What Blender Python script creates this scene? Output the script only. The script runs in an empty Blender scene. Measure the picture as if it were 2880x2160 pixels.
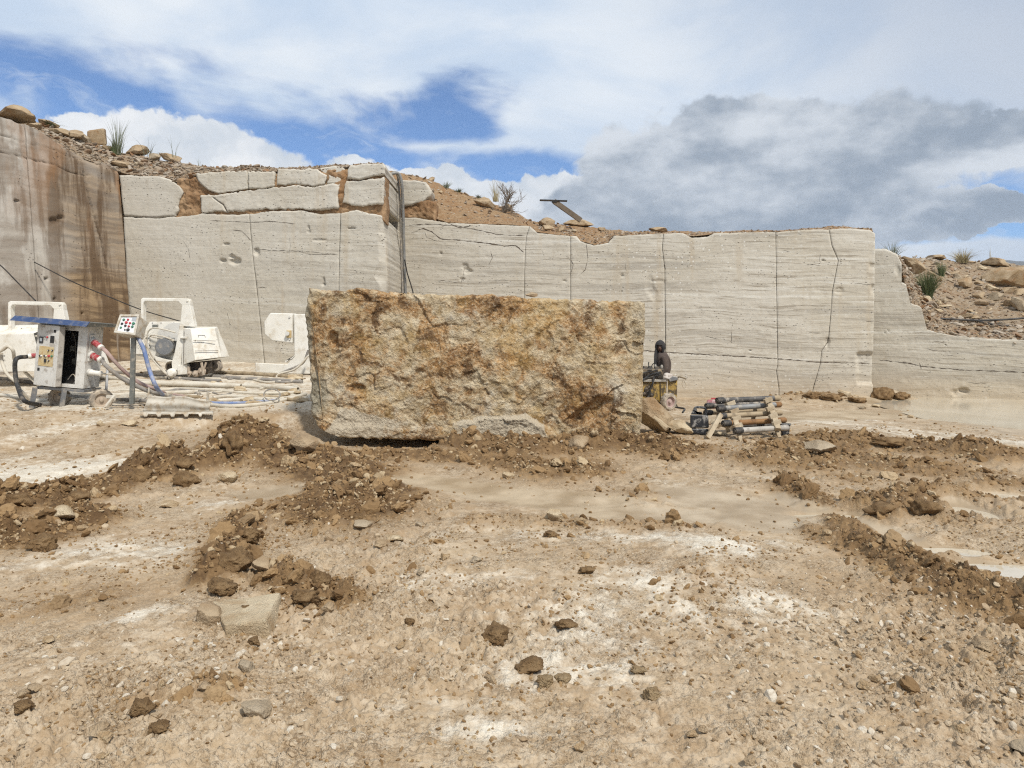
import bpy, bmesh, math, random
import numpy as np
from mathutils import Vector, Matrix
random.seed(7); RNG = np.random.default_rng(7)
scene = bpy.context.scene
COL = scene.collection
R = math.radians

# ------------------------------------------------------------------ camera
F = 1946.0; CX = 1440.0; HY = 940.0; CAMZ = 1.65      # focal length in photo pixels, centre column, horizon row
cam_data = bpy.data.cameras.new('camera')
cam_data.sensor_width = 36.0; cam_data.lens = 36.0 * F / 2880.0
cam_data.shift_y = -(1080.0 - HY) / 2880.0
cam_data.clip_start = 0.05; cam_data.clip_end = 30000.0
cam = bpy.data.objects.new('camera', cam_data); COL.objects.link(cam)
cam.location = (0, 0, CAMZ); cam.rotation_euler = (R(90), 0, 0)
scene.camera = cam
scene.render.resolution_x = 1024; scene.render.resolution_y = 768
scene.view_settings.view_transform = 'Standard'; scene.view_settings.look = 'None'
scene.view_settings.gamma = 1.0; scene.view_settings.exposure = 0.0
scene.view_settings.use_curve_mapping = False
scene.render.engine = 'CYCLES'
scene.cycles.max_bounces = 4; scene.cycles.diffuse_bounces = 2; scene.cycles.glossy_bounces = 1; scene.cycles.transmission_bounces = 1; scene.cycles.caustics_reflective = False
scene.cycles.use_denoising = False; scene.cycles.use_adaptive_sampling = True; scene.cycles.adaptive_threshold = 0.015; scene.cycles.filter_width = 1.2

# ------------------------------------------------------------------ node helper
class NT:
    def __init__(s, tree): s.t = tree
    def n(s, typ, props=None, **ins):
        nd = s.t.nodes.new('ShaderNode' + typ)
        for k, v in (props or {}).items(): setattr(nd, k, v)
        for k, v in ins.items():
            key = int(k[1:]) if (k[0] == 'i' and k[1:].isdigit()) else k.replace('_', ' ')
            s.put(nd.inputs[key], v)
        return nd
    def put(s, sock, v):
        if isinstance(v, bpy.types.NodeSocket): s.t.links.new(v, sock)
        elif isinstance(v, bpy.types.Node): s.t.links.new(v.outputs[0], sock)
        else:
            if sock.type == 'RGBA' and len(v) == 3: v = (*v, 1)
            sock.default_value = v
    def m(s, op, a, b=0.0, c=None, clamp=False):
        nd = s.n('Math', {'operation': op, 'use_clamp': clamp}, i0=a, i1=b)
        if c is not None: s.put(nd.inputs[2], c)
        return nd.outputs[0]
    def vm(s, op, a, b=(0, 0, 0)):
        nd = s.n('VectorMath', {'operation': op}, i0=a, i1=b)
        return nd.outputs[0]
    def mix(s, f, a, b, bt='MIX'):
        nd = s.t.nodes.new('ShaderNodeMix'); nd.data_type = 'RGBA'; nd.blend_type = bt
        s.put(nd.inputs[0], f); s.put(nd.inputs[6], a); s.put(nd.inputs[7], b)
        return nd.outputs[2]
    def noise(s, vec, scale=5.0, detail=5.0, rough=0.55, dist=0.0, off=None):
        if off: vec = s.vm('ADD', vec, off)
        nd = s.n('TexNoise', None, Vector=vec, Scale=scale, Detail=detail, Roughness=rough, Distortion=dist)
        return nd.outputs[0]
    def ramp(s, f, lo, hi, a=0.0, b=1.0):
        nd = s.n('MapRange', {'interpolation_type': 'SMOOTHSTEP'}, i0=f, i1=lo, i2=hi, i3=a, i4=b)
        return nd.outputs[0]

# ------------------------------------------------------------------ world: blue sky with broken cloud
SUN_EL, SUN_AZ = R(52), R(148)         # azimuth measured clockwise from the view direction (+Y)
world = bpy.data.worlds.new('World'); scene.world = world; world.use_nodes = True
def build_world():
    t = world.node_tree; t.nodes.clear(); w = NT(t)
    out = t.nodes.new('ShaderNodeOutputWorld')
    sky = w.n('TexSky', {'sky_type': 'NISHITA', 'sun_disc': False, 'sun_elevation': SUN_EL, 'sun_rotation': SUN_AZ,
                         'altitude': 2500.0, 'air_density': 1.05, 'dust_density': 0.0, 'ozone_density': 6.5})
    bg1 = w.n('Background', None, Color=sky.outputs[0], Strength=0.15)
    d = w.n('TexCoord').outputs['Generated']
    sep = w.n('SeparateXYZ', None, i0=d)
    x, y, z = sep.outputs
    az = w.m('ARCTAN2', x, y); el = w.m('ARCSINE', z)
    P = w.n('CombineXYZ', None, X=az, Y=el, Z=0.0).outputs[0]
    stretch = w.vm('MULTIPLY', P, (1.0, 2.1, 1.0))
    wn = w.n('TexNoise', None, Vector=stretch, Scale=5.0, Detail=4.0, Roughness=0.55)
    warp = w.vm('MULTIPLY', w.vm('SUBTRACT', wn.outputs[1], (0.5, 0.5, 0.5)), (0.30, 0.13, 0.0))
    Pw = w.vm('ADD', P, warp)
    bn = w.n('TexNoise', None, Vector=P, Scale=13.0, Detail=5.0, Roughness=0.57)
    warp2 = w.vm('MULTIPLY', w.vm('SUBTRACT', bn.outputs[1], (0.5, 0.5, 0.5)), (0.11, 0.085, 0.0))
    Pc = w.vm('ADD', P, warp2)
    def ang(px, py):
        u = (px - CX) / F; v = (HY - py) / F
        return math.atan2(u, 1.0), math.asin(v / math.sqrt(1 + u * u + v * v))
    def blob(vec, px, py, rx, ry, rot=0.0):
        a, e = ang(px, py)
        q = w.vm('SUBTRACT', vec, (a, e, 0))
        if rot:
            r = w.n('VectorRotate', {'rotation_type': 'Z_AXIS'}, Vector=q, Angle=R(rot)); q = r.outputs[0]
        q = w.vm('DIVIDE', q, (rx / F, ry / F, 1))
        l = w.n('VectorMath', {'operation': 'LENGTH'}, i0=q).outputs['Value']
        return w.m('SUBTRACT', 1.0, l)           # 1 at the centre, 0 on the rim, negative outside
    def union(lst):
        r = lst[0]
        for b in lst[1:]: r = w.m('MAXIMUM', r, b)
        return r
    # --- high veil: nearly everywhere, with gaps of blue
    gaps = union([blob(Pw, 300, 290, 640, 135, 8), blob(Pw, 10, 225, 300, 95, 0), blob(Pw, 860, 385, 400, 120, 14),
                  blob(Pw, 1215, 300, 260, 85, -8), blob(Pw, 1030, 440, 300, 70), blob(Pw, 1500, 490, 280, 85),
                  blob(Pw, 2690, 585, 230, 55), blob(Pw, 2780, 660, 280, 36)])
    vn = w.noise(stretch, 5.0, 5.0, 0.62, 0.4, off=(3.1, 0.4, 0))
    # the same broken cover goes on overhead and behind
    gnoise = w.m('MULTIPLY', w.ramp(w.noise(d, 2.1, 3.0, 0.55, off=(5.2, 1.3, 0.7)), 0.6, 0.8), w.ramp(el, R(27), R(36)))
    gap = w.m('MAXIMUM', w.ramp(w.m('ADD', gaps, w.m('MULTIPLY', w.m('SUBTRACT', vn, 0.5), 1.5)), -0.15, 0.6), gnoise)
    veil = w.m('SUBTRACT', 1.0, w.m('MULTIPLY', gap, 0.99))
    wisp = w.ramp(w.noise(w.vm('MULTIPLY', Pw, (1.0, 3.2, 1.0)), 7.0, 5.0, 0.62, off=(1.7, 2.2, 0)), 0.5, 0.78)
    veil = w.m('MAXIMUM', veil, w.m('MULTIPLY', wisp, 0.6))
    vt = w.ramp(w.noise(stretch, 3.1, 5.0, 0.55, 0.5, off=(9.0, 4.0, 0)), 0.34, 0.68)
    dusk = w.ramp(w.m('ADD', w.m('MULTIPLY', az, 0.8), el), 0.42, 0.95)
    vcol = w.mix(vt, (0.60, 0.715, 0.87), (0.84, 0.895, 0.955))
    vcol = w.mix(w.m('MULTIPLY', dusk, 0.75), vcol, (0.43, 0.50, 0.62))
    # --- fair-weather cumulus low on the left
    cum = union([blob(Pc, 540, 465, 310, 140), blob(Pc, 360, 420, 240, 80), blob(Pc, 820, 545, 330, 65), blob(Pc, 1150, 530, 280, 85),
                 blob(Pc, 1330, 575, 240, 90), blob(Pc, 1620, 560, 230, 95), blob(Pc, 100, 580, 480, 120)])
    cm = w.ramp(cum, 0.0, 0.10)
    cs = w.ramp(w.noise(Pc, 9.0, 4.0, 0.55, off=(2.0, 7.7, 0)), 0.34, 0.66)
    ccol = w.mix(cs, (0.66, 0.72, 0.79), (0.93, 0.945, 0.96))
    # --- the heavy grey bank over the wall and the flat grey ones beside it
    dk = union([blob(Pc, 2130, 510, 590, 185, -4), blob(Pc, 2020, 430, 400, 140), blob(Pc, 1800, 590, 330, 120), blob(Pc, 2300, 600, 360, 110),
                blob(Pc, 2760, 395, 300, 58, 5), blob(Pc, 2620, 435, 230, 36, 10), blob(Pc, 2650, 612, 230, 30, 4), blob(Pc, 2790, 578, 90, 44)])
    dm = w.ramp(w.m('ADD', dk, w.m('MULTIPLY', w.m('SUBTRACT', w.noise(P, 11.0, 5.0, 0.6, off=(8, 1, 0)), 0.5), 0.45)), 0.0, 0.14)
    dn = w.noise(w.vm('MULTIPLY', P, (1.0, 1.7, 1.0)), 4.3, 6.0, 0.58, 0.0, off=(4.4, 3.0, 0))
    dn2 = w.noise(w.vm('MULTIPLY', w.vm('ADD', P, (-0.010, 0.030, 0)), (1.0, 1.7, 1.0)), 4.3, 4.0, 0.52, 0.0, off=(4.4, 3.0, 0))      # cloud a little higher up: thinner there means a lit top
    lit = w.m('ADD', w.m('ADD', w.m('MULTIPLY', dn, 0.55), w.m('MULTIPLY', w.m('SUBTRACT', dn, dn2), 0.9)), w.m('MULTIPLY', w.m('SUBTRACT', 0.45, dk), 0.16))
    dcol = w.mix(w.ramp(lit, 0.12, 0.50), (0.325, 0.385, 0.465), (0.73, 0.775, 0.83))
    col = w.mix(cm, vcol, ccol); col = w.mix(dm, col, dcol)
    cov = w.m('MAXIMUM', w.m('MAXIMUM', veil, cm), dm, clamp=True)
    hz = w.ramp(el, R(0), R(9), 1.0, 0.0)
    col = w.mix(w.m('MULTIPLY', hz, 0.5), col, (0.74, 0.81, 0.89))
    bg2 = w.n('Background', None, Color=col, Strength=1.0)
    ms = w.n('MixShader', None, i0=cov, i1=bg1.outputs[0], i2=bg2.outputs[0])
    t.links.new(ms.outputs[0], out.inputs[0])
build_world()
try: world.cycles.sampling_method = 'MANUAL'; world.cycles.sample_map_resolution = 512
except Exception: pass

sun_data = bpy.data.lights.new('sun', 'SUN'); sun_data.energy = 3.8; sun_data.angle = R(5); sun_data.color = (1.0, 0.95, 0.87)
sun = bpy.data.objects.new('sun', sun_data); COL.objects.link(sun)
sd = Vector((math.sin(SUN_AZ) * math.cos(SUN_EL), math.cos(SUN_AZ) * math.cos(SUN_EL), math.sin(SUN_EL)))
sun.rotation_euler = sd.to_track_quat('Z', 'Y').to_euler(); sun.location = (20, -20, 40)
# ------------------------------------------------------------------ numeric helpers
def _hash(ix, iy, iz, seed):
    h = (ix.astype(np.uint32) * np.uint32(374761393)) ^ (iy.astype(np.uint32) * np.uint32(668265263)) ^ (iz.astype(np.uint32) * np.uint32(2147483647 - 58)) ^ np.uint32((seed * 974711) & 0xffffffff)
    h = (h ^ (h >> np.uint32(13))) * np.uint32(1274126177)
    h = (h ^ (h >> np.uint32(16))) * np.uint32(2246822519)
    return h ^ (h >> np.uint32(15))
def vnoise(p, seed=0):
    """smooth value noise, about -1..1; p is (..., 2 or 3)"""
    p = np.asarray(p, dtype=np.float64)
    fl = np.floor(p); f = p - fl; i = fl.astype(np.int64)
    f = f * f * f * (f * (f * 6 - 15) + 10)
    three = p.shape[-1] == 3
    def c(dx, dy, dz):
        iz = (i[..., 2] + dz) if three else np.zeros_like(i[..., 0])
        return (_hash(i[..., 0] + dx, i[..., 1] + dy, iz, seed) & np.uint32(0xffff)).astype(np.float64) / 32767.5 - 1.0
    fx, fy = f[..., 0], f[..., 1]
    def plane(dz):
        a = c(0, 0, dz) * (1 - fx) + c(1, 0, dz) * fx
        b = c(0, 1, dz) * (1 - fx) + c(1, 1, dz) * fx
        return a * (1 - fy) + b * fy
    if not three: return plane(0)
    fz = f[..., 2]
    return plane(0) * (1 - fz) + plane(1) * fz
def fbm(p, octaves=4, gain=0.5, lac=2.03, seed=0):
    p = np.asarray(p, dtype=np.float64); a = 1.0; s = 0.0; n = 0.0
    for k in range(octaves):
        s = s + a * vnoise(p, seed + k * 17); n += a; a *= gain; p = p * lac + 11.3
    return s / n
def billow(p, octaves=4, gain=0.5, lac=2.1, seed=0):
    p = np.asarray(p, dtype=np.float64); a = 1.0; s = 0.0; n = 0.0
    for k in range(octaves):
        s = s + a * np.abs(vnoise(p, seed + k * 17)); n += a; a *= gain; p = p * lac + 5.7
    return s / n
def worley(p, seed=0):
    """distance to nearest and second nearest feature point, and the nearest cell's own random number"""
    i = np.floor(p).astype(np.int64); f1 = np.full(p.shape[:-1], 9.0); f2 = f1.copy(); idn = np.zeros_like(f1)
    z = np.zeros_like(i[..., 0])
    for dx in (-1, 0, 1):
        for dy in (-1, 0, 1):
            cx, cy = i[..., 0] + dx, i[..., 1] + dy
            h = _hash(cx, cy, z, seed)
            ox = (h & np.uint32(0xffff)).astype(np.float64) / 65535.0; oy = (h >> np.uint32(16)).astype(np.float64) / 65535.0
            d = np.hypot(cx + ox - p[..., 0], cy + oy - p[..., 1])
            near = d < f1
            f2 = np.where(near, f1, np.minimum(f2, d)); f1 = np.where(near, d, f1); idn = np.where(near, (ox * 7.31 + oy * 3.17) % 1.0, idn)
    return f1, f2, idn
def worley_tilt(p, seed=0):
    """offset from the nearest feature point and that cell's own random slope: flat broken facets"""
    i = np.floor(p).astype(np.int64); f1 = np.full(p.shape[:-1], 9.0); dx = f1 * 0; dy = f1 * 0; g1 = f1 * 0; g2 = f1 * 0; z = np.zeros_like(i[..., 0])
    for a in (-1, 0, 1):
        for b in (-1, 0, 1):
            cx, cy = i[..., 0] + a, i[..., 1] + b; h = _hash(cx, cy, z, seed)
            ox = (h & np.uint32(0xffff)).astype(np.float64) / 65535.0; oy = (h >> np.uint32(16)).astype(np.float64) / 65535.0
            ex, ey = p[..., 0] - cx - ox, p[..., 1] - cy - oy; d = np.hypot(ex, ey); near = d < f1
            f1 = np.where(near, d, f1); dx = np.where(near, ex, dx); dy = np.where(near, ey, dy); g1 = np.where(near, (ox * 7.3) % 1.0 * 2 - 1, g1); g2 = np.where(near, (oy * 5.7) % 1.0 * 2 - 1, g2)
    return dx, dy, g1, g2
def sstep(a, b, x):
    t = np.clip((np.asarray(x, dtype=np.float64) - a) / (b - a), 0, 1); return t * t * (3 - 2 * t)
def lerp(a, b, t): return a + (b - a) * t
def poly_dist(X, Y, pts):
    """distance to a polyline and the parameter 0..1 along it"""
    best = np.full(np.shape(X), 1e9); par = np.zeros(np.shape(X)); n = len(pts) - 1
    for k in range(n):
        ax, ay = pts[k]; bx, by = pts[k + 1]; dx, dy = bx - ax, by - ay; L = dx * dx + dy * dy + 1e-12
        t = np.clip(((X - ax) * dx + (Y - ay) * dy) / L, 0, 1)
        d = np.hypot(X - ax - t * dx, Y - ay - t * dy)
        near = d < best; best = np.where(near, d, best); par = np.where(near, (k + t) / n, par)
    return best, par
def P3(px, py, D):
    return np.array([(px - CX) / F * D, D, CAMZ - (py - HY) / F * D])
def flat(px, py, z=0.0):
    D = (CAMZ - z) * F / (py - HY); return ((px - CX) / F * D, D)

# ------------------------------------------------------------------ object helpers
def link(o, parent=None):
    COL.objects.link(o)
    if parent is not None: o.parent = parent
    return o
def tag(o, label=None, cat=None, group=None, kind=None):
    if label: o['label'] = label
    if cat: o['category'] = cat
    if group: o['group'] = group
    if kind: o['kind'] = kind
    return o
def empty(name, loc=(0, 0, 0), rz=0.0, label=None, cat=None, group=None):
    o = bpy.data.objects.new(name, None); o.empty_display_size = 0.2
    o.location = loc; o.rotation_euler = (0, 0, rz); COL.objects.link(o)
    return tag(o, label, cat, group)
def fast_mesh(name, V, Fq, material, parent=None, smooth=True, attrs=None):
    """V (n,3), Fq (m,3) or (m,4) index array -> one mesh object"""
    me = bpy.data.meshes.new(name); V = np.ascontiguousarray(V, dtype=np.float32); Fq = np.ascontiguousarray(Fq, dtype=np.int32)
    k = Fq.shape[1]
    me.vertices.add(len(V)); me.vertices.foreach_set('co', V.ravel())
    me.loops.add(Fq.size); me.loops.foreach_set('vertex_index', Fq.ravel())
    me.polygons.add(len(Fq)); me.polygons.foreach_set('loop_start', np.arange(0, Fq.size, k, dtype=np.int32))
    me.polygons.foreach_set('loop_total', np.full(len(Fq), k, dtype=np.int32))
    me.polygons.foreach_set('use_smooth', np.full(len(Fq), bool(smooth)))
    me.update(calc_edges=True); me.validate()
    for nm, arr in (attrs or {}).items():
        a = me.color_attributes.new(nm, 'FLOAT_COLOR', 'POINT')
        c = np.ones((len(V), 4), dtype=np.float32); arr = np.asarray(arr)
        if arr.ndim == 1: arr = np.repeat(arr[:, None], 3, axis=1)
        c[:, :arr.shape[1]] = arr
        a.data.foreach_set('color', c.ravel())
    if material: me.materials.append(material)
    return link(bpy.data.objects.new(name, me), parent)
def grid_faces(nr, nc, flip=False):
    i = np.arange(nr * nc).reshape(nr, nc)
    q = np.stack([i[:-1, :-1], i[1:, :-1], i[1:, 1:], i[:-1, 1:]], axis=-1).reshape(-1, 4)
    return q[:, ::-1] if flip else q

class MB:
    """collects boxes, prisms, tubes and lathes into ONE mesh"""
    def __init__(s): s.v = []; s.f = []
    def add(s, V, Fs):
        b = len(s.v); s.v += [tuple(float(q) for q in p) for p in V]; s.f += [tuple(b + i for i in f) for f in Fs]; return s
    def hexa(s, c8):
        return s.add(c8, [(0, 3, 2, 1), (4, 5, 6, 7), (0, 1, 5, 4), (1, 2, 6, 5), (2, 3, 7, 6), (3, 0, 4, 7)])
    def box(s, x0, x1, y0, y1, z0, z1):
        return s.hexa([(x0, y0, z0), (x1, y0, z0), (x1, y1, z0), (x0, y1, z0), (x0, y0, z1), (x1, y0, z1), (x1, y1, z1), (x0, y1, z1)])
    def prism(s, pts, y0, y1):
        """outline in the x-z plane pushed from y0 to y1"""
        n = len(pts); V = [(x, y0, z) for x, z in pts] + [(x, y1, z) for x, z in pts]
        return s.add(V, [tuple(range(n)), tuple(range(2 * n - 1, n - 1, -1))] + [(i, n + i, n + (i + 1) % n, (i + 1) % n) for i in range(n)])
    def bar(s, a, b, w, h, up=(0, 0, 1)):
        a, b, up = Vector(a), Vector(b), Vector(up); d = (b - a).normalized(); sx = d.cross(up)
        if sx.length < 1e-4: sx = d.cross(Vector((1, 0, 0)))
        sx.normalize(); sz = sx.cross(d).normalized(); sx *= w / 2; sz *= h / 2
        return s.hexa([a - sx - sz, a + sx - sz, b + sx - sz, b - sx - sz, a - sx + sz, a + sx + sz, b + sx + sz, b - sx + sz])
    def tube(s, pts, r, n=10, cap=True, closed=False):
        pts = [Vector(p) for p in pts]; m = len(pts); rr = r if isinstance(r, (list, tuple)) else [r] * m
        rings = []; prev = None
        for i, p in enumerate(pts):
            t = (pts[min(i + 1, m - 1)] - pts[max(i - 1, 0)]).normalized()
            if prev is None:
                prev = t.cross(Vector((0, 0, 1)))
                if prev.length < 0.05: prev = t.cross(Vector((1, 0, 0)))
            prev = (prev - t * prev.dot(t)).normalized(); bn = t.cross(prev)
            rings.append([p + (prev * math.cos(6.28318 * k / n) + bn * math.sin(6.28318 * k / n)) * rr[i] for k in range(n)])
        V = [q for rg in rings for q in rg]; Fs = []
        for i in range(m - 1):
            for k in range(n): Fs.append((i * n + k, i * n + (k + 1) % n, (i + 1) * n + (k + 1) % n, (i + 1) * n + k))
        if cap: Fs += [tuple(range(n - 1, -1, -1)), tuple((m - 1) * n + k for k in range(n))]
        return s.add(V, Fs)
    def pipe(s, a, b, ro, ri, n=14):
        """hollow straight pipe"""
        a, b = Vector(a), Vector(b); t = (b - a).normalized(); e = t.cross(Vector((0, 0, 1)))
        if e.length < 0.05: e = t.cross(Vector((1, 0, 0)))
        e.normalize(); g = t.cross(e); V = []; Fs = []
        for p, r in ((a, ro), (b, ro), (b, ri), (a, ri)):
            V += [p + (e * math.cos(6.28318 * k / n) + g * math.sin(6.28318 * k / n)) * r for k in range(n)]
        for q in range(4):
            for k in range(n): Fs.append((q * n + k, q * n + (k + 1) % n, ((q + 1) % 4) * n + (k + 1) % n, ((q + 1) % 4) * n + k))
        return s.add(V, Fs)
    def lathe(s, prof, c, axis=(0, 0, 1), n=20, cap=True):
        """profile of (radius, height) turned about an axis through c"""
        ax = Vector(axis).normalized(); e = ax.cross(Vector((0, 0, 1)))
        if e.length < 0.05: e = ax.cross(Vector((1, 0, 0)))
        e.normalize(); g = ax.cross(e); c = Vector(c); V = []; Fs = []; m = len(prof)
        for r, h in prof:
            V += [c + ax * h + (e * math.cos(6.28318 * k / n) + g * math.sin(6.28318 * k / n)) * r for k in range(n)]
        for i in range(m - 1):
            for k in range(n): Fs.append((i * n + k, i * n + (k + 1) % n, (i + 1) * n + (k + 1) % n, (i + 1) * n + k))
        if cap: Fs += [tuple(range(n - 1, -1, -1)), tuple((m - 1) * n + k for k in range(n))]
        return s.add(V, Fs)
    def build(s, name, material, parent=None, bevel=0.0, smooth=False, seg=2):
        me = bpy.data.meshes.new(name); me.from_pydata(s.v, [], s.f)
        bm = bmesh.new(); bm.from_mesh(me); bmesh.ops.recalc_face_normals(bm, faces=bm.faces)
        if bevel:
            es = [e for e in bm.edges if len(e.link_faces) == 2 and e.calc_face_angle(0) > 0.5]
            bmesh.ops.bevel(bm, geom=es, offset=bevel, segments=seg, affect='EDGES', clamp_overlap=True, profile=0.5)
        bm.to_mesh(me); bm.free()
        if smooth:
            for p in me.polygons: p.use_smooth = True
            try: me.set_sharp_from_angle(angle=R(40))
            except Exception: pass
        me.materials.append(material)
        return link(bpy.data.objects.new(name, me), parent)
def children(o): return [c for c in bpy.data.objects if c.parent == o]
def copy_tree(o, parent=None):
    c = o.copy(); COL.objects.link(c); c.parent = parent
    for ch in children(o): copy_tree(ch, c)
    return c
def spline(pts, n=8):
    """Catmull-Rom through the points"""
    p = [np.array(q, dtype=float) for q in pts]; p = [2 * p[0] - p[1]] + p + [2 * p[-1] - p[-2]]; out = []
    for i in range(1, len(p) - 2):
        for k in range(n):
            t = k / n; a, b, c, d = p[i - 1:i + 3]
            out.append(0.5 * ((2 * b) + (c - a) * t + (2 * a - 5 * b + 4 * c - d) * t * t + (3 * b - a - 3 * c + d) * t ** 3))
    out.append(p[-2]); return out
_ICO = {}
def ico(sub):
    if sub not in _ICO:
        bm = bmesh.new(); bmesh.ops.create_icosphere(bm, subdivisions=sub, radius=1.0)
        V = np.array([v.co[:] for v in bm.verts]); T = np.array([[v.index for v in f.verts] for f in bm.faces]); bm.free()
        _ICO[sub] = (V / np.linalg.norm(V, axis=1, keepdims=True), T)
    return _ICO[sub]
def rock_shape(sub, seed, angular=1.0, rough=0.12, freq=2.2):
    """a broken stone: a sphere cut by random planes, then roughened"""
    V, T = ico(sub); rg = np.random.default_rng(seed); r = np.full(len(V), 1.0)
    for k in range(int(9 + 5 * angular)):
        d = rg.normal(size=3); d /= np.linalg.norm(d); c = V @ d; lim = rg.uniform(0.55, 0.85) if angular < 1.3 else rg.uniform(0.42, 0.78)
        r = np.minimum(r, np.where(c > 0.05, lim / np.maximum(c, 0.05), 9.0)) if angular > 0 else r
    P = V * r[:, None]
    P = P * (1 + rough * fbm(P * freq + seed * 3.1, 3 if sub < 3 else 5, 0.55, seed=seed)[:, None])
    return P, T
def clod_shape(sub, seed):
    V, T = ico(sub)
    rg = np.random.default_rng(seed); r = 0.62 + 0.75 * billow(V * 1.4 + seed * 2.7, 2, 0.5, seed=seed) + 0.5 * billow(V * 3.6 + seed, 4, 0.66, seed=seed + 5) + 0.12 * fbm(V * 11 + seed, 2, 0.7, seed=seed + 9)
    for k in range(5):
        d = rg.normal(size=3); d /= np.linalg.norm(d); c = V @ d; lim = rg.uniform(0.6, 0.9); r = np.minimum(r, np.where(c > 0.05, lim * (1 + .15 * fbm(V * 6, 2, seed=seed + k)) / np.maximum(c, 0.05), 9.0))
    return V * r[:, None], T
# ------------------------------------------------------------------ materials
MAT = {}
def new_mat(name, fn, disp=None):
    m = bpy.data.materials.new(name); m.use_nodes = True; t = m.node_tree; t.nodes.clear(); w = NT(t)
    out = t.nodes.new('ShaderNodeOutputMaterial')
    b = w.n('BsdfPrincipled'); t.links.new(b.outputs[0], out.inputs[0])
    w.b = b; w.obj = w.n('TexCoord').outputs['Object']
    w.geo = w.n('NewGeometry').outputs['Position']
    fn(w, b); MAT[name] = m; return m
def setb(w, b, col=None, rough=None, metal=None, spec=None):
    if col is not None: w.put(b.inputs['Base Color'], col)
    if rough is not None: w.put(b.inputs['Roughness'], rough)
    if metal is not None: w.put(b.inputs['Metallic'], metal)
    if spec is not None: w.put(b.inputs['Specular IOR Level'], spec)
def bump(w, b, h, strength=0.5, dist=0.02, prev=None):
    n = w.n('Bump', None, Strength=strength, Distance=dist, Height=h)
    if prev is not None: w.put(n.inputs['Normal'], prev)
    w.put(b.inputs['Normal'], n.outputs[0]); return n.outputs[0]
def attr(w, name):
    a = w.n('Attribute', {'attribute_name': name}); return a.outputs['Color']
def rgb(w, c):
    s = w.n('SeparateColor', None, i0=c); return s.outputs[0], s.outputs[1], s.outputs[2]

TAN = (0.43, 0.318, 0.205); PALE = (0.645, 0.575, 0.47); MUD = (0.215, 0.135, 0.066); SLURRY = (0.52, 0.43, 0.315)

def m_ground(w, b):
    mud, pale, wet = rgb(w, attr(w, 'mask')); v = w.geo
    n1 = w.noise(v, 1.3, 5, 0.6); n2 = w.noise(v, 8.0, 7, 0.66)
    g1 = w.n('TexVoronoi', {'feature': 'F1'}, Vector=v, Scale=48.0); g2 = w.n('TexVoronoi', {'feature': 'F1'}, Vector=v, Scale=135.0)
    r1 = rgb(w, g1.outputs['Color'])[0]; r2 = rgb(w, g2.outputs['Color'])[0]        # every grain its own shade
    grit = w.m('ADD', w.m('MULTIPLY', r1, 0.55), w.m('MULTIPLY', r2, 0.45))
    base = w.mix(w.ramp(n1, 0.3, 0.7), (0.312, 0.216, 0.124), (0.402, 0.302, 0.19))
    base = w.mix(w.ramp(n2, 0.38, 0.68), base, (0.49, 0.395, 0.28))
    rough_ = w.ramp(w.noise(v, 2.2, 4, 0.6, off=(6, 2, 0)), 0.38, 0.62, 0.25, 1.0)        # gravelly and graded patches
    base = w.mix(w.m('MULTIPLY', w.ramp(grit, 0.45, 0.12), w.m('MULTIPLY', rough_, 0.75)), base, (0.165, 0.108, 0.058))
    base = w.mix(w.m('MULTIPLY', w.ramp(grit, 0.62, 0.95), w.m('MULTIPLY', rough_, 0.6)), base, (0.53, 0.45, 0.335))
    pl = w.mix(w.ramp(n2, 0.3, 0.7), (0.55, 0.48, 0.375), (0.69, 0.635, 0.53)); pl = w.mix(w.m('MULTIPLY', w.ramp(grit, 0.35, 0.1), 0.5), pl, (0.40, 0.31, 0.20))
    pf = w.ramp(w.m('ADD', pale, w.m('MULTIPLY', w.m('SUBTRACT', n2, 0.5), 1.0)), 0.18, 0.85)
    c = w.mix(pf, base, pl)
    md = w.mix(w.ramp(n2, 0.3, 0.7), (0.15, 0.086, 0.036), (0.32, 0.205, 0.098))
    md = w.mix(w.m('MULTIPLY', w.ramp(grit, 0.6, 0.95), 0.6), md, (0.36, 0.262, 0.152))
    md = w.mix(w.ramp(mud, 0.6, 0.98), md, w.mix(w.ramp(n2, 0.3, 0.7), (0.085, 0.046, 0.019), (0.20, 0.122, 0.055)))      # damp ridge mud; the dark colour also stands for shade in crevices
    mf = w.ramp(w.m('ADD', mud, w.m('MULTIPLY', w.m('SUBTRACT', n2, 0.5), 1.1)), 0.15, 0.85)
    c = w.mix(mf, c, md)
    wf = w.ramp(w.m('ADD', wet, w.m('MULTIPLY', w.m('SUBTRACT', n2, 0.5), 0.5)), 0.3, 0.75)
    c = w.mix(wf, c, w.mix(w.ramp(n1, .35, .65), (0.30, 0.222, 0.135), (0.46, 0.37, 0.255)))
    ro = w.ramp(wf, 0.0, 1.0, 0.92, 0.42)
    setb(w, b, c, ro, spec=0.35)
    h = w.m('ADD', w.m('MULTIPLY', n2, 1.2), w.m('SUBTRACT', w.m('MULTIPLY', w.m('SUBTRACT', r1, g1.outputs['Distance']), 0.55), w.m('MULTIPLY', g2.outputs['Distance'], 0.35)))
    bump(w, b, w.m('MULTIPLY', w.m('MULTIPLY', h, rough_), w.ramp(wf, 0, 1, 1.0, 0.08)), 0.8, 0.018)
new_mat('quarry_mud', m_ground)

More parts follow.
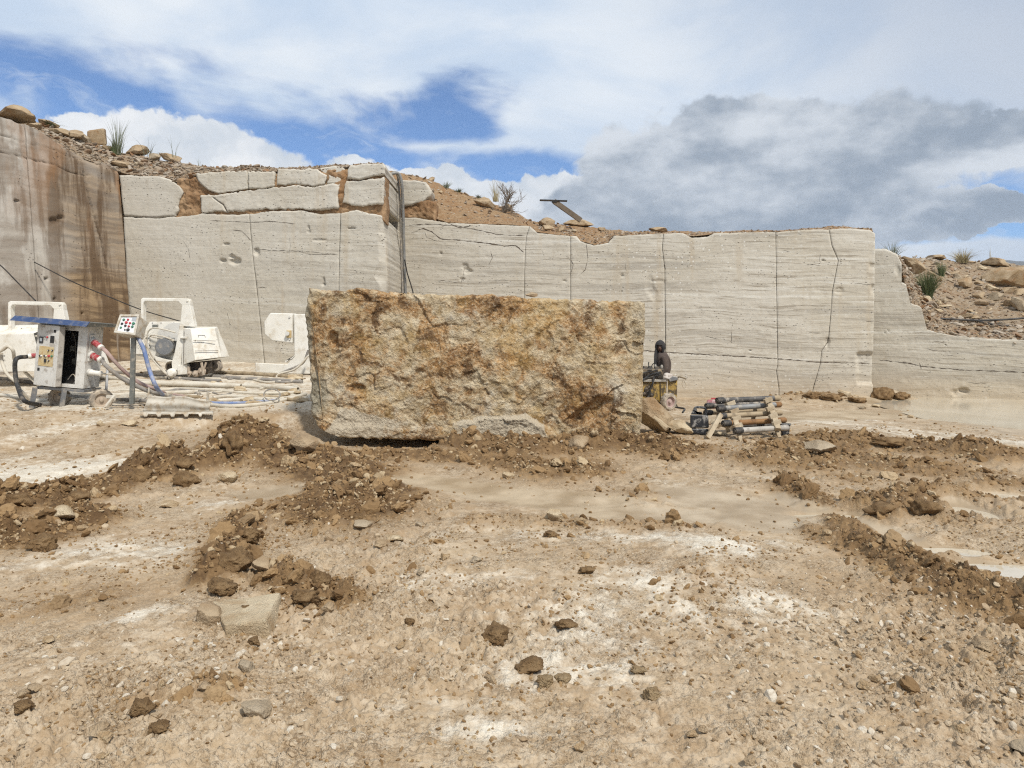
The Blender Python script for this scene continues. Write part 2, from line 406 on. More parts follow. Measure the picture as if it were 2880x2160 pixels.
def stone_scatter(cols, rough=0.9):
    def f(w, b):
        t, u, k = rgb(w, attr(w, 'tint')); v = w.geo
        c = w.mix(t, cols[0], cols[1]); c = w.mix(w.ramp(u, 0.72, 0.95), c, cols[2])
        n = w.noise(v, 60.0, 5, 0.6)
        c = w.mix(w.m('MULTIPLY', w.ramp(n, 0.4, 0.75), 0.5), c, cols[3])
        setb(w, b, c, rough, spec=0.25); bump(w, b, w.noise(v, 150.0, 4, 0.6), 0.6, 0.01)
    return f
new_mat('pebble', stone_scatter([(0.33, 0.235, 0.14), (0.50, 0.40, 0.275), (0.60, 0.54, 0.44), (0.26, 0.175, 0.098)]))
new_mat('clod_mud', stone_scatter([(0.14, 0.08, 0.034), (0.33, 0.215, 0.106), (0.46, 0.355, 0.22), (0.16, 0.094, 0.042)]))
new_mat('debris', stone_scatter([(0.26, 0.195, 0.135), (0.43, 0.375, 0.30), (0.235, 0.13, 0.065), (0.24, 0.17, 0.11)]))

def m_rock(lo, hi, stain, scale=3.0, stainlim=(0.52, 0.72)):
    def f(w, b):
        v = w.obj; n = w.noise(v, scale, 8, 0.6); n2 = w.noise(v, scale * 5, 6, 0.62)
        c = w.mix(w.ramp(n, 0.32, 0.68), lo, hi); c = w.mix(w.ramp(w.noise(v, scale * 0.8, 6, 0.6, 0.6, off=(4, 2, 1)), *stainlim), c, stain)
        c = w.mix(w.m('MULTIPLY', w.ramp(n2, 0.55, 0.8), 0.45), c, tuple(min(.62, q * 1.25) for q in hi))
        setb(w, b, c, 0.9, spec=0.25)
        bump(w, b, w.m('ADD', w.m('MULTIPLY', n2, 0.7), w.noise(v, scale * 22, 5, 0.6)), 0.8, 0.03)
    return f
new_mat('tan_rock', m_rock((0.285, 0.198, 0.115), (0.46, 0.355, 0.23), (0.31, 0.17, 0.07)))
new_mat('ochre_rock', m_rock((0.30, 0.205, 0.11), (0.45, 0.345, 0.225), (0.34, 0.18, 0.075)))
new_mat('grey_rock', m_rock((0.30, 0.232, 0.152), (0.44, 0.36, 0.255), (0.34, 0.24, 0.135)))
new_mat('pale_rock', m_rock((0.45, 0.345, 0.215), (0.62, 0.51, 0.35), (0.38, 0.255, 0.135), 4.0, (0.48, 0.7)))
new_mat('clod_big', m_rock((0.15, 0.087, 0.038), (0.32, 0.208, 0.104), (0.23, 0.137, 0.062), 9.0))
new_mat('clod_pale', m_rock((0.29, 0.195, 0.10), (0.45, 0.335, 0.195), (0.25, 0.16, 0.08), 9.0))
new_mat('brown_clay', m_rock((0.225, 0.125, 0.06), (0.41, 0.272, 0.155), (0.33, 0.165, 0.065), 1.6))

def m_soil(w, b):
    v = w.geo; n = w.noise(v, 0.9, 7, 0.62); n2 = w.noise(v, 7.0, 7, 0.65); n3 = w.noise(v, 30.0, 5, 0.6)
    c = w.mix(w.ramp(n, 0.35, 0.65), (0.33, 0.215, 0.118), (0.29, 0.165, 0.08)); c = w.mix(w.ramp(n2, 0.42, 0.72), c, (0.40, 0.30, 0.19))
    c = w.mix(w.m('MULTIPLY', w.ramp(n3, 0.5, 0.75), 0.7), c, (0.18, 0.105, 0.052))
    setb(w, b, c, 0.95, spec=0.2); bump(w, b, w.m('ADD', n2, n3), 0.9, 0.06)
new_mat('soil', m_soil)
def m_rubble(w, b):
    v = w.geo; n = w.noise(v, 0.9, 7, 0.62); n2 = w.noise(v, 7.0, 7, 0.65); n3 = w.noise(v, 30.0, 5, 0.6)
    c = w.mix(w.ramp(n, 0.35, 0.65), (0.32, 0.24, 0.155), (0.27, 0.18, 0.105)); c = w.mix(w.ramp(n2, 0.42, 0.72), c, (0.42, 0.35, 0.26))
    c = w.mix(w.m('MULTIPLY', w.ramp(n3, 0.5, 0.75), 0.7), c, (0.25, 0.175, 0.11))
    setb(w, b, c, 0.95, spec=0.2); bump(w, b, w.m('ADD', n2, n3), 0.9, 0.06)
new_mat('rubble_ground', m_rubble)

def m_travertine(w, b, lo=(0.315, 0.275, 0.215), mid=(0.54, 0.50, 0.425), hi=(0.635, 0.605, 0.535), contrast=1.0, specks=True):
    v = w.geo
    sp = w.n('SeparateXYZ', None, i0=v); X, Y, Z = sp.outputs
    warp = w.m('MULTIPLY', w.m('SUBTRACT', w.noise(w.vm('MULTIPLY', v, (0.3, 0.3, 0.7)), 1.0, 3, 0.5), 0.5), 0.42)
    zb = w.m('ADD', w.m('ADD', Z, w.m('MULTIPLY', X, 0.03)), warp)
    bed = w.n('CombineXYZ', None, X=w.m('MULTIPLY', X, 0.14), Y=w.m('MULTIPLY', Y, 0.14), Z=w.m('MULTIPLY', zb, 4.2)).outputs[0]
    s1 = w.noise(bed, 1.0, 7, 0.66); s2 = w.noise(bed, 5.5, 5, 0.65, off=(3, 1, 8))
    n1 = w.noise(v, 0.42, 4, 0.55, off=(2, 9, 4)); n2 = w.noise(v, 6.0, 7, 0.64)
    region = w.ramp(w.m('ADD', X, w.m('MULTIPLY', n1, 4.0)), -7.5, 3.0, 0.30 * contrast, 1.0 * contrast)   # strata grow clearer along the face
    c = w.mix(w.ramp(n1, 0.35, 0.65), mid, (mid[0] * 0.92, mid[1] * 0.90, mid[2] * 0.86))
    c = w.mix(w.m('MULTIPLY', w.ramp(s1, 0.50, 0.64), region), c, (0.40, 0.365, 0.305))
    c = w.mix(w.m('MULTIPLY', w.ramp(s1, 0.46, 0.34), region), c, hi)
    c = w.mix(w.m('MULTIPLY', w.ramp(s2, 0.53, 0.66), region), c, lo)
    c = w.mix(w.m('MULTIPLY', w.ramp(s2, 0.44, 0.34), w.m('MULTIPLY', region, 0.7)), c, (0.62, 0.59, 0.52))
    run = w.noise(w.vm('MULTIPLY', v, (2.2, 2.2, 0.16)), 1.0, 5, 0.62, off=(7, 7, 1))
    c = w.mix(w.m('MULTIPLY', w.ramp(run, 0.54, 0.75), 0.55), c, (0.43, 0.345, 0.235))
    foot = w.m('MULTIPLY', w.ramp(w.m('ADD', Z, w.m('MULTIPLY', n1, 0.8)), 1.15, 0.35), 0.6)               # ochre slurry splashed along the foot
    c = w.mix(foot, c, (0.50, 0.40, 0.275))
    c = w.mix(w.m('MULTIPLY', w.ramp(n2, 0.52, 0.78), 0.45), c, (0.64, 0.61, 0.54))
    c = w.mix(w.m('MULTIPLY', w.ramp(n2, 0.44, 0.28), 0.5), c, (0.35, 0.30, 0.235))
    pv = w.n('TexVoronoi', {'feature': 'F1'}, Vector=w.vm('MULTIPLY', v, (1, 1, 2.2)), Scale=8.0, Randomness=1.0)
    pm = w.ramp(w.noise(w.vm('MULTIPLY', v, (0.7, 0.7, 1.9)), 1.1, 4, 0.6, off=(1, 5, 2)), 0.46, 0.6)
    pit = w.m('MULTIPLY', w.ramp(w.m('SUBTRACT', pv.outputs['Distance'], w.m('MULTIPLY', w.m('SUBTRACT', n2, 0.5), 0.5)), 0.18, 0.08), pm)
    c = w.mix(w.m('MULTIPLY', pit, 0.85), c, (0.085, 0.065, 0.05))  # pits darkened in colour, standing in for occlusion shade
    if specks:
        sv = w.n('TexVoronoi', {'feature': 'F1'}, Vector=v, Scale=6.5, Randomness=1.0)
        sm = w.m('MULTIPLY', w.ramp(X, 1.5, 4.0), w.ramp(X, 9.5, 6.8)); sm = w.m('MULTIPLY', sm, w.ramp(n1, 0.36, 0.56))
        c = w.mix(w.m('MULTIPLY', w.m('MULTIPLY', w.ramp(sv.outputs['Distance'], 0.20, 0.10), sm), 0.8), c, (0.70, 0.68, 0.62))
    setb(w, b, c, 0.85, spec=0.3)
    h = w.m('SUBTRACT', w.m('ADD', w.m('MULTIPLY', n2, 0.5), w.m('MULTIPLY', s2, 0.2)), pit)
    bump(w, b, h, 0.75, 0.035)
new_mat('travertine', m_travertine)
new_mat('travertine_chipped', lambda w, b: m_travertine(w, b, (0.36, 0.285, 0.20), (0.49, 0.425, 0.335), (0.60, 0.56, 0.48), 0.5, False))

def m_brown_wall(w, b):
    v = w.geo; sp = w.n('SeparateXYZ', None, i0=v); X, Y, Z = sp.outputs
    low = w.ramp(w.m('ADD', Z, w.m('MULTIPLY', w.noise(v, 0.6, 4, 0.5), 2.0)), 5.6, 3.6)       # banded lower beds
    near = w.ramp(w.m('ADD', Y, w.m('MULTIPLY', w.noise(v, 0.5, 4, 0.5, off=(3, 3, 3)), 1.6)), 18.2, 19.1)
    warp = w.m('MULTIPLY', w.m('SUBTRACT', w.noise(v, 0.9, 4, 0.5), 0.5), 0.5)
    bed = w.n('CombineXYZ', None, X=w.m('MULTIPLY', X, 0.3), Y=w.m('MULTIPLY', Y, 0.3), Z=w.m('MULTIPLY', w.m('ADD', Z, warp), 6.0)).outputs[0]
    s1 = w.noise(bed, 1.0, 7, 0.65); s2 = w.noise(bed, 0.45, 6, 0.6, off=(5, 5, 5))
    run = w.noise(w.vm('MULTIPLY', v, (2.6, 2.6, 0.12)), 1.0, 6, 0.62); run2 = w.noise(w.vm('MULTIPLY', v, (1.5, 1.5, 0.06)), 1.0, 4, 0.55, off=(2, 6, 1))
    n2 = w.noise(v, 5.0, 7, 0.62); n1 = w.noise(v, 0.8, 5, 0.6, off=(6, 1, 1))
    c = w.mix(w.ramp(s2, 0.35, 0.65), (0.27, 0.225, 0.18), (0.40, 0.36, 0.305))
    band = w.mix(w.ramp(s1, 0.36, 0.62), (0.105, 0.066, 0.036), (0.33, 0.232, 0.135))
    c = w.mix(w.m('MULTIPLY', near, w.ramp(low, 0, 1, 0.55, 0.98)), c, band)
    c = w.mix(w.m('MULTIPLY', w.ramp(n1, 0.5, 0.62), w.ramp(near, 0, 1, 0.8, 0.15)), c, (0.50, 0.465, 0.41))
    c = w.mix(w.m('MULTIPLY', w.ramp(run, 0.48, 0.62), w.ramp(near, 0, 1, 0.55, 0.92)), c, (0.115, 0.072, 0.04))
    c = w.mix(w.m('MULTIPLY', w.m('MULTIPLY', w.ramp(run2, 0.58, 0.66), w.ramp(low, 0, 0.8)), 0.9), c, (0.46, 0.42, 0.36))
    rust = w.m('MULTIPLY', w.ramp(w.noise(w.vm('MULTIPLY', v, (1.2, 1.2, 0.25)), 1.0, 5, 0.6, off=(9, 2, 7)), 0.5, 0.64), w.ramp(Z, 3.6, 6.0))
    c = w.mix(w.m('MULTIPLY', w.m('MULTIPLY', rust, w.ramp(near, 0, 1, 0.5, 1.0)), 0.85), c, (0.30, 0.15, 0.06))
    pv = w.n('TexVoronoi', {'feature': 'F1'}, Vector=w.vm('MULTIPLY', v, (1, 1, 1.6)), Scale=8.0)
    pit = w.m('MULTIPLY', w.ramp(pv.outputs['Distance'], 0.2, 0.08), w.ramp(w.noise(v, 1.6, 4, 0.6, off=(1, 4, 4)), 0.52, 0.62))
    c = w.mix(w.m('MULTIPLY', pit, 0.75), c, (0.07, 0.05, 0.035))  # dark pit colour stands in for the shade inside the pits
    setb(w, b, c, 0.82, spec=0.3)
    bump(w, b, w.m('SUBTRACT', w.m('ADD', w.m('MULTIPLY', n2, 0.5), w.m('MULTIPLY', s1, 0.2)), pit), 0.7, 0.035)
new_mat('brown_travertine', m_brown_wall)

def m_block(w, b):
    r, g, k = rgb(w, attr(w, 'mask')); v = w.geo      # r rust, g chalk, k dark grey rind
    n1 = w.noise(v, 1.7, 8, 0.62, 0.4); n2 = w.noise(v, 7.0, 8, 0.66); n3 = w.noise(v, 28.0, 6, 0.66); n4 = w.noise(v, 2.6, 8, 0.65, 0.8, off=(5, 5, 2))
    c = w.mix(w.ramp(n2, 0.34, 0.66), (0.42, 0.305, 0.165), (0.66, 0.55, 0.38))
    c = w.mix(w.m('MULTIPLY', w.ramp(n1, 0.54, 0.70), 0.6), c, (0.60, 0.56, 0.47))
    rf = w.ramp(w.m('ADD', r, w.m('MULTIPLY', w.m('SUBTRACT', n4, 0.5), 1.9)), 0.24, 0.62)
    rust = w.mix(w.ramp(n2, 0.35, 0.68), (0.29, 0.12, 0.03), (0.56, 0.29, 0.08))
    c = w.mix(w.m('MULTIPLY', rf, w.ramp(n3, 0.3, 0.62, 0.95, 0.45)), c, rust)
    dk = w.ramp(w.m('ADD', w.noise(v, 3.4, 8, 0.7, 0.6, off=(1, 8, 3)), w.m('MULTIPLY', rf, 0.10)), 0.56, 0.68)
    c = w.mix(w.m('MULTIPLY', dk, 0.85), c, (0.12, 0.066, 0.03))
    yel = w.ramp(w.noise(v, 1.5, 6, 0.6, 0.5, off=(9, 3, 6)), 0.5, 0.66); c = w.mix(w.m('MULTIPLY', yel, 0.35), c, (0.54, 0.345, 0.11))
    kf = w.ramp(w.m('ADD', k, w.m('MULTIPLY', w.m('SUBTRACT', n4, 0.5), 0.7)), 0.35, 0.65)
    c = w.mix(kf, c, w.mix(w.ramp(n2, 0.35, 0.68), (0.24, 0.205, 0.14), (0.43, 0.39, 0.295)))
    gf = w.ramp(w.m('ADD', g, w.m('MULTIPLY', w.m('SUBTRACT', n2, 0.5), 0.9)), 0.42, 0.72)
    c = w.mix(gf, c, w.mix(n2, (0.48, 0.395, 0.275), (0.64, 0.56, 0.43)))
    c = w.mix(w.m('MULTIPLY', w.ramp(n3, 0.56, 0.72), 0.6), c, (0.70, 0.62, 0.48))
    c = w.mix(w.m('MULTIPLY', w.ramp(n3, 0.43, 0.3), 0.6), c, (0.19, 0.12, 0.06))
    setb(w, b, c, 0.9, spec=0.25)
    bump(w, b, w.m('ADD', w.m('MULTIPLY', n2, 0.6), n3), 0.95, 0.05)
new_mat('rusty_block', m_block)

def m_water(w, b):
    v = w.geo; n = w.noise(w.vm('MULTIPLY', v, (1.0, 0.6, 1.0)), 0.9, 6, 0.6)
    setb(w, b, w.mix(w.ramp(n, 0.35, 0.68), (0.47, 0.405, 0.30), (0.57, 0.51, 0.405)), 0.09, spec=0.5)
    bump(w, b, w.noise(w.vm('MULTIPLY', v, (1.0, 2.5, 1.0)), 7.0, 3, 0.5), 0.05, 0.02)
new_mat('muddy_water', m_water)

def m_plain(col, rough=0.6, metal=0.0, dirt=None, amt=0.5, scale=7.0, col2=None, lim=(0.48, 0.68), bumpy=0.15):
    def f(w, b):
        v = w.obj; n = w.noise(v, scale, 7, 0.64); n2 = w.noise(v, scale * 0.4, 5, 0.6, off=(3, 3, 3))
        c = w.mix(w.ramp(n2, 0.35, 0.7), col, col2 or tuple(min(1, q * 1.12) for q in col))
        if dirt: c = w.mix(w.m('MULTIPLY', w.ramp(n, *lim), amt), c, dirt)
        setb(w, b, c, w.ramp(n, 0.3, 0.7, max(0.05, rough - 0.08), min(1, rough + 0.12)), metal)
        bump(w, b, n, bumpy, 0.01)
    return f
DUST = (0.55, 0.475, 0.365)
new_mat('white_paint', m_plain((0.72, 0.685, 0.60), 0.55, 0, (0.48, 0.40, 0.285), 0.7, 5.0, (0.80, 0.775, 0.71), (0.48, 0.72), 0.3))
new_mat('white_paint_shabby', m_plain((0.60, 0.585, 0.54), 0.55, 0, (0.36, 0.32, 0.265), 0.8, 9.0, (0.66, 0.645, 0.60), (0.5, 0.66)))
new_mat('dark_recess', m_plain((0.02, 0.02, 0.02), 0.8, 0, (0.06, 0.05, 0.04), 0.5))
new_mat('black_rubber', m_plain((0.025, 0.025, 0.025), 0.65, 0, (0.26, 0.22, 0.17), 0.5, 9.0))
new_mat('black_cable', m_plain((0.02, 0.018, 0.016), 0.6, 0, (0.10, 0.085, 0.07), 0.5, 3.0))
new_mat('dusty_grey_hose', m_plain((0.22, 0.20, 0.175), 0.7, 0, DUST, 0.85, 6.0))
new_mat('dusty_white_hose', m_plain((0.52, 0.47, 0.38), 0.7, 0, (0.40, 0.33, 0.24), 0.7, 4.0, (0.62, 0.575, 0.485)))
new_mat('pinkish_hose', m_plain((0.36, 0.25, 0.22), 0.7, 0, DUST, 0.75, 6.0))
new_mat('blue_hose', m_plain((0.13, 0.19, 0.36), 0.65, 0, (0.42, 0.41, 0.40), 0.85, 5.0, lim=(0.4, 0.65)))
new_mat('blue_sheet', m_plain((0.05, 0.085, 0.19), 0.5, 0.2, (0.20, 0.21, 0.24), 0.75, 9.0))
new_mat('grey_steel', m_plain((0.22, 0.225, 0.23), 0.5, 0.5, (0.45, 0.40, 0.33), 0.8, 8.0))
new_mat('stained_steel', m_plain((0.16, 0.165, 0.15), 0.6, 0.3, (0.42, 0.38, 0.31), 0.8, 10.0))
new_mat('galvanised', m_plain((0.47, 0.43, 0.355), 0.75, 0.0, (0.36, 0.28, 0.185), 0.85, 8.0, (0.58, 0.54, 0.46), (0.44, 0.64), 0.4))
new_mat('tyre_dusty', m_plain((0.24, 0.205, 0.165), 0.9, 0, (0.50, 0.42, 0.32), 0.9, 12.0, lim=(0.38, 0.62)))
new_mat('rim_dusty', m_plain((0.42, 0.34, 0.26), 0.75, 0.1, (0.52, 0.45, 0.35), 0.8, 9.0))
new_mat('red_plastic', m_plain((0.33, 0.035, 0.04), 0.45, 0, (0.60, 0.50, 0.44), 0.75, 14.0))
new_mat('cream_plate', m_plain((0.56, 0.42, 0.20), 0.6, 0, (0.44, 0.26, 0.09), 0.75, 12.0, (0.60, 0.50, 0.31)))
new_mat('panel_white', m_plain((0.70, 0.70, 0.70), 0.45, 0, (0.55, 0.52, 0.48), 0.5, 12.0))
new_mat('button_red', m_plain((0.45, 0.05, 0.06), 0.4)); new_mat('button_green', m_plain((0.06, 0.20, 0.12), 0.4)); new_mat('button_black', m_plain((0.03, 0.03, 0.03), 0.4))
new_mat('glass_dial', m_plain((0.34, 0.36, 0.37), 0.15, 0, None))
new_mat('yellow_tank', m_plain((0.40, 0.25, 0.05), 0.6, 0, (0.07, 0.05, 0.03), 0.95, 9.0, (0.46, 0.33, 0.12), (0.42, 0.58)))
new_mat('oily_engine', m_plain((0.055, 0.045, 0.035), 0.55, 0.3, (0.24, 0.18, 0.12), 0.7, 16.0))
new_mat('cloth_dark', m_plain((0.075, 0.055, 0.046), 0.95, 0, (0.12, 0.09, 0.07), 0.7, 9.0, bumpy=0.5))
new_mat('hood_dark', m_plain((0.028, 0.026, 0.026), 0.95, 0, (0.06, 0.055, 0.05), 0.6, 9.0, bumpy=0.5))
new_mat('skin', m_plain((0.12, 0.065, 0.045), 0.6, 0, (0.08, 0.045, 0.03), 0.5, 20.0))
new_mat('rag', m_plain((0.50, 0.45, 0.40), 0.95, 0, (0.22, 0.16, 0.12), 0.7, 12.0))
new_mat('rod_dark', m_plain((0.075, 0.07, 0.065), 0.6, 0.3, (0.42, 0.37, 0.30), 0.85, 9.0, (0.13, 0.12, 0.11)))
new_mat('rod_rust', m_plain((0.24, 0.12, 0.045), 0.75, 0.2, (0.07, 0.045, 0.03), 0.8, 6.0, (0.34, 0.20, 0.09)))
new_mat('rod_tan', m_plain((0.34, 0.26, 0.16), 0.75, 0.1, (0.12, 0.09, 0.06), 0.8, 6.0, (0.42, 0.34, 0.23)))
new_mat('rod_grey', m_plain((0.21, 0.21, 0.205), 0.6, 0.3, (0.46, 0.41, 0.33), 0.8, 8.0, (0.28, 0.28, 0.27)))
new_mat('rod_pale', m_plain((0.40, 0.37, 0.32), 0.7, 0.1, (0.14, 0.12, 0.10), 0.75, 7.0, (0.48, 0.45, 0.40)))
new_mat('wood_pale', m_plain((0.33, 0.255, 0.16), 0.85, 0, (0.26, 0.185, 0.11), 0.7, 8.0, (0.50, 0.42, 0.30)))
new_mat('wood_grey', m_plain((0.15, 0.115, 0.08), 0.85, 0, (0.10, 0.08, 0.055), 0.7, 8.0))
new_mat('can_black', m_plain((0.022, 0.024, 0.028), 0.45, 0, (0.40, 0.38, 0.35), 0.75, 9.0, lim=(0.5, 0.62)))
new_mat('red_box', m_plain((0.30, 0.07, 0.085), 0.6, 0, (0.55, 0.45, 0.42), 0.8, 9.0, lim=(0.42, 0.6)))
new_mat('blade_green', m_plain((0.09, 0.115, 0.045), 0.75, 0, (0.17, 0.16, 0.075), 0.6, 3.0))
new_mat('blade_greygreen', m_plain((0.155, 0.17, 0.115), 0.8, 0, (0.27, 0.25, 0.18), 0.6, 3.0))
new_mat('blade_straw', m_plain((0.36, 0.30, 0.165), 0.85, 0, (0.24, 0.21, 0.11), 0.6, 3.0))
new_mat('twig', m_plain((0.17, 0.135, 0.10), 0.9, 0, (0.28, 0.24, 0.19), 0.6, 4.0))
new_mat('mountain', m_plain((0.10, 0.10, 0.09), 1.0, 0, (0.14, 0.13, 0.11), 0.8, 0.004))
new_mat('crack_shade_seam', m_plain((0.075, 0.055, 0.04), 0.95, 0, (0.16, 0.12, 0.085), 0.7, 6.0))  # dark line colour: painted shade of cracks, also used for panel seams
new_mat('rim_pink', m_plain((0.42, 0.30, 0.27), 0.75, 0.1, (0.50, 0.43, 0.35), 0.8, 9.0))
# ------------------------------------------------------------------ ground: height, masks, mesh
def fpts(lst, z=0.0): return [flat(a, b, z) for a, b in lst]
# ridges of pushed-up mud: photo trace on flat ground, half width (m), height (m), mud amount, clod density
RIDGES = [
    (fpts([(-300, 1500), (0, 1448), (110, 1425), (230, 1392)]), 0.34, 0.26, 1.0, 1.0),
    (fpts([(-200, 1560), (0, 1520), (110, 1508), (190, 1478)]), 0.30, 0.24, 1.0, 1.0),
    (fpts([(230, 1400), (330, 1372), (430, 1345)]), 0.24, 0.13, 0.9, 0.9),
    (fpts([(420, 1345), (520, 1322), (600, 1310)]), 0.40, 0.32, 1.0, 1.0),
    (fpts([(600, 1312), (660, 1280), (700, 1262)]), 0.40, 0.44, 1.0, 1.0),
    (fpts([(700, 1268), (800, 1285), (900, 1295)]), 0.45, 0.13, 0.95, 0.9),
    (fpts([(860, 1300), (960, 1330), (1000, 1390), (985, 1440)]), 0.50, 0.12, 1.0, 1.0),
    (fpts([(900, 1296), (1100, 1290), (1300, 1285)]), 0.36, 0.07, 0.85, 0.9),
    (fpts([(1320, 1262), (1480, 1275), (1640, 1262)]), 0.50, 0.26, 0.85, 1.0),
    (fpts([(1640, 1252), (1760, 1254), (1870, 1268)]), 0.50, 0.20, 1.0, 1.0),
    (fpts([(1400, 1300), (1560, 1335), (1620, 1330)]), 0.40, 0.14, 0.8, 0.9),
    (fpts([(1680, 1395), (1760, 1400), (1830, 1390)]), 0.25, 0.04, 0.55, 0.6),
    (fpts([(690, 1475), (655, 1540), (630, 1600), (600, 1640)]), 0.15, 0.17, 1.0, 1.2),
    (fpts([(800, 1640), (860, 1668), (900, 1680), (935, 1700)]), 0.16, 0.10, 0.8, 1.0),
    (fpts([(2270, 1278), (2350, 1252), (2440, 1252), (2600, 1264), (2760, 1284)]), 0.58, 0.22, 0.8, 0.8),
    (fpts([(2200, 1300), (2420, 1300), (2600, 1320)]), 0.55, 0.12, 0.75, 0.7),
    (fpts([(2880, 1400), (2760, 1350), (2640, 1335)]), 0.55, 0.08, 0.75, 0.6),
    (fpts([(2480, 1435), (2560, 1415), (2620, 1400)]), 0.30, 0.20, 0.8, 0.9),
    (fpts([(2120, 1320), (2220, 1360), (2300, 1420), (2380, 1480), (2440, 1540)]), 0.22, 0.07, 0.8, 0.9),
    (fpts([(2150, 1425), (2230, 1470), (2330, 1510), (2400, 1545)]), 0.16, 0.06, 0.7, 0.8),
    (fpts([(2450, 1540), (2560, 1600), (2650, 1640), (2760, 1690), (2950, 1730)]), 0.26, 0.10, 0.85, 1.0),
    (fpts([(2880, 1560), (2760, 1580), (2700, 1560)]), 0.16, 0.07, 0.8, 0.9),
    (fpts([(1050, 1480), (1250, 1465), (1500, 1470), (1750, 1480), (1980, 1490)]), 0.16, 0.02, 0.5, 0.45),
    (fpts([(700, 1440), (900, 1445), (1050, 1445)]), 0.28, 0.03, 0.6, 0.6),
    (fpts([(2050, 1640), (2200, 1700), (2350, 1790), (2500, 1850), (2800, 1960)]), 0.42, 0.02, 0.40, 0.55),
    (fpts([(480, 1960), (560, 1940), (620, 1950)]), 0.10, 0.05, 0.7, 1.0),
]
PUDDLES = [  # photo ellipse: cx, cy, rx, ry
    (2835, 1387, 70, 15), (2730, 1428, 62, 20), (2660, 1537, 120, 17), (2830, 1592, 130, 30), (2360, 1440, 110, 9),
]
WETBANDS = [
    (fpts([(2180, 1390), (2300, 1428), (2420, 1470), (2560, 1520), (2700, 1560), (2900, 1610)]), 0.20, 0.05),
    (fpts([(1000, 1375), (1180, 1350), (1330, 1365), (1500, 1395), (1700, 1405)]), 0.42, 0.045),
    (fpts([(740, 1385), (860, 1375)]), 0.38, 0.04),
    (fpts([(1950, 1390), (2080, 1420), (2140, 1460)]), 0.6, 0.02),
    (fpts([(2060, 1178), (2300, 1170), (2440, 1165)], -0.15), 1.1, 0.0),
    (fpts([(1500, 1400), (1720, 1440), (1980, 1450)]), 0.35, 0.02),
]
PALES = [  # photo ellipses of pale dried slurry: cx, cy, rx, ry, amount
    (150, 1335, 420, 55, 1.0), (420, 1225, 460, 40, .55), (300, 1545, 520, 45, .8), (150, 1590, 300, 22, .7), (600, 1420, 180, 18, .75), (640, 1225, 260, 35, .7),
    (1490, 1285, 110, 22, .9), (1680, 1335, 230, 24, .75), (1850, 1360, 250, 22, .6), (2100, 1345, 260, 26, .45), (1600, 1500, 300, 30, .6), (1820, 1520, 160, 24, .7),
    (2030, 1545, 190, 34, .95), (2180, 1690, 190, 42, .95), (1750, 1720, 360, 75, .66), (1870, 1640, 280, 50, .7), (1640, 1880, 280, 65, .82), (1380, 2050, 190, 30, .85), (1700, 1800, 280, 65, .68), (1300, 1640, 300, 40, .5), (1150, 1980, 260, 40, .4),
    (2330, 1720, 230, 40, .6), (2090, 1960, 90, 60, .6), (2620, 1740, 200, 30, .6), (330, 1735, 150, 28, .75), (1240, 1730, 90, 25, .5), (1130, 1180, 200, 20, .4), (2200, 1160, 300, 30, .7), (700, 1170, 220, 22, .8),
    (880, 1520, 500, 30, .35), (2700, 1240, 260, 40, .75), (2480, 1200, 200, 25, .6), (1450, 1920, 120, 26, .5), (2480, 1480, 140, 26, .5), (2760, 1480, 150, 26, .4),
]
BROWNS = [  # photo ellipses of browner churned floor: cx, cy, rx, ry, amount
    (330, 1690, 520, 75, .50), (750, 1430, 330, 40, .5), (300, 1390, 420, 50, .35), (620, 1230, 330, 45, .35), (1000, 1290, 330, 50, .6), (1560, 1290, 330, 50, .55), (1150, 1420, 300, 30, .35), (2500, 1330, 430, 75, .55), (2700, 1450, 260, 60, .5), (2450, 1640, 420, 70, .55), (2650, 1820, 330, 110, .40), (2250, 1440, 170, 60, .4), (700, 1640, 260, 110, .5), (420, 1990, 240, 60, .4), (1560, 1560, 330, 30, .3), (2200, 1900, 300, 90, .3), (120, 1930, 260, 90, .25), (1850, 1480, 300, 24, .35), (900, 1600, 260, 70, .3),
]
LEDGE = 11.25
POOLZ = -0.15
_py = np.array([7, 9, 10, 11.5, 13.7, 15.2, 16.7, 18.9, 21, 26]); _pxb = np.array([19, 13, 10.6, 8.55, 9.25, 9.4, 9.6, 9.8, 9.9, 9.9])
def base_height(X, Y):
    """the broad shape of the quarry floor, without roughness"""
    pm = 1 - sstep(-2.9, -0.6, X)
    sharp = sstep(-6.4, -5.2, X)
    e = 0.35 * vnoise(np.stack([X * 0.9, Y * 0.0 + 3.3], -1), 5)
    soft = sstep(8.6, 11.6, Y + e); hard = lerp(0.35 * sstep(8.8, 10.9, Y), 1.0, sstep(10.95, 11.3, Y + e * 0.4))
    plat = 0.35 * lerp(soft, hard, sharp) + np.clip(Y - 11.3, 0, 9) * 0.072
    back = -0.15 * sstep(11.5, 15.0, Y) * (1 - pm)
    xb = np.interp(Y, _py, _pxb) + 0.25 * vnoise(np.stack([X * 0.7, Y * 0.7], -1), 8)
    pool = -0.10 * sstep(-0.5, 0.7, X - xb) * sstep(7.5, 9.5, Y)
    h = plat * pm + back + pool - 0.17 * np.exp(-np.maximum(0, np.abs(X + 1.75) - 0.9) ** 2 / 0.12 - np.maximum(0, np.abs(Y - 11.0) - 0.75) ** 2 / 0.10)
    mound = 0.22 * np.exp(-(((X - 8.4) / 1.3) ** 2 + ((Y - 19.0) / 0.8) ** 2)) + 0.36 * np.exp(-(((X - 10.6) / 0.75) ** 2 + ((Y - 19.6) / 0.55) ** 2))
    return h + mound * 0.9
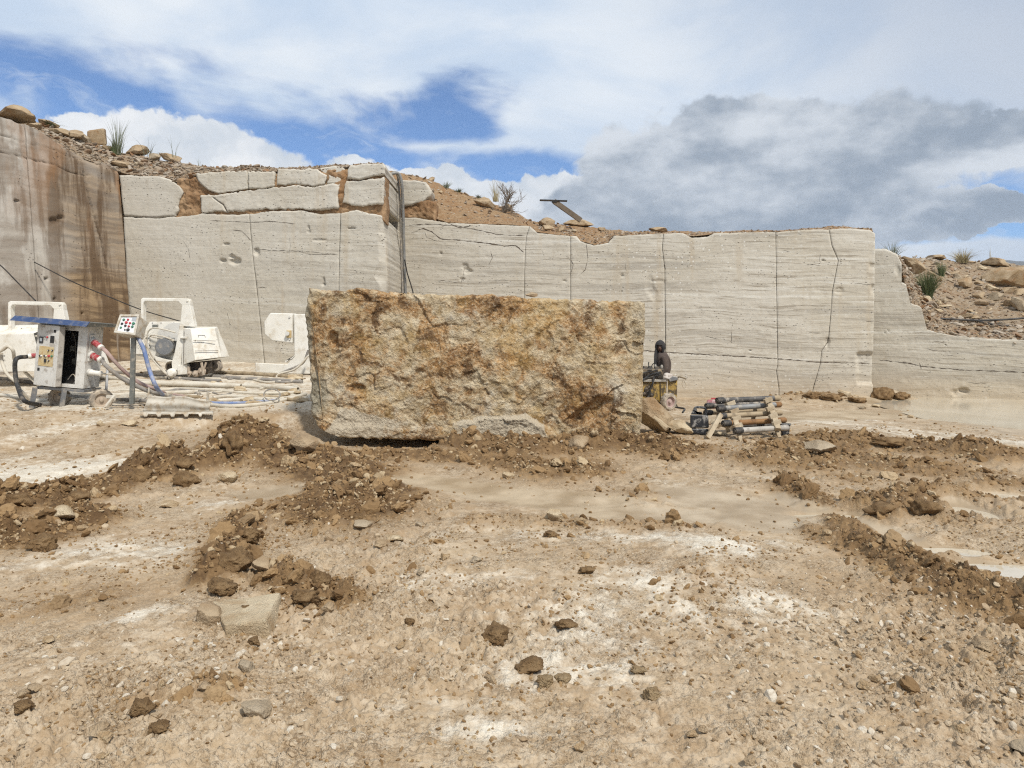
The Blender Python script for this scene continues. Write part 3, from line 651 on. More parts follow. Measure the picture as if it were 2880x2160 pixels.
def ground_fields(X, Y, detail=True):
    """height and the mud / pale / wet masks at world points"""
    X = np.asarray(X, float); Y = np.asarray(Y, float); P = np.stack([X, Y], -1)
    h = base_height(X, Y)
    low = fbm(P * 0.55, 4, seed=1); mid = fbm(P * 2.3, 4, seed=2)
    h = h + 0.035 * low + 0.018 * mid * sstep(2.0, 6.0, Y)
    mud = np.zeros_like(X); clod = np.zeros_like(X); rg = np.zeros_like(X)
    wob = 0.16 * fbm(P * 3.1, 3, seed=31)
    lump = np.clip(0.62 + 0.85 * fbm(P * 1.6, 4, 0.62, seed=9), 0.10, 1.5) * 1.0
    brk = sstep(-0.30, 0.25, fbm(P * 1.1, 4, 0.6, seed=33))          # the low ridges come and go
    for pts, wd, ht, am, cd in RIDGES:
        d, _ = poly_dist(X, Y, pts); q = np.exp(-(np.maximum(0, d + wob * wd * 1.6) / wd) ** 2)
        if ht < 0.09: q = q * brk
        rg = np.maximum(rg, ht * q * lump); mud = np.maximum(mud, am * np.minimum(1.0, 0.8 * q + 0.75 * np.exp(-(np.maximum(0, d + wob * wd * 2.4) / (wd * 1.9)) ** 2) * (brk if ht < .09 else 1))); clod = np.maximum(clod, cd * q)
    heap = np.maximum(np.exp(-(((X - 8.4) / 1.2) ** 2 + ((Y - 19.0) / 0.8) ** 2)), np.exp(-(((X - 10.6) / 0.8) ** 2 + ((Y - 19.6) / 0.6) ** 2)))
    mud = np.maximum(mud, 0.7 * heap); clod = np.maximum(clod, 0.7 * heap)
    # brown scattered mud on the graded floor
    streakL = fbm(np.stack([(X * 0.853 - Y * 0.521) * 3.6, (X * 0.521 + Y * 0.853) * 0.42], -1), 5, 0.6, seed=12)
    streakR = fbm(np.stack([(X * 0.96 + Y * 0.28) * 3.6, (-X * 0.28 + Y * 0.96) * 0.42], -1), 5, 0.6, seed=13)
    st = lerp(streakL, streakR, sstep(-0.8, 1.6, X))
    pale = np.zeros_like(X)
    u = X / np.maximum(Y, 0.3) * F + CX; vrow = HY + CAMZ * F / np.maximum(Y, 0.3)
    for cx, cy, rx, ry, am in PALES:
        gx, gy = flat(cx, cy); sx = rx / F * gy; sy = abs(flat(cx, cy - ry)[1] - flat(cx, cy + ry)[1]) / 2
        q = ((X - gx) / sx) ** 2 + ((Y - gy) / sy) ** 2
        pale = np.maximum(pale, am * np.exp(-q * 0.9))
    brn = np.zeros_like(X)
    for cx, cy, rx, ry, am in BROWNS:
        gx, gy = flat(cx, cy); sx = rx / F * gy; sy = abs(flat(cx, cy - ry)[1] - flat(cx, cy + ry)[1]) / 2
        brn = np.maximum(brn, am * np.exp(-(((X - gx) / sx) ** 2 + ((Y - gy) / sy) ** 2) * 0.9))
    mud = np.maximum(mud, np.clip(brn * (1.0 + 0.5 * mid) - 0.35 * st * sstep(0, .3, brn), 0, .8))
    clod = np.maximum(clod, 0.42 * sstep(.36, .62, brn * (1 + .6 * mid)))
    pale = np.clip(pale * 0.85 + 0.45 * st + 0.12 * mid - 0.25 * brn, 0, 1) * (1 - 0.9 * np.clip(mud * 1.2, 0, 1))
    shelf = sstep(-2.6, -3.2, X) * sstep(11.0, 11.8, Y); pale = np.maximum(pale, shelf * (0.6 + 0.35 * mid))
    wet = np.zeros_like(X); dip = np.zeros_like(X)
    for pts, wd, dp in WETBANDS:
        d, _ = poly_dist(X, Y, pts); q = np.exp(-(np.maximum(0, d + wob * wd) / wd) ** 2); q = q * (1 - np.clip(rg * 9, 0, 1))
        wet = np.maximum(wet, q); dip = np.maximum(dip, dp * q)
    xb = np.interp(Y, _py, _pxb); wet = np.maximum(wet, sstep(-1.4, 0.2, X - xb + wob * 2) * sstep(8, 10, Y) * (1 - 0.9 * np.clip(rg * 8, 0, 1)))
    for cx, cy, rx, ry in PUDDLES:
        gx, gy = flat(cx, cy); sx = rx / F * gy; sy = abs(flat(cx, cy - ry)[1] - flat(cx, cy + ry)[1]) / 2
        q = ((X - gx) / sx) ** 2 + ((Y - gy) / sy) ** 2 + 0.9 * mid
        k = np.exp(-np.maximum(q, 0) ** 2 * 0.35); rg = rg * (1 - 0.9 * k); dip = np.maximum(dip * (1 - k), 0.085 * k); wet = np.maximum(wet, sstep(0.3, 0.9, k)); mud = mud * (1 - 0.7 * k); clod = clod * (1 - k)
        h = lerp(h, base_height(X, Y), np.clip(k * 1.3, 0, 1))
    smoothness = np.clip(wet * 1.15, 0, 0.92)
    h = h + rg - dip
    if detail:
        grit = sstep(16, 7, Y)
        coarse = clod * (1 - smoothness)
        h = h + coarse * (0.19 * (billow(P * 6.0, 4, 0.62, seed=21) - 0.3) + 0.075 * (billow(P * 19.0, 3, 0.6, seed=22) - 0.3)) * sstep(30, 14, Y)
        h = h + (1 - smoothness) * (0.020 * st * sstep(20, 8, Y) + 0.024 * (billow(P * 5.0, 4, 0.62, seed=23) - 0.3) + grit * 0.020 * (billow(P * 14.0, 4, 0.65, seed=24) - .3) + sstep(6.5, 3.5, Y) * 0.009 * (billow(P * 38.0, 2, 0.6, seed=25) - .3))
        patch = sstep(-0.25, 0.35, fbm(P * 0.8, 3, seed=41) - 0.5 * pale)
        for sc, am, sd, far in ((9.0, 0.024, 51, 12.0), (21.0, 0.017, 52, 8.5), (43.0, 0.010, 53, 5.2)):
            f1, f2, idn = worley(P * sc + 0.25 * fbm(P * sc * 0.6, 2, seed=sd + 5)[..., None], sd)
            st_h = np.clip(1 - (f1 / (0.28 + 0.34 * idn)) ** 2, 0, 1) ** 0.6 * (idn > 0.45 - 0.2 * patch)
            h = h + am * (0.5 + idn) * st_h * (1 - smoothness) * lerp(0.25, 1.0, patch) * sstep(far * 1.15, far * 0.7, Y) * (1 - 0.5 * pale)
        ht = 0.0
        h = h + smoothness * 0.006 * vnoise(np.stack([(X * 0.85 - Y * 0.52) * 9, (X * 0.52 + Y * 0.85) * 0.8], -1), 61)
    return h, np.clip(mud, 0, 1), np.clip(pale, 0, 1), np.clip(wet, 0, 1), np.clip(clod * (1 - smoothness), 0, 1.3)

# graded grid: fine where the ground is near, coarse far out to the horizon
_t = np.linspace(-0.79, 0.79, 720); _o = 0.80 + np.geomspace(0.01, 5.0, 34)
_cols = np.concatenate([-_o[::-1], _t, _o])
_near = np.linspace(0.25, 2.30, 26, endpoint=False)
_mid = 1.0 / np.linspace(1 / 2.30, 1 / 22.0, 490); _far = np.geomspace(22.6, 9000, 46)
_rows = np.concatenate([_near, _mid, _far])
GX = _cols[None, :] * np.maximum(_rows[:, None], 0.9); GY = np.repeat(_rows[:, None], len(_cols), axis=1)
GH, GM, GP, GW, GC = ground_fields(GX, GY)
_n = len(_rows); 
GH[GY > 60] = np.minimum(GH[GY > 60], 0.0)
ground = fast_mesh('ground', np.stack([GX, GY, GH], -1).reshape(-1, 3), grid_faces(_n, len(_cols), True), MAT['quarry_mud'], None, True,
                   {'mask': np.stack([GM, GP, GW], -1).reshape(-1, 3)})
tag(ground, kind='structure')
def ground_z(x, y):
    """height of the ground mesh itself (bilinear in its own grid)"""
    x = np.atleast_1d(np.asarray(x, float)); y = np.atleast_1d(np.asarray(y, float))
    r = np.clip(np.interp(y, _rows, np.arange(_n)), 0, _n - 1.001); c = np.clip(np.interp(x / np.maximum(y, 0.9), _cols, np.arange(len(_cols))), 0, len(_cols) - 1.001)
    r0 = r.astype(int); c0 = c.astype(int); fr = r - r0; fc = c - c0
    a = GH[r0, c0] * (1 - fc) + GH[r0, c0 + 1] * fc; b = GH[r0 + 1, c0] * (1 - fc) + GH[r0 + 1, c0 + 1] * fc
    return a * (1 - fr) + b * fr
def grid_at(A, x, y):
    r = np.clip(np.rint(np.interp(y, _rows, np.arange(_n))).astype(int), 0, _n - 1); c = np.clip(np.rint(np.interp(x / np.maximum(y, 0.9), _cols, np.arange(len(_cols)))).astype(int), 0, len(_cols) - 1)
    return A[r, c]
def gp(px, py):
    """the ground point seen at a photo pixel"""
    D = np.linspace(2.0, 24.0, 4000); x = (px - CX) / F * D; z = ground_z(x, D); ray = CAMZ - (py - HY) / F * D
    k = np.argmax(ray < z); k = k if k > 0 else len(D) - 1
    return np.array([x[k], D[k], z[k]])
def gd(px, D):
    x = (px - CX) / F * D; return np.array([x, D, float(ground_z(x, D)[0])])

# ------------------------------------------------------------------ standing water
def water_sheet(name, pts, z):
    me = bpy.data.meshes.new(name); bm = bmesh.new()
    vs = [bm.verts.new((x, y, z)) for x, y in pts]; bm.faces.new(vs); bmesh.ops.triangulate(bm, faces=bm.faces); bm.normal_update()
    for f in bm.faces:
        if f.normal.z < 0: f.normal_flip()
    bm.to_mesh(me); bm.free(); me.materials.append(MAT['muddy_water'])
    return tag(link(bpy.data.objects.new(name, me)), kind='structure')
water_sheet('pool_water', [(8.2, 9.0), (16, 9.0), (24, 14), (24, 26), (9.2, 26), (9.2, 17.5), (8.7, 14.5), (8.0, 11.6)], POOLZ)
for cx, cy, rx, ry in PUDDLES:
    gx, gy = flat(cx, cy); sx = rx / F * gy * 1.5; sy = abs(flat(cx, cy - ry)[1] - flat(cx, cy + ry)[1]) / 2 * 1.5
    water_sheet('puddle_water', [(gx + sx * math.cos(a * 0.2618), gy + sy * math.sin(a * 0.2618)) for a in range(24)], float(base_height(np.array(gx), np.array(gy))) - 0.055)
# ------------------------------------------------------------------ quarry faces
class Plane:
    """an upright plane through two ground points given as (photo column, distance)"""
    def __init__(s, a, b):
        s.p = np.array([(a[0] - CX) / F * a[1], a[1]]); q = np.array([(b[0] - CX) / F * b[1], b[1]]); s.d = q - s.p
        n = np.array([s.d[1], -s.d[0]]); n /= np.linalg.norm(n); s.n = np.array([n[0], n[1], 0.0])
        if s.n[1] > 0: s.n = -s.n                      # towards the camera
    def at(s, px, py):
        px = np.asarray(px, float); py = np.asarray(py, float); u = (px - CX) / F
        D = (s.p[0] * s.d[1] - s.p[1] * s.d[0]) / (u * s.d[1] - s.d[0])
        return np.stack([u * D, D, CAMZ - (py - HY) / F * D], -1)
PL = Plane((340, 19.5), (1083, 18.0)); PR = Plane((1133, 21.0), (2460, 19.0)); PX = Plane((2465, 20.3), (2880, 18.9))
PBLK = Plane((850, 10.55), (1800, 10.4))
def resample(pts, n):
    p = np.array(pts, float); d = np.concatenate([[0], np.cumsum(np.hypot(*np.diff(p, axis=0).T))]); t = np.linspace(0, d[-1], n)
    return np.stack([np.interp(t, d, p[:, 0]), np.interp(t, d, p[:, 1])], -1)
def patch(name, plane, top, bottom, left, right, material, parent=None, cell=4.0, depth=0.6, rough=0.012, edge=0.04, jag=(1.5, 1.5, 1.5, 1.5),
          grooves=(), seed=0, extra=None, masks=None, push=0.0, back=(0, 1, 0), rings=5, bulge=0.0):
    """a rough slab of rock whose front outline is four photo-pixel curves on an upright plane; sides run back by depth metres"""
    L = lambda c: np.hypot(*np.diff(np.array(c, float), axis=0).T).sum()
    nc = max(3, int(max(L(top), L(bottom)) / cell)); nr = max(3, int(max(L(left), L(right)) / cell))
    T, B, Lf, Rt = resample(top, nc), resample(bottom, nc), resample(left, nr), resample(right, nr)
    def jit(c, a, sd, ax):
        q = c.copy(); q[:, ax] += a * (fbm(q * 0.06 + sd, 4, 0.6, seed=sd) * 1.6); q[0] = c[0]; q[-1] = c[-1]; return q
    T = jit(T, jag[0], seed + 1, 1); B = jit(B, jag[1], seed + 2, 1); Lf = jit(Lf, jag[2], seed + 3, 0); Rt = jit(Rt, jag[3], seed + 4, 0)
    s = np.linspace(0, 1, nc)[None, :, None]; t = np.linspace(0, 1, nr)[:, None, None]
    C = (1 - t) * T[None] + t * B[None] + (1 - s) * Lf[:, None] + s * Rt[:, None] - ((1 - s) * (1 - t) * T[0] + s * (1 - t) * T[-1] + (1 - s) * t * B[0] + s * t * B[-1])
    PXX, PYY = C[..., 0], C[..., 1]; W = plane.at(PXX, PYY)
    sc = W[..., 1] / F                                    # metres per photo pixel here
    wi = np.minimum(s[..., 0], 1 - s[..., 0]) * L(top) * sc.mean(); hi = np.minimum(t[..., 0], 1 - t[..., 0]) * L(left) * sc.mean()
    ed = np.minimum(np.broadcast_to(wi, PXX.shape), np.broadcast_to(hi, PXX.shape))
    disp = rough * (fbm(W * 1.3, 5, 0.55, seed=seed) * 1.2 + 0.35 * fbm(W * 9.0, 3, 0.6, seed=seed + 8))
    er = edge * (0.5 + 1.2 * np.clip(0.5 + fbm(W * 2.6, 3, seed=seed + 5), 0, 1))
    disp = disp - er * np.clip(1 - ed / np.maximum(er, 1e-4), 0, 1) ** 2 - 0.25 * edge * np.exp(-ed / (edge * 2.5 + 1e-4)) * np.clip(fbm(W * 4.0, 4, seed=seed + 6) * 2, 0, 1)
    disp = disp + bulge * (np.clip(ed / 0.5, 0, 1) - 1)
    for pts, hw, dp in grooves:
        d, _ = poly_dist(PXX + 1.6 * fbm(W * 3.0, 3, seed=77), PYY + 1.6 * fbm(W * 3.0, 3, seed=78), pts); d = d * sc
        disp = disp - dp * np.clip(1.25 - d / (hw * (0.75 + 0.6 * np.clip(0.5 + fbm(W * 2.0, 3, seed=79), 0.0, 1))), 0, 1)
    at = None
    if extra is not None: disp = disp + extra(W, PXX, PYY)
    if masks is not None: at = masks(W, PXX, PYY)
    W = W + plane.n * (disp + push)[..., None]
    i = np.arange(nr * nc).reshape(nr, nc)
    loop = np.concatenate([i[0, :], i[1:, -1], i[-1, -2::-1], i[-2:0, 0]])
    V = [W.reshape(-1, 3)]; Fc = [grid_faces(nr, nc)]; prev = loop; base = nr * nc; m = len(loop); bk = np.array(back, float); ring0 = W.reshape(-1, 3)[loop]
    cen = ring0.mean(0)
    AT = [at.reshape(-1, 3)] if at is not None else None
    for k in range(1, rings + 1):
        f = (k / rings) ** 1.6; q = ring0 + bk * depth * f
        if k < rings: q = q + 0.6 * edge * np.stack([fbm(q * 2.1, 3, seed=seed + 11), 0 * q[:, 0], fbm(q * 2.1, 3, seed=seed + 12)], -1)
        V.append(q); cur = base + np.arange(m)
        Fc.append(np.stack([prev, np.roll(prev, -1), np.roll(cur, -1), cur], -1)); prev = cur; base += m
        if AT is not None: AT.append(at.reshape(-1, 3)[loop])
    o = fast_mesh(name, np.concatenate(V), np.concatenate(Fc), material, parent, True, {'mask': np.concatenate(AT)} if AT is not None else None)
    o.data.set_sharp_from_angle(angle=R(55)); return o

# --- the pale sawn face on the left, its broken upper beds and clay seam
lw = empty('quarry_wall', (-7, 19, 0), 0, 'tall pale grey sawn travertine face with cracked blocks along its top', 'rock face')
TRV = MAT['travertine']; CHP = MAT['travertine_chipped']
cutA = [(699, 532), (703, 640), (712, 730), (727, 860), (742, 1010), (747, 1060)]; cutB = [(957, 600), (954, 700), (952, 830), (950, 1060)]
gL = [([(600, 556), (628, 575), (640, 598)], .02, .05)]
grvL = []
holes = [(662, 735, 17, 9, .10), (627, 733, 9, 5, .08), (652, 722, 8, 5, .06), (722, 708, 9, 12, .07), (636, 686, 10, 4, .05), (868, 640, 3, 6, .05), (868, 650, 5, 3, .04), (988, 642, 12, 2.2, .04), (910, 790, 4, 10, .05), (910, 800, 5, 4, .06), (1105, 700, 4, 9, .04), (520, 925, 5, 8, .02), (900, 675, 20, 3, .03)]
def holer(lst):
    def f(W, x, y):
        d = np.zeros_like(x); wob = 0.45 * fbm(W * 5.0, 3, seed=90)
        for cx, cy, rx, ry, dp in lst: d = d - dp * sstep(1.25, 0.55, np.hypot((x - cx) / rx, (y - cy) / ry) + wob)
        return d
    return f
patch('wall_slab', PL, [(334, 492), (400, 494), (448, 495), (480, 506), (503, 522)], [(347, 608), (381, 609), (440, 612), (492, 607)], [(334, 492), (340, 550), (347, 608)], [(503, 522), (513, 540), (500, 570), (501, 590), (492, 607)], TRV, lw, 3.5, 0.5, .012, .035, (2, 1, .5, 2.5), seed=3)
def lower(x0, x1, seed, left, right, top, **k):
    bot = [left[-1], right[-1]]
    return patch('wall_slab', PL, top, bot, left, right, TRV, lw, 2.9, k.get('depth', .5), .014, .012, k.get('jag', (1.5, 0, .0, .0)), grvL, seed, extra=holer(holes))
lower(347, 700, 11, [(347, 610), (356, 800), (372, 1060)], [(a - .5, b) for a, b in [(701, 602)] + cutA[1:]], [(347, 610), (440, 614), (492, 610), (530, 608), (569, 601), (640, 604), (701, 602)])
lower(700, 950, 12, [(a + .5, b) for a, b in [(701, 602)] + cutA[1:]], [(a - .4, b) for a, b in cutB], [(701, 602), (760, 594), (850, 592), (900, 602), (957, 600)])
def chipped_edge(W, x, y):
    e = 14 + 12 * fbm(np.stack([y * 0.02, y * 0.0], -1), 4, seed=66) + 16 * np.exp(-((y - 770) / 26) ** 2)
    return holer(holes)(W, x, y) - 0.09 * sstep(1083 - e, 1085, x) - 0.03 * sstep(1083 - e - 2, 1083 - e + 1, x)
patch('wall_slab', PL, [(957, 600), (1000, 590), (1040, 600), (1072, 606)], [(950, 1060), (1088, 1060)], [(a + .4, b) for a, b in cutB], [(1072, 606), (1080, 680), (1084, 760), (1082, 860), (1088, 1060)], TRV, lw, 2.6, 3.2, .014, .02, (2, 0, 0, 1.5), grvL, 13, extra=chipped_edge, back=(0.0, 1, 0))
# broken blocks of the upper beds
BL = [
    ([(550, 489), (600, 485), (640, 483), (695, 482)], [(617, 545), (650, 538), (698, 531)], [(550, 489), (560, 515), (585, 535), (617, 545)], [(695, 482), (698, 531)], .35),
    ([(698, 482), (740, 484), (771, 484)], [(700, 531), (740, 530), (771, 523)], [(698, 482), (700, 531)], [(771, 484), (772, 505), (771, 523)], .35),
    ([(779, 477), (830, 474), (889, 474)], [(779, 520), (840, 516), (880, 523), (912, 514)], [(779, 477), (777, 500), (779, 520)], [(889, 474), (905, 485), (918, 492), (912, 514)], .4),
    ([(921, 491), (940, 494), (955, 503)], [(915, 514), (935, 514), (956, 511)], [(921, 491), (919, 503), (915, 514)], [(955, 503), (956, 511)], .3),
    ([(892, 468), (925, 465), (958, 465)], [(905, 484), (930, 489), (957, 500)], [(892, 468), (896, 476), (905, 484)], [(958, 465), (966, 477), (957, 500)], .4),
    ([(985, 466), (1030, 462), (1079, 459)], [(977, 505), (1010, 504), (1040, 498), (1083, 492)], [(985, 466), (977, 480), (977, 505)], [(1079, 459), (1086, 470), (1083, 492)], 2.4),
    ([(562, 552), (585, 549), (617, 549), (650, 542), (699, 536), (771, 527), (840, 521), (880, 527), (912, 518), (954, 516)], [(569, 600), (600, 594), (641, 597), (700, 592), (730, 588), (830, 588), (900, 590), (950, 585)], [(562, 552), (566, 575), (569, 600)], [(954, 516), (950, 550), (950, 585)], .45),
    ([(972, 509), (1010, 508), (1045, 502), (1080, 497)], [(962, 570), (1000, 578), (1040, 578), (1074, 575)], [(972, 509), (966, 540), (962, 570)], [(1080, 497), (1078, 540), (1074, 575)], 2.8),
]
for k, (t_, b_, l_, r_, dep) in enumerate(BL):
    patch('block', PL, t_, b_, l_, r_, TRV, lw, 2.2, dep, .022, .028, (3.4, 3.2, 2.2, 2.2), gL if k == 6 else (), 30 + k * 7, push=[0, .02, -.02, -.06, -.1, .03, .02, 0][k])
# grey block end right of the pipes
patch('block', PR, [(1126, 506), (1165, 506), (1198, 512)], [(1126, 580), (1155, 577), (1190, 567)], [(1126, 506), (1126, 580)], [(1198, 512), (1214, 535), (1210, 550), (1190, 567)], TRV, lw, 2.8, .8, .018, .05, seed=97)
def clay(W, x, y): return 0.16 * (billow(W * 2.2, 4, 0.6, seed=55) - 0.25) + 0.05 * fbm(W * 9, 3, seed=56)
patch('clay_seam', PL, [(490, 500), (600, 490), (800, 484), (960, 470), (1078, 470)], [(480, 625), (700, 616), (900, 616), (1077, 622)], [(490, 500), (480, 625)], [(1078, 470), (1077, 622)], MAT['brown_clay'], lw, 2.8, .6, .03, .05, (0, 0, 0, 0), seed=50, extra=clay, push=-.085)
patch('clay_seam', PR, [(1085, 560), (1140, 566), (1200, 560), (1225, 568)], [(1085, 616), (1140, 612), (1180, 614), (1225, 622)], [(1085, 560), (1085, 616)], [(1225, 568), (1225, 622)], MAT['brown_clay'], lw, 2.8, .6, .03, .05, (0, 0, 0, 0), seed=52, extra=clay, push=-.06)

# --- the long banded face on the right
rw = empty('quarry_wall', (4, 20, 0), 0, 'long lower travertine face with wavy grey strata and vertical saw cuts', 'rock face')
V1 = [(1490, 636), (1481, 663), (1477, 710), (1474, 830), (1473, 1130)]; V2 = [(1605, 664), (1605, 840), (1605, 1130)]; V3 = [(1866, 657), (1863, 699), (1870, 758), (1872, 960), (1873, 1130)]
V4 = [(2182, 653), (2184, 786), (2186, 910), (2188, 1025), (2184, 1043), (2191, 1094), (2191, 1130)]; V5 = [(2332, 645), (2340, 690), (2358, 733), (2341, 822), (2338, 875), (2330, 963), (2312, 985), (2307, 1025), (2287, 1096), (2285, 1130)]
hcrack = [(1780, 984), (1900, 992), (2040, 1000), (2166, 1007), (2307, 1019), (2414, 1021), (2450, 1022)]
grvR = []
holesR = [(1308, 750, 10, 9, .05), (1316, 762, 14, 7, .05), (1300, 785, 8, 4, .04), (1828, 800, 11, 28, .03), (1838, 830, 9, 20, .03), (1240, 712, 4, 4, .04), (2360, 816, 12, 9, .03), (2316, 732, 5, 3, .05), (2327, 960, 6, 16, .05), (1960, 985, 3, 1.5, .04), (2110, 986, 4, 2, .04), (1850, 790, 20, 6, .03), (1750, 775, 4, 5, .04), (1588, 790, 6, 3, .04)]
def rightend(W, x, y):
    d = holer(holesR)(W, x, y)
    wob = 9 * fbm(W * 2.0, 4, seed=71)
    chip = sstep(2444, 2452, x + wob) * (sstep(0, 18, y - 735) * sstep(30, 8, y - 735) + sstep(0, 14, y - 795) * sstep(40, 14, y - 795) * 1.0)
    low = sstep(-6, 6, (x - 2412) * 0.9 + wob) * sstep(985, 1000, y + wob) * sstep(1085, 1075, y)
    return d - 0.06 * chip - 0.09 * low - 0.08 * sstep(2461, 2456, x) * 0
def notch(W, x, y): return holer(holesR)(W, x, y) - 0.25 * sstep(8, -4, np.hypot((x - 1672) / 2.4, (y - 662)) - 16 + 10 * fbm(W * 3, 3, seed=72))
def rslab(seed, left, right, top, ex=None, cell=3.0, depth=.5, jag=(1.2, 0, 0, 0)):
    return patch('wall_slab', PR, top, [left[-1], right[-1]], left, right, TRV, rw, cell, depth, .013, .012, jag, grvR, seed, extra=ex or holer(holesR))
sh = lambda c, d: [(a + d, b) for a, b in c]
rslab(101, [(1085, 612), (1085, 1130)], sh(V1, -.45), [(1085, 612), (1170, 612), (1259, 627), (1358, 631), (1478, 635), (1489.5, 636)])
rslab(102, sh(V1, .45), sh(V2, -.6), [(1490.5, 636), (1512, 655), (1560, 660), (1604, 664)])
rslab(103, sh(V2, .6), sh(V3, -.7), [(1606, 664), (1622, 664), (1634, 680), (1670, 690), (1712, 684), (1722, 664), (1800, 660), (1865, 657)], notch)
rslab(104, sh(V3, .7), sh(V4, -.7), [(1867, 657), (1920, 655), (1945, 668), (1990, 665), (2010, 655), (2100, 653), (2181, 653)])
rslab(105, sh(V4, .7), sh(V5, -.5), [(2183, 653), (2260, 646), (2331.5, 645)])
rslab(106, sh(V5, .5), [(2462, 657), (2460, 800), (2457, 960), (2455, 1130)], [(2332.5, 645), (2390, 642), (2448, 647), (2462, 657)], rightend, depth=1.6, jag=(1.2, 0, 0, 1.0))
# --- the stepped remnant beyond the pool
xw = empty('quarry_wall', (12, 20, 0), 0, 'stepped travertine remnant rising from the muddy pool', 'rock face')
grvX = []
holesX = [(2710, 1098, 14, 9, .10), (2690, 1105, 20, 10, .03), (2525, 760, 8, 14, .03), (2490, 935, 3, 2, .04), (2500, 930, 3, 2, .04), (2660, 970, 2, 2, .04)]
patch('wall_slab', PX, [(2440, 700), (2495, 700), (2524, 716), (2536, 740), (2532, 790), (2548, 800), (2560, 850), (2592, 866), (2592, 905), (2604, 925), (2650, 938), (2720, 948), (2820, 955), (2900, 958), (3300, 980)], [(2440, 1150), (3300, 1190)],
      [(2440, 700), (2440, 1150)], [(3300, 980), (3300, 1190)], TRV, xw, 3.8, .5, .016, .03, (2.5, 0, 0, 0), grvX, 120, extra=holer(holesX))

# --- the brown stained face on the far left: it leans and runs towards the camera
bwall = empty('quarry_wall', (-12, 17, 0), 0, 'brown stained travertine face with dark bands and pale runs at the frame edge', 'rock face')
def quad_patch(name, c4, material, parent, nr, nc, ex=None, depth=0.5, seed=0, edge=.03, toward=(1, 0, 0), backdir=(-1, 0, 0)):
    tl, tr, br, bl = [np.array(c, float) for c in c4]; s = np.linspace(0, 1, nc)[None, :, None]; t = np.linspace(0, 1, nr)[:, None, None]
    W = (1 - t) * ((1 - s) * tl + s * tr) + t * ((1 - s) * bl + s * br)
    return W
def brown(W, s, t):
    return 0.03 * fbm(W * 0.9, 5, 0.55, seed=140) + 0.010 * fbm(np.stack([W[..., 0], W[..., 1] * 0.6, W[..., 2] * 6], -1), 3, seed=141)
def brown_slab(y0, y1, seed):
    """between two distances along the face; the right end is the corner with the pale wall"""
    A = P3(331, 470, 19.5); Bm = P3(385, 1060, 19.3)                      # corner line, top and foot
    dirn = np.array([-1.26, -2.9, 0.0]) / 2.9
    n_c = int(abs(y1 - y0) / 0.03); n_r = 190
    tt = np.linspace(0, 1, n_r)[:, None]; d = np.linspace(19.45 - y1, 19.45 - y0, n_c)[None, :]
    crest = 6.35 + 0.10 * d + 0.28 * sstep(0.7, 2.6, d) + 0.14 * fbm(np.stack([d * 1.3, d * 0], -1), 4, seed=seed)      # top of the face along its run
    top = np.stack([A[0] + dirn[0] * d, 19.5 + dirn[1] * d, crest], -1); bot = np.stack([Bm[0] + dirn[0] * d, 19.3 + dirn[1] * d, 0 * d - 0.3], -1)
    W = (1 - tt[..., None]) * top + tt[..., None] * bot
    nrm = np.array([0.92, -0.38, 0.1]); nrm /= np.linalg.norm(nrm)
    disp = 0.035 * fbm(W * 0.9, 5, 0.55, seed=140) + 0.012 * fbm(W * np.array([1, .6, 6]), 3, seed=141)
    dd = np.broadcast_to(d, W.shape[:2]); z = W[..., 2]
    crk, _ = poly_dist(dd, z, [(0.95, 6.0), (0.82, 5.2), (0.72, 4.7), (0.62, 4.2), (0.52, 3.5)]); disp = disp - 0.10 * np.clip(1.2 - crk / .022, 0, 1)
    for cz, amp in ((6.35, .5), (5.95, .8)):
        cr = np.abs(z - (cz + 0.04 * (dd - 1.5) + 0.10 * fbm(np.stack([dd * 1.7, dd * 0 + cz], -1), 4, seed=145))); disp = disp - 0.05 * amp * np.clip(1.2 - cr / .02, 0, 1) * (dd > 0.8)
    for hd, hz, hr in ((1.75, 4.55, .13), (1.6, 4.65, .10), (2.05, 3.05, .06), (1.9, 2.55, .05), (1.25, 2.2, .04), (1.1, 1.9, .04), (1.0, 1.4, .05), (2.6, 4.9, .06)):
        disp = disp - 0.08 * sstep(1.2, .6, np.hypot((dd - hd) / hr, (z - hz) / (hr * .7)) + .5 * fbm(W * 5, 3, seed=146))
    bite = sstep(0.0, 0.5, z - (crest - 0.22 - 0.15 * fbm(np.stack([dd * 2.1, dd * 0], -1), 4, seed=147))); disp = disp - 0.35 * bite * sstep(1.9, 0.6, dd)
    W = W + nrm * disp[..., None]
    back = W[[0]] + np.array([-0.9, 0.3, 0.0]); W = np.concatenate([back, W]); n_r += 1
    ends = []
    V = W.reshape(-1, 3); Fc = grid_faces(n_r, n_c)
    lo = len(V); colL = np.arange(n_r) * n_c; colR = colL + n_c - 1
    bL = V[colL] + np.array([-0.5, 0.1, 0]); bR = V[colR] + np.array([-0.5, 0.1, 0])
    V = np.concatenate([V, bL, bR]); iL = lo + np.arange(n_r); iR = lo + n_r + np.arange(n_r)
    Fc = np.concatenate([Fc, np.stack([colL[:-1], iL[:-1], iL[1:], colL[1:]], -1), np.stack([colR[:-1], colR[1:], iR[1:], iR[:-1]], -1)])
    o = fast_mesh('wall_slab', V, Fc, MAT['brown_travertine'], bwall, True); o.data.set_sharp_from_angle(angle=R(50)); return o
for o in (lw, rw, xw, bwall):
    o['kind'] = 'thing'
    for c in children(o): c.matrix_parent_inverse = Matrix.Translation(-o.location)
brown_slab(17.17, 19.45, 150); brown_slab(10.0, 17.145, 151)
for c in children(bwall): c.matrix_parent_inverse = Matrix.Translation(-bwall.location)
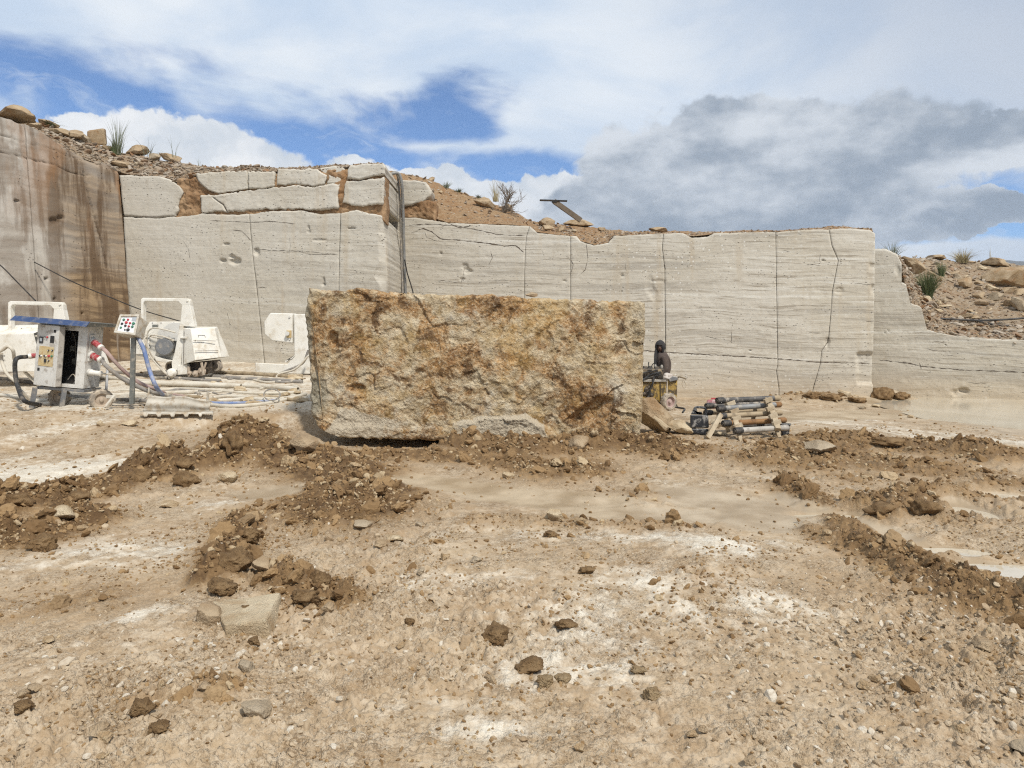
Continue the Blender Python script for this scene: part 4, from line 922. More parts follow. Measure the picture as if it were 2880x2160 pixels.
dark_back = patch('wall_core', PR, [(1100, 622), (1500, 668), (1640, 700), (1720, 690), (1900, 675), (2452, 662)], [(1100, 1130), (2448, 1130)], [(1100, 622), (1100, 1130)], [(2452, 662), (2448, 1130)], MAT['brown_clay'], rw, 8, .4, .03, .03, (0, 0, 0, 0), seed=400, push=-.22); dark_back.matrix_parent_inverse = Matrix.Translation(-rw.location)
dark_back2 = patch('wall_core', PL, [(300, 470), (420, 505), (500, 620), (1060, 622)], [(300, 1060), (1060, 1060)], [(300, 470), (300, 1060)], [(1060, 622), (1060, 1060)], MAT['brown_clay'], lw, 8, .4, .03, .03, (0, 0, 0, 0), seed=402, push=-.22); dark_back2.matrix_parent_inverse = Matrix.Translation(-lw.location)

# ------------------------------------------------------------------ hairline cracks: thin dark ribbons on the sawn faces, crack shade put into colour
from mathutils.bvhtree import BVHTree
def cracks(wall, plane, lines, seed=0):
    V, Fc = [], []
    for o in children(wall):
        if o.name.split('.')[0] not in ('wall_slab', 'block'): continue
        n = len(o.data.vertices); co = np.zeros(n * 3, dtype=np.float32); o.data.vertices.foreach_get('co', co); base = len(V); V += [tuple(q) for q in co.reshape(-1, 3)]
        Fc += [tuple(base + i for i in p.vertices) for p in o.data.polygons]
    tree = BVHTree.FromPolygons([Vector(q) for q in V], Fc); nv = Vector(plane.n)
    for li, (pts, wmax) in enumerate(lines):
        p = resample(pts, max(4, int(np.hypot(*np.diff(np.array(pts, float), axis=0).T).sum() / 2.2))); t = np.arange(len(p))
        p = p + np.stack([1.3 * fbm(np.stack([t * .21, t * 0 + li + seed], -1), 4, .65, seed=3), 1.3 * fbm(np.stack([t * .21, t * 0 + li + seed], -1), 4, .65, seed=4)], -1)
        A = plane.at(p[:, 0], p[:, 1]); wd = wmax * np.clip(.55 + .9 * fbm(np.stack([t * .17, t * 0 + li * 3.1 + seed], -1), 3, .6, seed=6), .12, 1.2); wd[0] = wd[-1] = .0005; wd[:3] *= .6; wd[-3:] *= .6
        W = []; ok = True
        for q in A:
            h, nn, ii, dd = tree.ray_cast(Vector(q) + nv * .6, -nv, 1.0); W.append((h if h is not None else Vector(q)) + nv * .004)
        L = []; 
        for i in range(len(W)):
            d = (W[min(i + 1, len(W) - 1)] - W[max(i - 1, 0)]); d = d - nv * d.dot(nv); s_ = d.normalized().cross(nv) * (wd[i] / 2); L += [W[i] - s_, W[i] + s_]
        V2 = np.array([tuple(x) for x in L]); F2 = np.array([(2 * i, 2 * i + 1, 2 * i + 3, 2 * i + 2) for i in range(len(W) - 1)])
        o = fast_mesh('crack', V2, F2, MAT['crack_shade_seam'], wall); o.matrix_parent_inverse = Matrix.Translation(-wall.location)
def random_cracks(n, x0, x1, y0, y1, seed, horiz=.8):
    rg = np.random.default_rng(seed); out = []
    for k in range(n):
        a, b = rg.uniform(x0, x1), rg.uniform(y0, y1); L = rg.uniform(12, 70); h = rg.uniform() < horiz; pts = [(a, b)]
        for i in range(4):
            a += (L / 4) * (1 if h else rg.uniform(-.35, .35)); b += (L / 4) * (rg.uniform(-.2, .3) if h else 1); pts.append((a, b))
        out.append((pts, rg.uniform(.005, .012)))
    return out
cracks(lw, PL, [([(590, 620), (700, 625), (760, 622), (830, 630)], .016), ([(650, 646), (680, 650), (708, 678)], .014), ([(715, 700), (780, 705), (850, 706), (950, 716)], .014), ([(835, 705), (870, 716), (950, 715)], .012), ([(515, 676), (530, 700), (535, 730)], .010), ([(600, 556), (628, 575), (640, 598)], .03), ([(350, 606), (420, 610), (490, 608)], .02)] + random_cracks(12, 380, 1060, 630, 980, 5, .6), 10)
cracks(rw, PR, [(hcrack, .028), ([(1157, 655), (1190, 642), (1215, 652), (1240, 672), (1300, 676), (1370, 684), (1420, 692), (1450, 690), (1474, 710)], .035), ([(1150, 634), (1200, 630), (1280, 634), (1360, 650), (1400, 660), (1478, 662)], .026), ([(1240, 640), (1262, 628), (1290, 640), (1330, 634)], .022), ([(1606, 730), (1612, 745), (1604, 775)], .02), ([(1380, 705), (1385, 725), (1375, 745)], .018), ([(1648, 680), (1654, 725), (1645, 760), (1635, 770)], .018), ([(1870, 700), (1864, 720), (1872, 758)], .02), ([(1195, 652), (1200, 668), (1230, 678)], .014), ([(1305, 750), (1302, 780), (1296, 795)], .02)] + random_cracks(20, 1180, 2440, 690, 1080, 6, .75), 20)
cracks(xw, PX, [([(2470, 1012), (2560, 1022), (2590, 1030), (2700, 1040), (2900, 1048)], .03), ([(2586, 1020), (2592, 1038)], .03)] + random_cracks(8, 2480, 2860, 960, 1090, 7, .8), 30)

# ------------------------------------------------------------------ the great rusty block
def blk_disp(W, x, y):
    Wd = np.stack([W[..., 0] * .85 + W[..., 2] * .5, W[..., 1], W[..., 2] * .85 - W[..., 0] * .35], -1) + 0.25 * fbm(W * 1.7, 3, seed=163)[..., None]
    d = 0.09 * fbm(W * 0.8, 4, 0.5, seed=160) - 0.045 * billow(Wd * 1.15, 5, 0.6, seed=161) + 0.035 * billow(Wd * 2.6 + 7, 5, 0.64, seed=164) + 0.028 * fbm(W * 11, 4, 0.68, seed=162)
    for sc_, am_, sd_ in ((0.95, .045, 191), (2.3, .025, 192), (5.0, .014, 193)):
        q2 = np.stack([Wd[..., 0] * .8, Wd[..., 2] * 1.15], -1) * sc_; dx_, dy_, g1_, g2_ = worley_tilt(q2, sd_); d = d + am_ * (dx_ * g1_ + dy_ * g2_)
    d = d - 0.10 * sstep(920, 850, x + 22 * fbm(W * 1.8, 3, seed=165)) ** 2                      # the corner rounds off on the left
    lip = np.interp(x, [850, 960, 1250, 1380, 1480, 1530, 1600, 1820], [1140, 1195, 1205, 1170, 1165, 1200, 1235, 1260]) + 14 * fbm(W * 2.5, 4, seed=166)
    d = d + (0.03 + 0.06 * sstep(1250, 1330, x)) * sstep(-6, 8, y - lip) * sstep(1640, 1540, x)                                    # chalky lip along the foot
    d = d - 0.13 * sstep(1.2, .3, np.hypot((x - 1650) / 62, (y - 1165 + (x - 1650) * .5) / 30) + .7 * fbm(W * 3, 4, seed=167))   # rusty hollow low on the right
    d = d - 0.08 * sstep(1.1, .6, np.hypot((x - 935) / 16, (y - 955) / 26)) - 0.05 * sstep(1.1, .6, np.hypot((x - 1000) / 30, (y - 1092) / 12))
    diag = (x - 1650) * 0.65 + (y - 1000) * 0.76; d = d + 0.07 * sstep(-40, 30, diag + 22 * fbm(W * 1.4, 4, seed=168)) * sstep(1560, 1680, x) - 0.05 * sstep(1700, 1740, x) * sstep(1100, 1000, y)
    return d
def blk_mask(W, x, y):
    n = fbm(W * 1.2, 4, seed=170); rust = np.full(x.shape, 0.36)
    for cx, cy, rx, ry, a in ((1380, 850, 150, 55, .95), (1010, 960, 130, 110, .62), (1080, 840, 120, 70, .6), (1250, 1010, 130, 90, .6), (1620, 900, 90, 80, .55), (1650, 1140, 110, 100, .8), (1150, 1080, 70, 70, .5), (935, 950, 18, 30, 1.0), (1000, 1092, 34, 14, 1.0), (1480, 1000, 160, 60, .45), (1560, 1060, 90, 80, .5), (1200, 940, 60, 60, .5)):
        rust = np.maximum(rust, a * np.exp(-(((x - cx) / rx) ** 2 + ((y - cy) / ry) ** 2)))
    rust = rust * (1 - .6 * sstep(1740, 1790, x))
    lip = np.interp(x, [850, 960, 1250, 1380, 1480, 1530, 1600, 1820], [1300, 1150, 1195, 1165, 1160, 1200, 1400, 1400]) + 16 * fbm(W * 2.5, 4, seed=166)
    chalk = (0.42 + 0.45 * sstep(1250, 1330, x)) * sstep(-8, 10, y - lip) + 0.35 * sstep(834, 822, y) + .5 * np.exp(-(((x - 1000) / 110) ** 2 + ((y - 1190) / 60) ** 2)) + .4 * np.exp(-(((x - 1500) / 120) ** 2 + ((y - 1180) / 25) ** 2))
    grey = np.maximum(.75 * np.exp(-(((x - 885) / 60) ** 2 + ((y - 1110) / 90) ** 2)), np.maximum(.42 * sstep(1700, 1800, x + 60 * n) * sstep(1130, 1060, y), .55 * sstep(885, 858, x + 14 * n)))
    grey = np.maximum(grey, .45 * np.exp(-(((x - 960) / 60) ** 2 + ((y - 1000) / 50) ** 2)))
    return np.clip(np.stack([rust, chalk, grey], -1), 0, 1)
blk_top = [(864, 808), (900, 814), (960, 820), (1000, 810), (1030, 812), (1060, 818), (1180, 826), (1300, 829), (1330, 830), (1480, 836), (1600, 842), (1700, 846), (1817, 849)]
block_bed = patch('travertine_block', PBLK, blk_top, [(915, 1212), (960, 1228), (1060, 1234), (1200, 1239), (1320, 1244), (1420, 1240), (1600, 1250), (1797, 1262)],
      [(864, 808), (856, 850), (850, 900), (854, 960), (862, 1040), (866, 1100), (872, 1165), (890, 1195), (915, 1212)], [(1817, 849), (1814, 950), (1808, 1100), (1797, 1262)], MAT['rusty_block'], None, 2.7, 1.9, .02, .05, (4, 4, 3, 1.2),
      (), 180, extra=blk_disp, masks=blk_mask, rings=9)
tag(block_bed, 'huge rough stone block streaked rust and ochre resting on the mud', 'stone block')
# ------------------------------------------------------------------ banks behind and above the faces
def strip(name, rowsdef, nr, nc, material, amp=0.12, seed=0, freq=1.2):
    """terrain lofted through several 3D rows (each a list of points), roughened"""
    rs = []
    for row in rowsdef:
        a = np.array(row, float); d = np.concatenate([[0], np.cumsum(np.linalg.norm(np.diff(a, axis=0), axis=1))]); d /= d[-1]
        rs.append(np.stack([np.interp(np.linspace(0, 1, nc), d, a[:, k]) for k in range(3)], -1))
    rs = np.array(rs); m = len(rs); tt = np.linspace(0, m - 1, nr); k = np.minimum(tt.astype(int), m - 2); f = (tt - k)[:, None, None]
    W = rs[k] * (1 - f) + rs[k + 1] * f
    d = amp * (fbm(W * freq, 5, 0.6, seed=seed) + 0.8 * (billow(W * freq * 3.1, 4, 0.6, seed=seed + 1) - 0.3)); d[0] *= 0.3
    W[..., 2] += d
    o = fast_mesh(name, W.reshape(-1, 3), grid_faces(nr, nc, True), material); return tag(o, kind='structure'), W
def onp(pl, pts, off=0.06):
    out = []
    for a, b in pts:
        q = pl.at(a, b); out.append((q[0] * (1 + off / q[1]), q[1] + off, q[2]))
    return out
crest = []
for d_ in (7.5, 6, 4.5, 3, 2, 1, 0.1):
    dn = np.array([-1.26, -2.9]) / 2.9; crest.append((P3(331, 470, 19.5)[0] + dn[0] * d_ - 0.12, 19.5 + dn[1] * d_, 6.30 + 0.10 * d_ + 0.28 * float(sstep(0.7, 2.6, d_))))
frontL = crest + onp(PL, [(345, 484), (400, 494), (450, 496), (495, 512), (550, 490), (640, 486), (780, 479), (890, 474), (960, 468), (1078, 462)], 0.12)
backL = [tuple(P3(*q)) for q in [(-900, 120, 16), (-300, 250, 18), (-60, 302, 20), (60, 340, 20.5), (150, 364, 20.8), (250, 397, 21), (330, 424, 21), (420, 442, 21), (500, 458, 20.6), (640, 472, 20.4), (780, 473, 20.4), (900, 469, 20.4), (1000, 461, 20.4), (1076, 459, 20.4)]]
farL = [(x * 1.3, y + 9, z + 0.25) for x, y, z in backL]
hillL, HL = strip('hill', [frontL, backL, farL], 56, 360, MAT['rubble_ground'], 0.09, 201)
frontR = onp(PR, [(1090, 585), (1140, 600), (1200, 606), (1259, 624), (1358, 629), (1478, 634), (1510, 652), (1604, 662), (1640, 680), (1672, 690), (1712, 682), (1724, 662), (1866, 656), (1935, 664), (2000, 658), (2182, 652), (2332, 644), (2455, 648)], 0.05)
backR = [tuple(P3(*q)) for q in [(1090, 480, 23.5), (1165, 492, 24), (1215, 505, 24), (1250, 524, 24), (1330, 549, 24), (1420, 584, 24), (1480, 616, 24), (1540, 631, 24), (1604, 636, 23.5), (1672, 640, 23.5), (1720, 650, 23.5), (1866, 653, 23), (2000, 654, 23), (2182, 650, 22.5), (2343, 640, 22), (2450, 646, 21.6)]]
farR = [(x * 1.4, y + 10, z - 0.3) for x, y, z in backR]
hillR, HR = strip('hill', [frontR, backR, farR], 56, 380, MAT['soil'], 0.10, 211)
frontX = onp(PX, [(2440, 704), (2495, 704), (2526, 722), (2536, 746), (2546, 806), (2560, 856), (2592, 880), (2604, 930), (2650, 941), (2720, 951), (2820, 958), (2900, 961), (3300, 983)], 0.08)
midX = [tuple(P3(*q)) for q in [(2448, 702, 22.3), (2520, 722, 22.4), (2556, 760, 22), (2590, 810, 21.8), (2640, 872, 21.6), (2700, 896, 21.5), (2800, 902, 21.2), (2900, 906, 21), (3300, 925, 20.5)]]
backX = [tuple(P3(*q)) for q in [(2450, 700, 25), (2540, 728, 26), (2600, 727, 27), (2700, 733, 27.5), (2800, 740, 27.5), (2900, 748, 27.5), (3300, 735, 27)]]
farX = [(x * 1.4, y + 14, z - 0.6) for x, y, z in backX]
hillX, HX = strip('hill', [frontX, midX, backX, farX], 100, 240, MAT['rubble_ground'], 0.13, 221)
# far blue mountains
def mountains():
    nc, nr = 220, 14; xs = np.linspace(750, 4500, nc)[None, :]; r = np.linspace(-1, 1, nr)[:, None]
    crest_h = 392 * (0.35 + 0.65 * sstep(1950, 2250, xs)) * (0.92 + 0.16 * fbm(np.stack([xs * 0.0025, xs * 0], -1), 5, 0.55, seed=231))
    X = xs + 0 * r; Y = 3250 + r * 700 + 0 * xs; Z = crest_h * (1 - np.abs(r) ** 1.3) + 45 * fbm(np.stack([X * .0035, Y * .0035], -1), 5, seed=232) * (1 - np.abs(r))
    return tag(fast_mesh('mountain', np.stack([X, Y, Z - 20], -1).reshape(-1, 3), grid_faces(nr, nc, True), MAT['mountain']), kind='structure')
mountains()

# ------------------------------------------------------------------ scattered stuff
def scatter(name, pos, size, protos, material, flatten=(0.55, 0.9), sink=0.25, smooth=False, tint_bias=0.0, seed=0):
    """many small stones as one mesh; protos is {level: [(V, T), ...]}; the level follows the size each has on the film"""
    rg = np.random.default_rng(seed); Vs, Ts, Cs = [], [], []; base = 0
    px = size * 2 / np.maximum(pos[:, 1], 1.0) * 692
    lev = np.where(px > 26, 4, np.where(px > 12, 3, np.where(px > 5, 2, 1)))
    for L in np.unique(lev):
        idx = np.where(lev == L)[0]; pl = protos[L]; which = rg.integers(0, len(pl), len(idx))
        for w_ in range(len(pl)):
            ii = idx[which == w_]
            if not len(ii): continue
            V, T = pl[w_]; n = len(ii); a = rg.uniform(0, 6.283, n); tl = rg.normal(0, 0.35, (n, 2)); fl = rg.uniform(*flatten, n); st = rg.uniform(0.75, 1.3, n)
            ca, sa = np.cos(a), np.sin(a)
            Q = np.repeat(V[None], n, 0) * np.stack([st, 1 / st, fl], -1)[:, None, :]
            z = Q[..., 2] + Q[..., 0] * tl[:, None, 0] + Q[..., 1] * tl[:, None, 1]
            x = Q[..., 0] * ca[:, None] - Q[..., 1] * sa[:, None]; y = Q[..., 0] * sa[:, None] + Q[..., 1] * ca[:, None]
            Q = np.stack([x, y, z], -1) * size[ii][:, None, None] + pos[ii][:, None, :]
            Q[..., 2] += (size[ii] * fl * (1 - 2 * sink) * 0.6)[:, None]
            Vs.append(Q.reshape(-1, 3)); Ts.append((T[None] + (base + np.arange(n) * len(V))[:, None, None]).reshape(-1, 3)); base += n * len(V)
            c = np.stack([np.clip(rg.uniform(0, 1, n) + tint_bias, 0, 1), rg.uniform(0, 1, n), rg.uniform(0, 1, n)], -1)
            Cs.append(np.repeat(c[:, None, :], len(V), 1).reshape(-1, 3))
    o = fast_mesh(name, np.concatenate(Vs), np.concatenate(Ts), material, None, smooth, {'tint': np.concatenate(Cs)})
    return tag(o, kind='stuff')
PROTO_STONE = {L: [rock_shape(L, 300 + L * 40 + k, 1.0, 0.10 if L < 3 else 0.14) for k in range(9)] for L in (1, 2, 3, 4)}
PROTO_CLOD = {1: [rock_shape(1, 600 + k, 0.0, 0.35) for k in range(8)], 2: [rock_shape(2, 620 + k, 0.7, 0.45, 2.8) for k in range(12)], 3: [clod_shape(3, 640 + k) for k in range(10)], 4: [clod_shape(4, 660 + k) for k in range(8)]}
def ground_points(n, d0, d1, seed, weight, half=0.80):
    rg = np.random.default_rng(seed); D = np.sqrt(rg.uniform(d0 * d0, d1 * d1, n)); x = rg.uniform(-half, half, n) * D
    keep = rg.uniform(0, 1, n) < weight(x, D); x, D = x[keep], D[keep]
    return np.stack([x, D, ground_z(x, D)], -1)
def gravel_w(x, y):
    P = np.stack([x, y], -1); n = fbm(P * 0.9, 4, seed=41); q = fbm(P * 3.7, 3, seed=42)
    near = sstep(4.6, 3.2, y); left = sstep(0.2, -1.0, x); right = sstep(0.7, 1.6, x)
    w = np.clip(0.10 + 0.30 * n + 0.55 * np.maximum(left * sstep(4.4, 3.6, y) * sstep(2.7, 3.0, y), right * sstep(5.6, 4.2, y)) + 0.35 * q, 0.02, 1)
    return w * (1 - 0.85 * grid_at(GW, x, y)) * (1 - 0.5 * grid_at(GP, x, y))
def gravel_zone(x, y):
    q = np.clip(0.6 + 0.9 * fbm(np.stack([x, y], -1) * 2.6, 3, seed=44), 0, 1)
    left = np.exp(-(((x + 1.55) / .75) ** 2 + ((y - 3.25) / .42) ** 2)); right = np.exp(-(((x - 1.9) / .75) ** 2 + ((y - 3.5) / .8) ** 2)); mid_ = .6 * np.exp(-(((x + .5) / .6) ** 2 + ((y - 4.6) / .5) ** 2))
    return np.clip(np.maximum(np.maximum(left, right), mid_) * q * 1.2, 0, 1)
Ps, Ss = [], []
for n, d0, d1, s0, s1, sd in ((10000, 2.3, 5.0, .005, .010, 1), (8000, 2.3, 9.0, .009, .018, 2), (2200, 2.3, 13, .016, .03, 3), (350, 2.4, 14, .026, .05, 4), (10000, 2.6, 4.6, .008, .022, 5)):
    p = ground_points(n, d0, d1, 400 + sd, gravel_zone if sd == 5 else gravel_w); Ps.append(p); Ss.append(np.random.default_rng(sd).uniform(s0, s1, len(p)))
scatter('gravel', np.concatenate(Ps), np.concatenate(Ss), PROTO_STONE, MAT['pebble'], (0.5, 0.9), 0.42, seed=1)['label'] = 'loose tan and pale gravel strewn over the graded quarry floor'
def clod_w(x, y): return np.clip(grid_at(GC, x, y) ** 1.3 * np.clip(.75 + .9 * fbm(np.stack([x, y], -1) * 2.2, 3, seed=45), .1, 1), 0, 1)
Ps, Ss = [], []
for n, d0, d1, s0, s1, sd in ((50000, 2.6, 7.5, .006, .013, 1), (52000, 3, 13, .011, .024, 2), (34000, 3, 20, .022, .05, 3), (6500, 4, 20, .045, .085, 4)):
    p = ground_points(n, d0, d1, 420 + sd, clod_w); s_ = np.random.default_rng(sd + 9).uniform(s0, s1, len(p))
    if sd < 3:
        k = s_ * 2 / p[:, 1] * 692 > 1.6; p, s_ = p[k], s_[k]
    Ps.append(p); Ss.append(s_)
scatter('mud_clods', np.concatenate(Ps), np.concatenate(Ss), PROTO_CLOD, MAT['clod_mud'], (0.5, 1.0), 0.27, False, seed=2)['label'] = 'dark brown crumbled mud clods heaped in rough ridges'
# thin brown crumbs everywhere else
def crumb_w(x, y):
    P = np.stack([x, y], -1); st = fbm(np.stack([(x * 0.85 - y * 0.52) * 3.6, (x * 0.52 + y * 0.85) * 0.5], -1), 4, seed=43)
    return np.clip(0.15 + 0.8 * st + 0.5 * grid_at(GM, x, y), 0, 1) * (1 - 0.9 * grid_at(GW, x, y))
Ps, Ss = [], []
for n, d0, d1, s0, s1, sd in ((16000, 2.3, 6, .005, .012, 1), (9000, 3, 13, .011, .022, 2), (1500, 4, 18, .02, .04, 3)):
    p = ground_points(n, d0, d1, 440 + sd, crumb_w); Ps.append(p); Ss.append(np.random.default_rng(sd + 5).uniform(s0, s1, len(p)))
scatter('mud_crumbs', np.concatenate(Ps), np.concatenate(Ss), PROTO_CLOD, MAT['clod_mud'], (0.5, 0.9), 0.3, False, 0.25, seed=3)['label'] = 'small brown mud crumbs scattered over the pale floor'
# broken stone on the banks
def bank_points(W, n, seed, r0=0.0, r1=0.7, c0=0.0, c1=1.0):
    rg = np.random.default_rng(seed); nr, nc = W.shape[:2]; r = rg.uniform(r0, r1, n) * (nr - 1); c = rg.uniform(c0, c1, n) * (nc - 1)
    return W[r.astype(int), c.astype(int)]
def bank_scatter(name, W, spec, seed, label, mat='debris'):
    Ps, Ss = [], []
    for n, s0, s1, r0, r1, c0, c1 in spec:
        p = bank_points(W, n, seed + len(Ps), r0, r1, c0, c1); Ps.append(p); Ss.append(np.random.default_rng(seed + 50 + len(Ps)).uniform(s0, s1, len(p)))
    o = scatter(name, np.concatenate(Ps), np.concatenate(Ss), PROTO_STONE, MAT[mat], (0.25, 0.65), 0.3, False, seed=seed); o['label'] = label
bank_scatter('rubble', HL, [(2200, .02, .05, 0, .5, .38, 1), (420, .05, .12, 0, .5, .38, .8), (700, .03, .08, 0, .5, .1, .42)], 501, 'loose broken stone lying along the top of the pale face')
bank_scatter('rubble', HR, [(1100, .012, .035, .02, .5, 0, .42), (160, .04, .10, .1, .5, 0, .42), (1300, .02, .055, 0, .45, .38, 1)], 511, 'loose stones and crumbs on the brown soil slope', 'debris')
bank_scatter('rubble', HX, [(3800, .02, .06, 0, .68, 0.02, .75), (500, .06, .13, 0, .68, 0.1, .75)], 521, 'small broken stone filling the bank above the pool')
# ------------------------------------------------------------------ machines and gear
M = MAT
class Loc:
    """photo pixels -> local coordinates of a thing whose base point is seen at (px0, py0) at distance D"""
    def __init__(s, px0, py0, D): s.D = D; s.base = P3(px0, py0, D)
    def __call__(s, px, py, dy=0.0): return tuple(P3(px, py, s.D + dy) - s.base)
def text_mesh(name, body, size, material, parent, loc, rot, depth=0.001):
    cu = bpy.data.curves.new(name, 'FONT'); cu.body = body; cu.size = size; cu.extrude = depth; cu.align_x = 'CENTER'; cu.align_y = 'CENTER'
    o = bpy.data.objects.new(name, cu); COL.objects.link(o); bpy.context.view_layer.update()
    me = bpy.data.meshes.new_from_object(o.evaluated_get(bpy.context.evaluated_depsgraph_get())); bpy.data.objects.remove(o)
    me.materials.clear(); me.materials.append(material); r = link(bpy.data.objects.new(name, me), parent); r.location = loc; r.rotation_euler = rot; return r

# --- diamond wire saw: lifting hoop, motor housing, wheel guard, pulleys
def wire_saw(loc, label, group):
    t = empty('wire_saw', loc, 0, label, 'stone saw', group); k = .00216
    def q(zx, zy, y=0.0): return ((zx - 700) * k, y, (1080 - zy) * k)
    def xz(l): return [((a - 700) * k, (1080 - b) * k) for a, b in l]
    WP = M['white_paint']
    # hoop: a folded plate frame, hollow in the middle
    h = MB()
    h.prism(xz([(372, 268), (392, 254), (700, 258), (862, 262), (880, 285), (884, 330), (796, 332), (762, 294), (412, 288), (398, 310), (398, 660), (370, 660)]), -.08, .06)
    h.prism(xz([(370, 660), (398, 660), (440, 900), (400, 900)]), -.06, .06)
    hoop = h.build('lifting_hoop', WP, t, .012)
    MB().lathe([(.016, -.012), (.022, 0), (.016, .012)], q(855, 285, -.09), (0, 1, 0), 10).build('bolt', WP, hoop, 0, True)
    g = MB().prism(xz([(796, 332), (884, 330), (926, 548), (776, 548), (790, 430)]), -.085, .065)
    g.hexa([q(776, 548, -.10), q(812, 548, -.10), q(812, 560, .10), q(776, 560, .10), q(770, 540, -.1), q(806, 540, -.1), q(806, 540, .1), q(770, 540, .1)])
    g.prism(xz([(776, 548), (815, 548), (792, 900), (786, 1000), (700, 1000), (694, 915), (715, 870)]), -.10, .06)
    g.build('side_leg', WP, t, .012)
    # wheel guard: two tall plates meeting at the near edge
    v = [q(776, 930, .18), q(800, 955, -.12), q(990, 893, -.34), q(1172, 872, .10), q(1172, 872, .55), q(776, 900, .5)]
    u = [q(776, 560, .12), q(800, 565, -.08), q(918, 574, -.22), q(1096, 568, .12), q(1050, 548, .50), q(776, 548, .45)]
    gd_ = MB().add(v + u, [(5, 4, 3, 2, 1, 0), (6, 7, 8, 9, 10, 11)] + [(i, (i + 1) % 6, 6 + (i + 1) % 6, 6 + i) for i in range(6)]).build('wheel_guard', WP, t, .012)
    for a, b in ((968, 690), (990, 768), (1122, 684), (1136, 762)):
        MB().lathe([(.010, -.015), (.014, 0), (.010, .012)], q(a, b, -.235 + (a - 968) * .0022), (.5, -1, .1), 8).build('bolt', WP, gd_, 0, True)
    for a_, b_ in (((960, 690, -.30), (1128, 700, .0)), ((986, 800, -.335), (1150, 800, .03))): MB().bar(q(*a_), q(*b_), .012, .010).build('seam', M['crack_shade_seam'], gd_)
    MB().bar(q(830, 600, -.13), q(840, 930, -.20), .008, .012).build('seam', M['crack_shade_seam'], gd_)
    MB().tube([q(1010, 660, -.27), q(1010, 640, -.31), q(1060, 642, -.22), q(1062, 662, -.19)], .008, 6).build('grab_handle', M['grey_steel'], gd_, 0, True)
    MB().tube([q(795, 668, -.12), q(865, 664, -.2)], .024, 10).build('tension_pin', WP, t, 0, True)
    # motor housing with chamfered edges
    MB().prism(xz([(232, 640), (300, 575), (395, 575), (440, 500), (790, 497), (790, 860), (560, 915), (320, 855), (236, 830)]), .02, .72).build('motor_housing', WP, t, .014)
    MB().prism(xz([(600, 560), (668, 512), (785, 508), (785, 700), (540, 700), (540, 600)]), -.06, .03).build('cover_plate', M['white_paint_shabby'], t, .01)
    MB().lathe([(.17, 0), (.19, .02), (.2, .14), (.2, .24), (.18, .27)], q(640, 760, -.20), (-.2, 1, 0), 28).build('motor', M['grey_steel'], t, 0, True)
    MB().prism(xz([(535, 850), (700, 905), (660, 922), (560, 900)]), -.2, .05).build('skirt_plate', WP, t, .006)
    for a_ in (470, 560, 690, 770): MB().lathe([(.009, -.01), (.012, .004)], q(a_, 512, .018), (0, 1, 0), 8).build('bolt', M['grey_steel'], t, 0, True)
    MB().box(q(470, 0)[0], q(530, 0)[0], .008, .02, q(0, 560)[2], q(0, 530)[2]).build('maker_plate', M['stained_steel'], t)
    pan = MB().box(*(q(300, 0)[0], q(446, 0)[0]), -.012, .02, q(0, 838)[2], q(0, 618)[2]).build('vent_panel', WP, t, .008)
    hv = MB()
    for gz in (640, 728):
        for i in range(6):
            for j in range(4): hv.lathe([(.0085, 0), (.0085, .002)], q(318 + i * 23 + (j % 2) * 11, gz + j * 17, -.0145), (0, 1, 0), 7)
    hv.build('vent_holes', M['dark_recess'], pan)['kind'] = 'stuff'
    # pulleys and the dark driving gear under the guard
    MB().lathe([(.03, -.06), (.06, -.05), (.085, 0), (.105, .02), (.105, .07), (.085, .09)], q(706, 1030, -.16), (-.25, 1, 0), 26).build('guide_pulley', WP, t, 0, True)
    for a, b, r_ in ((625, 968, .11), (1105, 960, .12)):
        w = MB().lathe([(r_, 0), (r_ * 1.1, .02), (r_ * .95, .05), (r_ * 1.1, .08), (r_, .1)], q(a, b, .12), (.15, 1, 0), 24).build('rail_wheel', M['tyre_dusty'], t, 0, True)
        MB().lathe([(r_ * .5, -.02), (r_ * .55, .0)], q(a, b, .11), (.15, 1, 0), 18).build('hub', M['oily_engine'], w, 0, True)
    MB().hexa([q(755, 1010, 0), q(1090, 1035, 0), q(1090, 1040, .5), q(755, 1010, .5), q(760, 940, 0), q(1085, 900, 0), q(1085, 900, .5), q(760, 930, .5)]).build('carriage', M['oily_engine'], t, .01)
    MB().prism(xz([(765, 950), (865, 935), (865, 1040), (765, 1048)]), -.14, -.02).build('carriage_plate', WP, t, .008)
    for a, b, r_ in ((890, 1030, .055), (950, 1035, .075), (1010, 1010, .085)):
        MB().lathe([(r_ * .4, -.05), (r_ * .5, -.02), (r_, 0), (r_ * .8, .03), (r_, .06)], q(a, b, -.16), (.3, 1, 0), 22).build('guide_pulley', M['rim_dusty'], t, 0, True)
    for a_, b_, w_, h_ in ((q(1020, 920, -.18), q(1045, 1050, -.2), .03, .05), (q(885, 960, -.15), q(885, 1065, -.15), .05, .05), (q(1060, 920, -.14), q(1010, 1060, -.14), .025, .04)): MB().bar(a_, b_, w_, h_).build('linkage', M['rim_dusty'], t, .005)
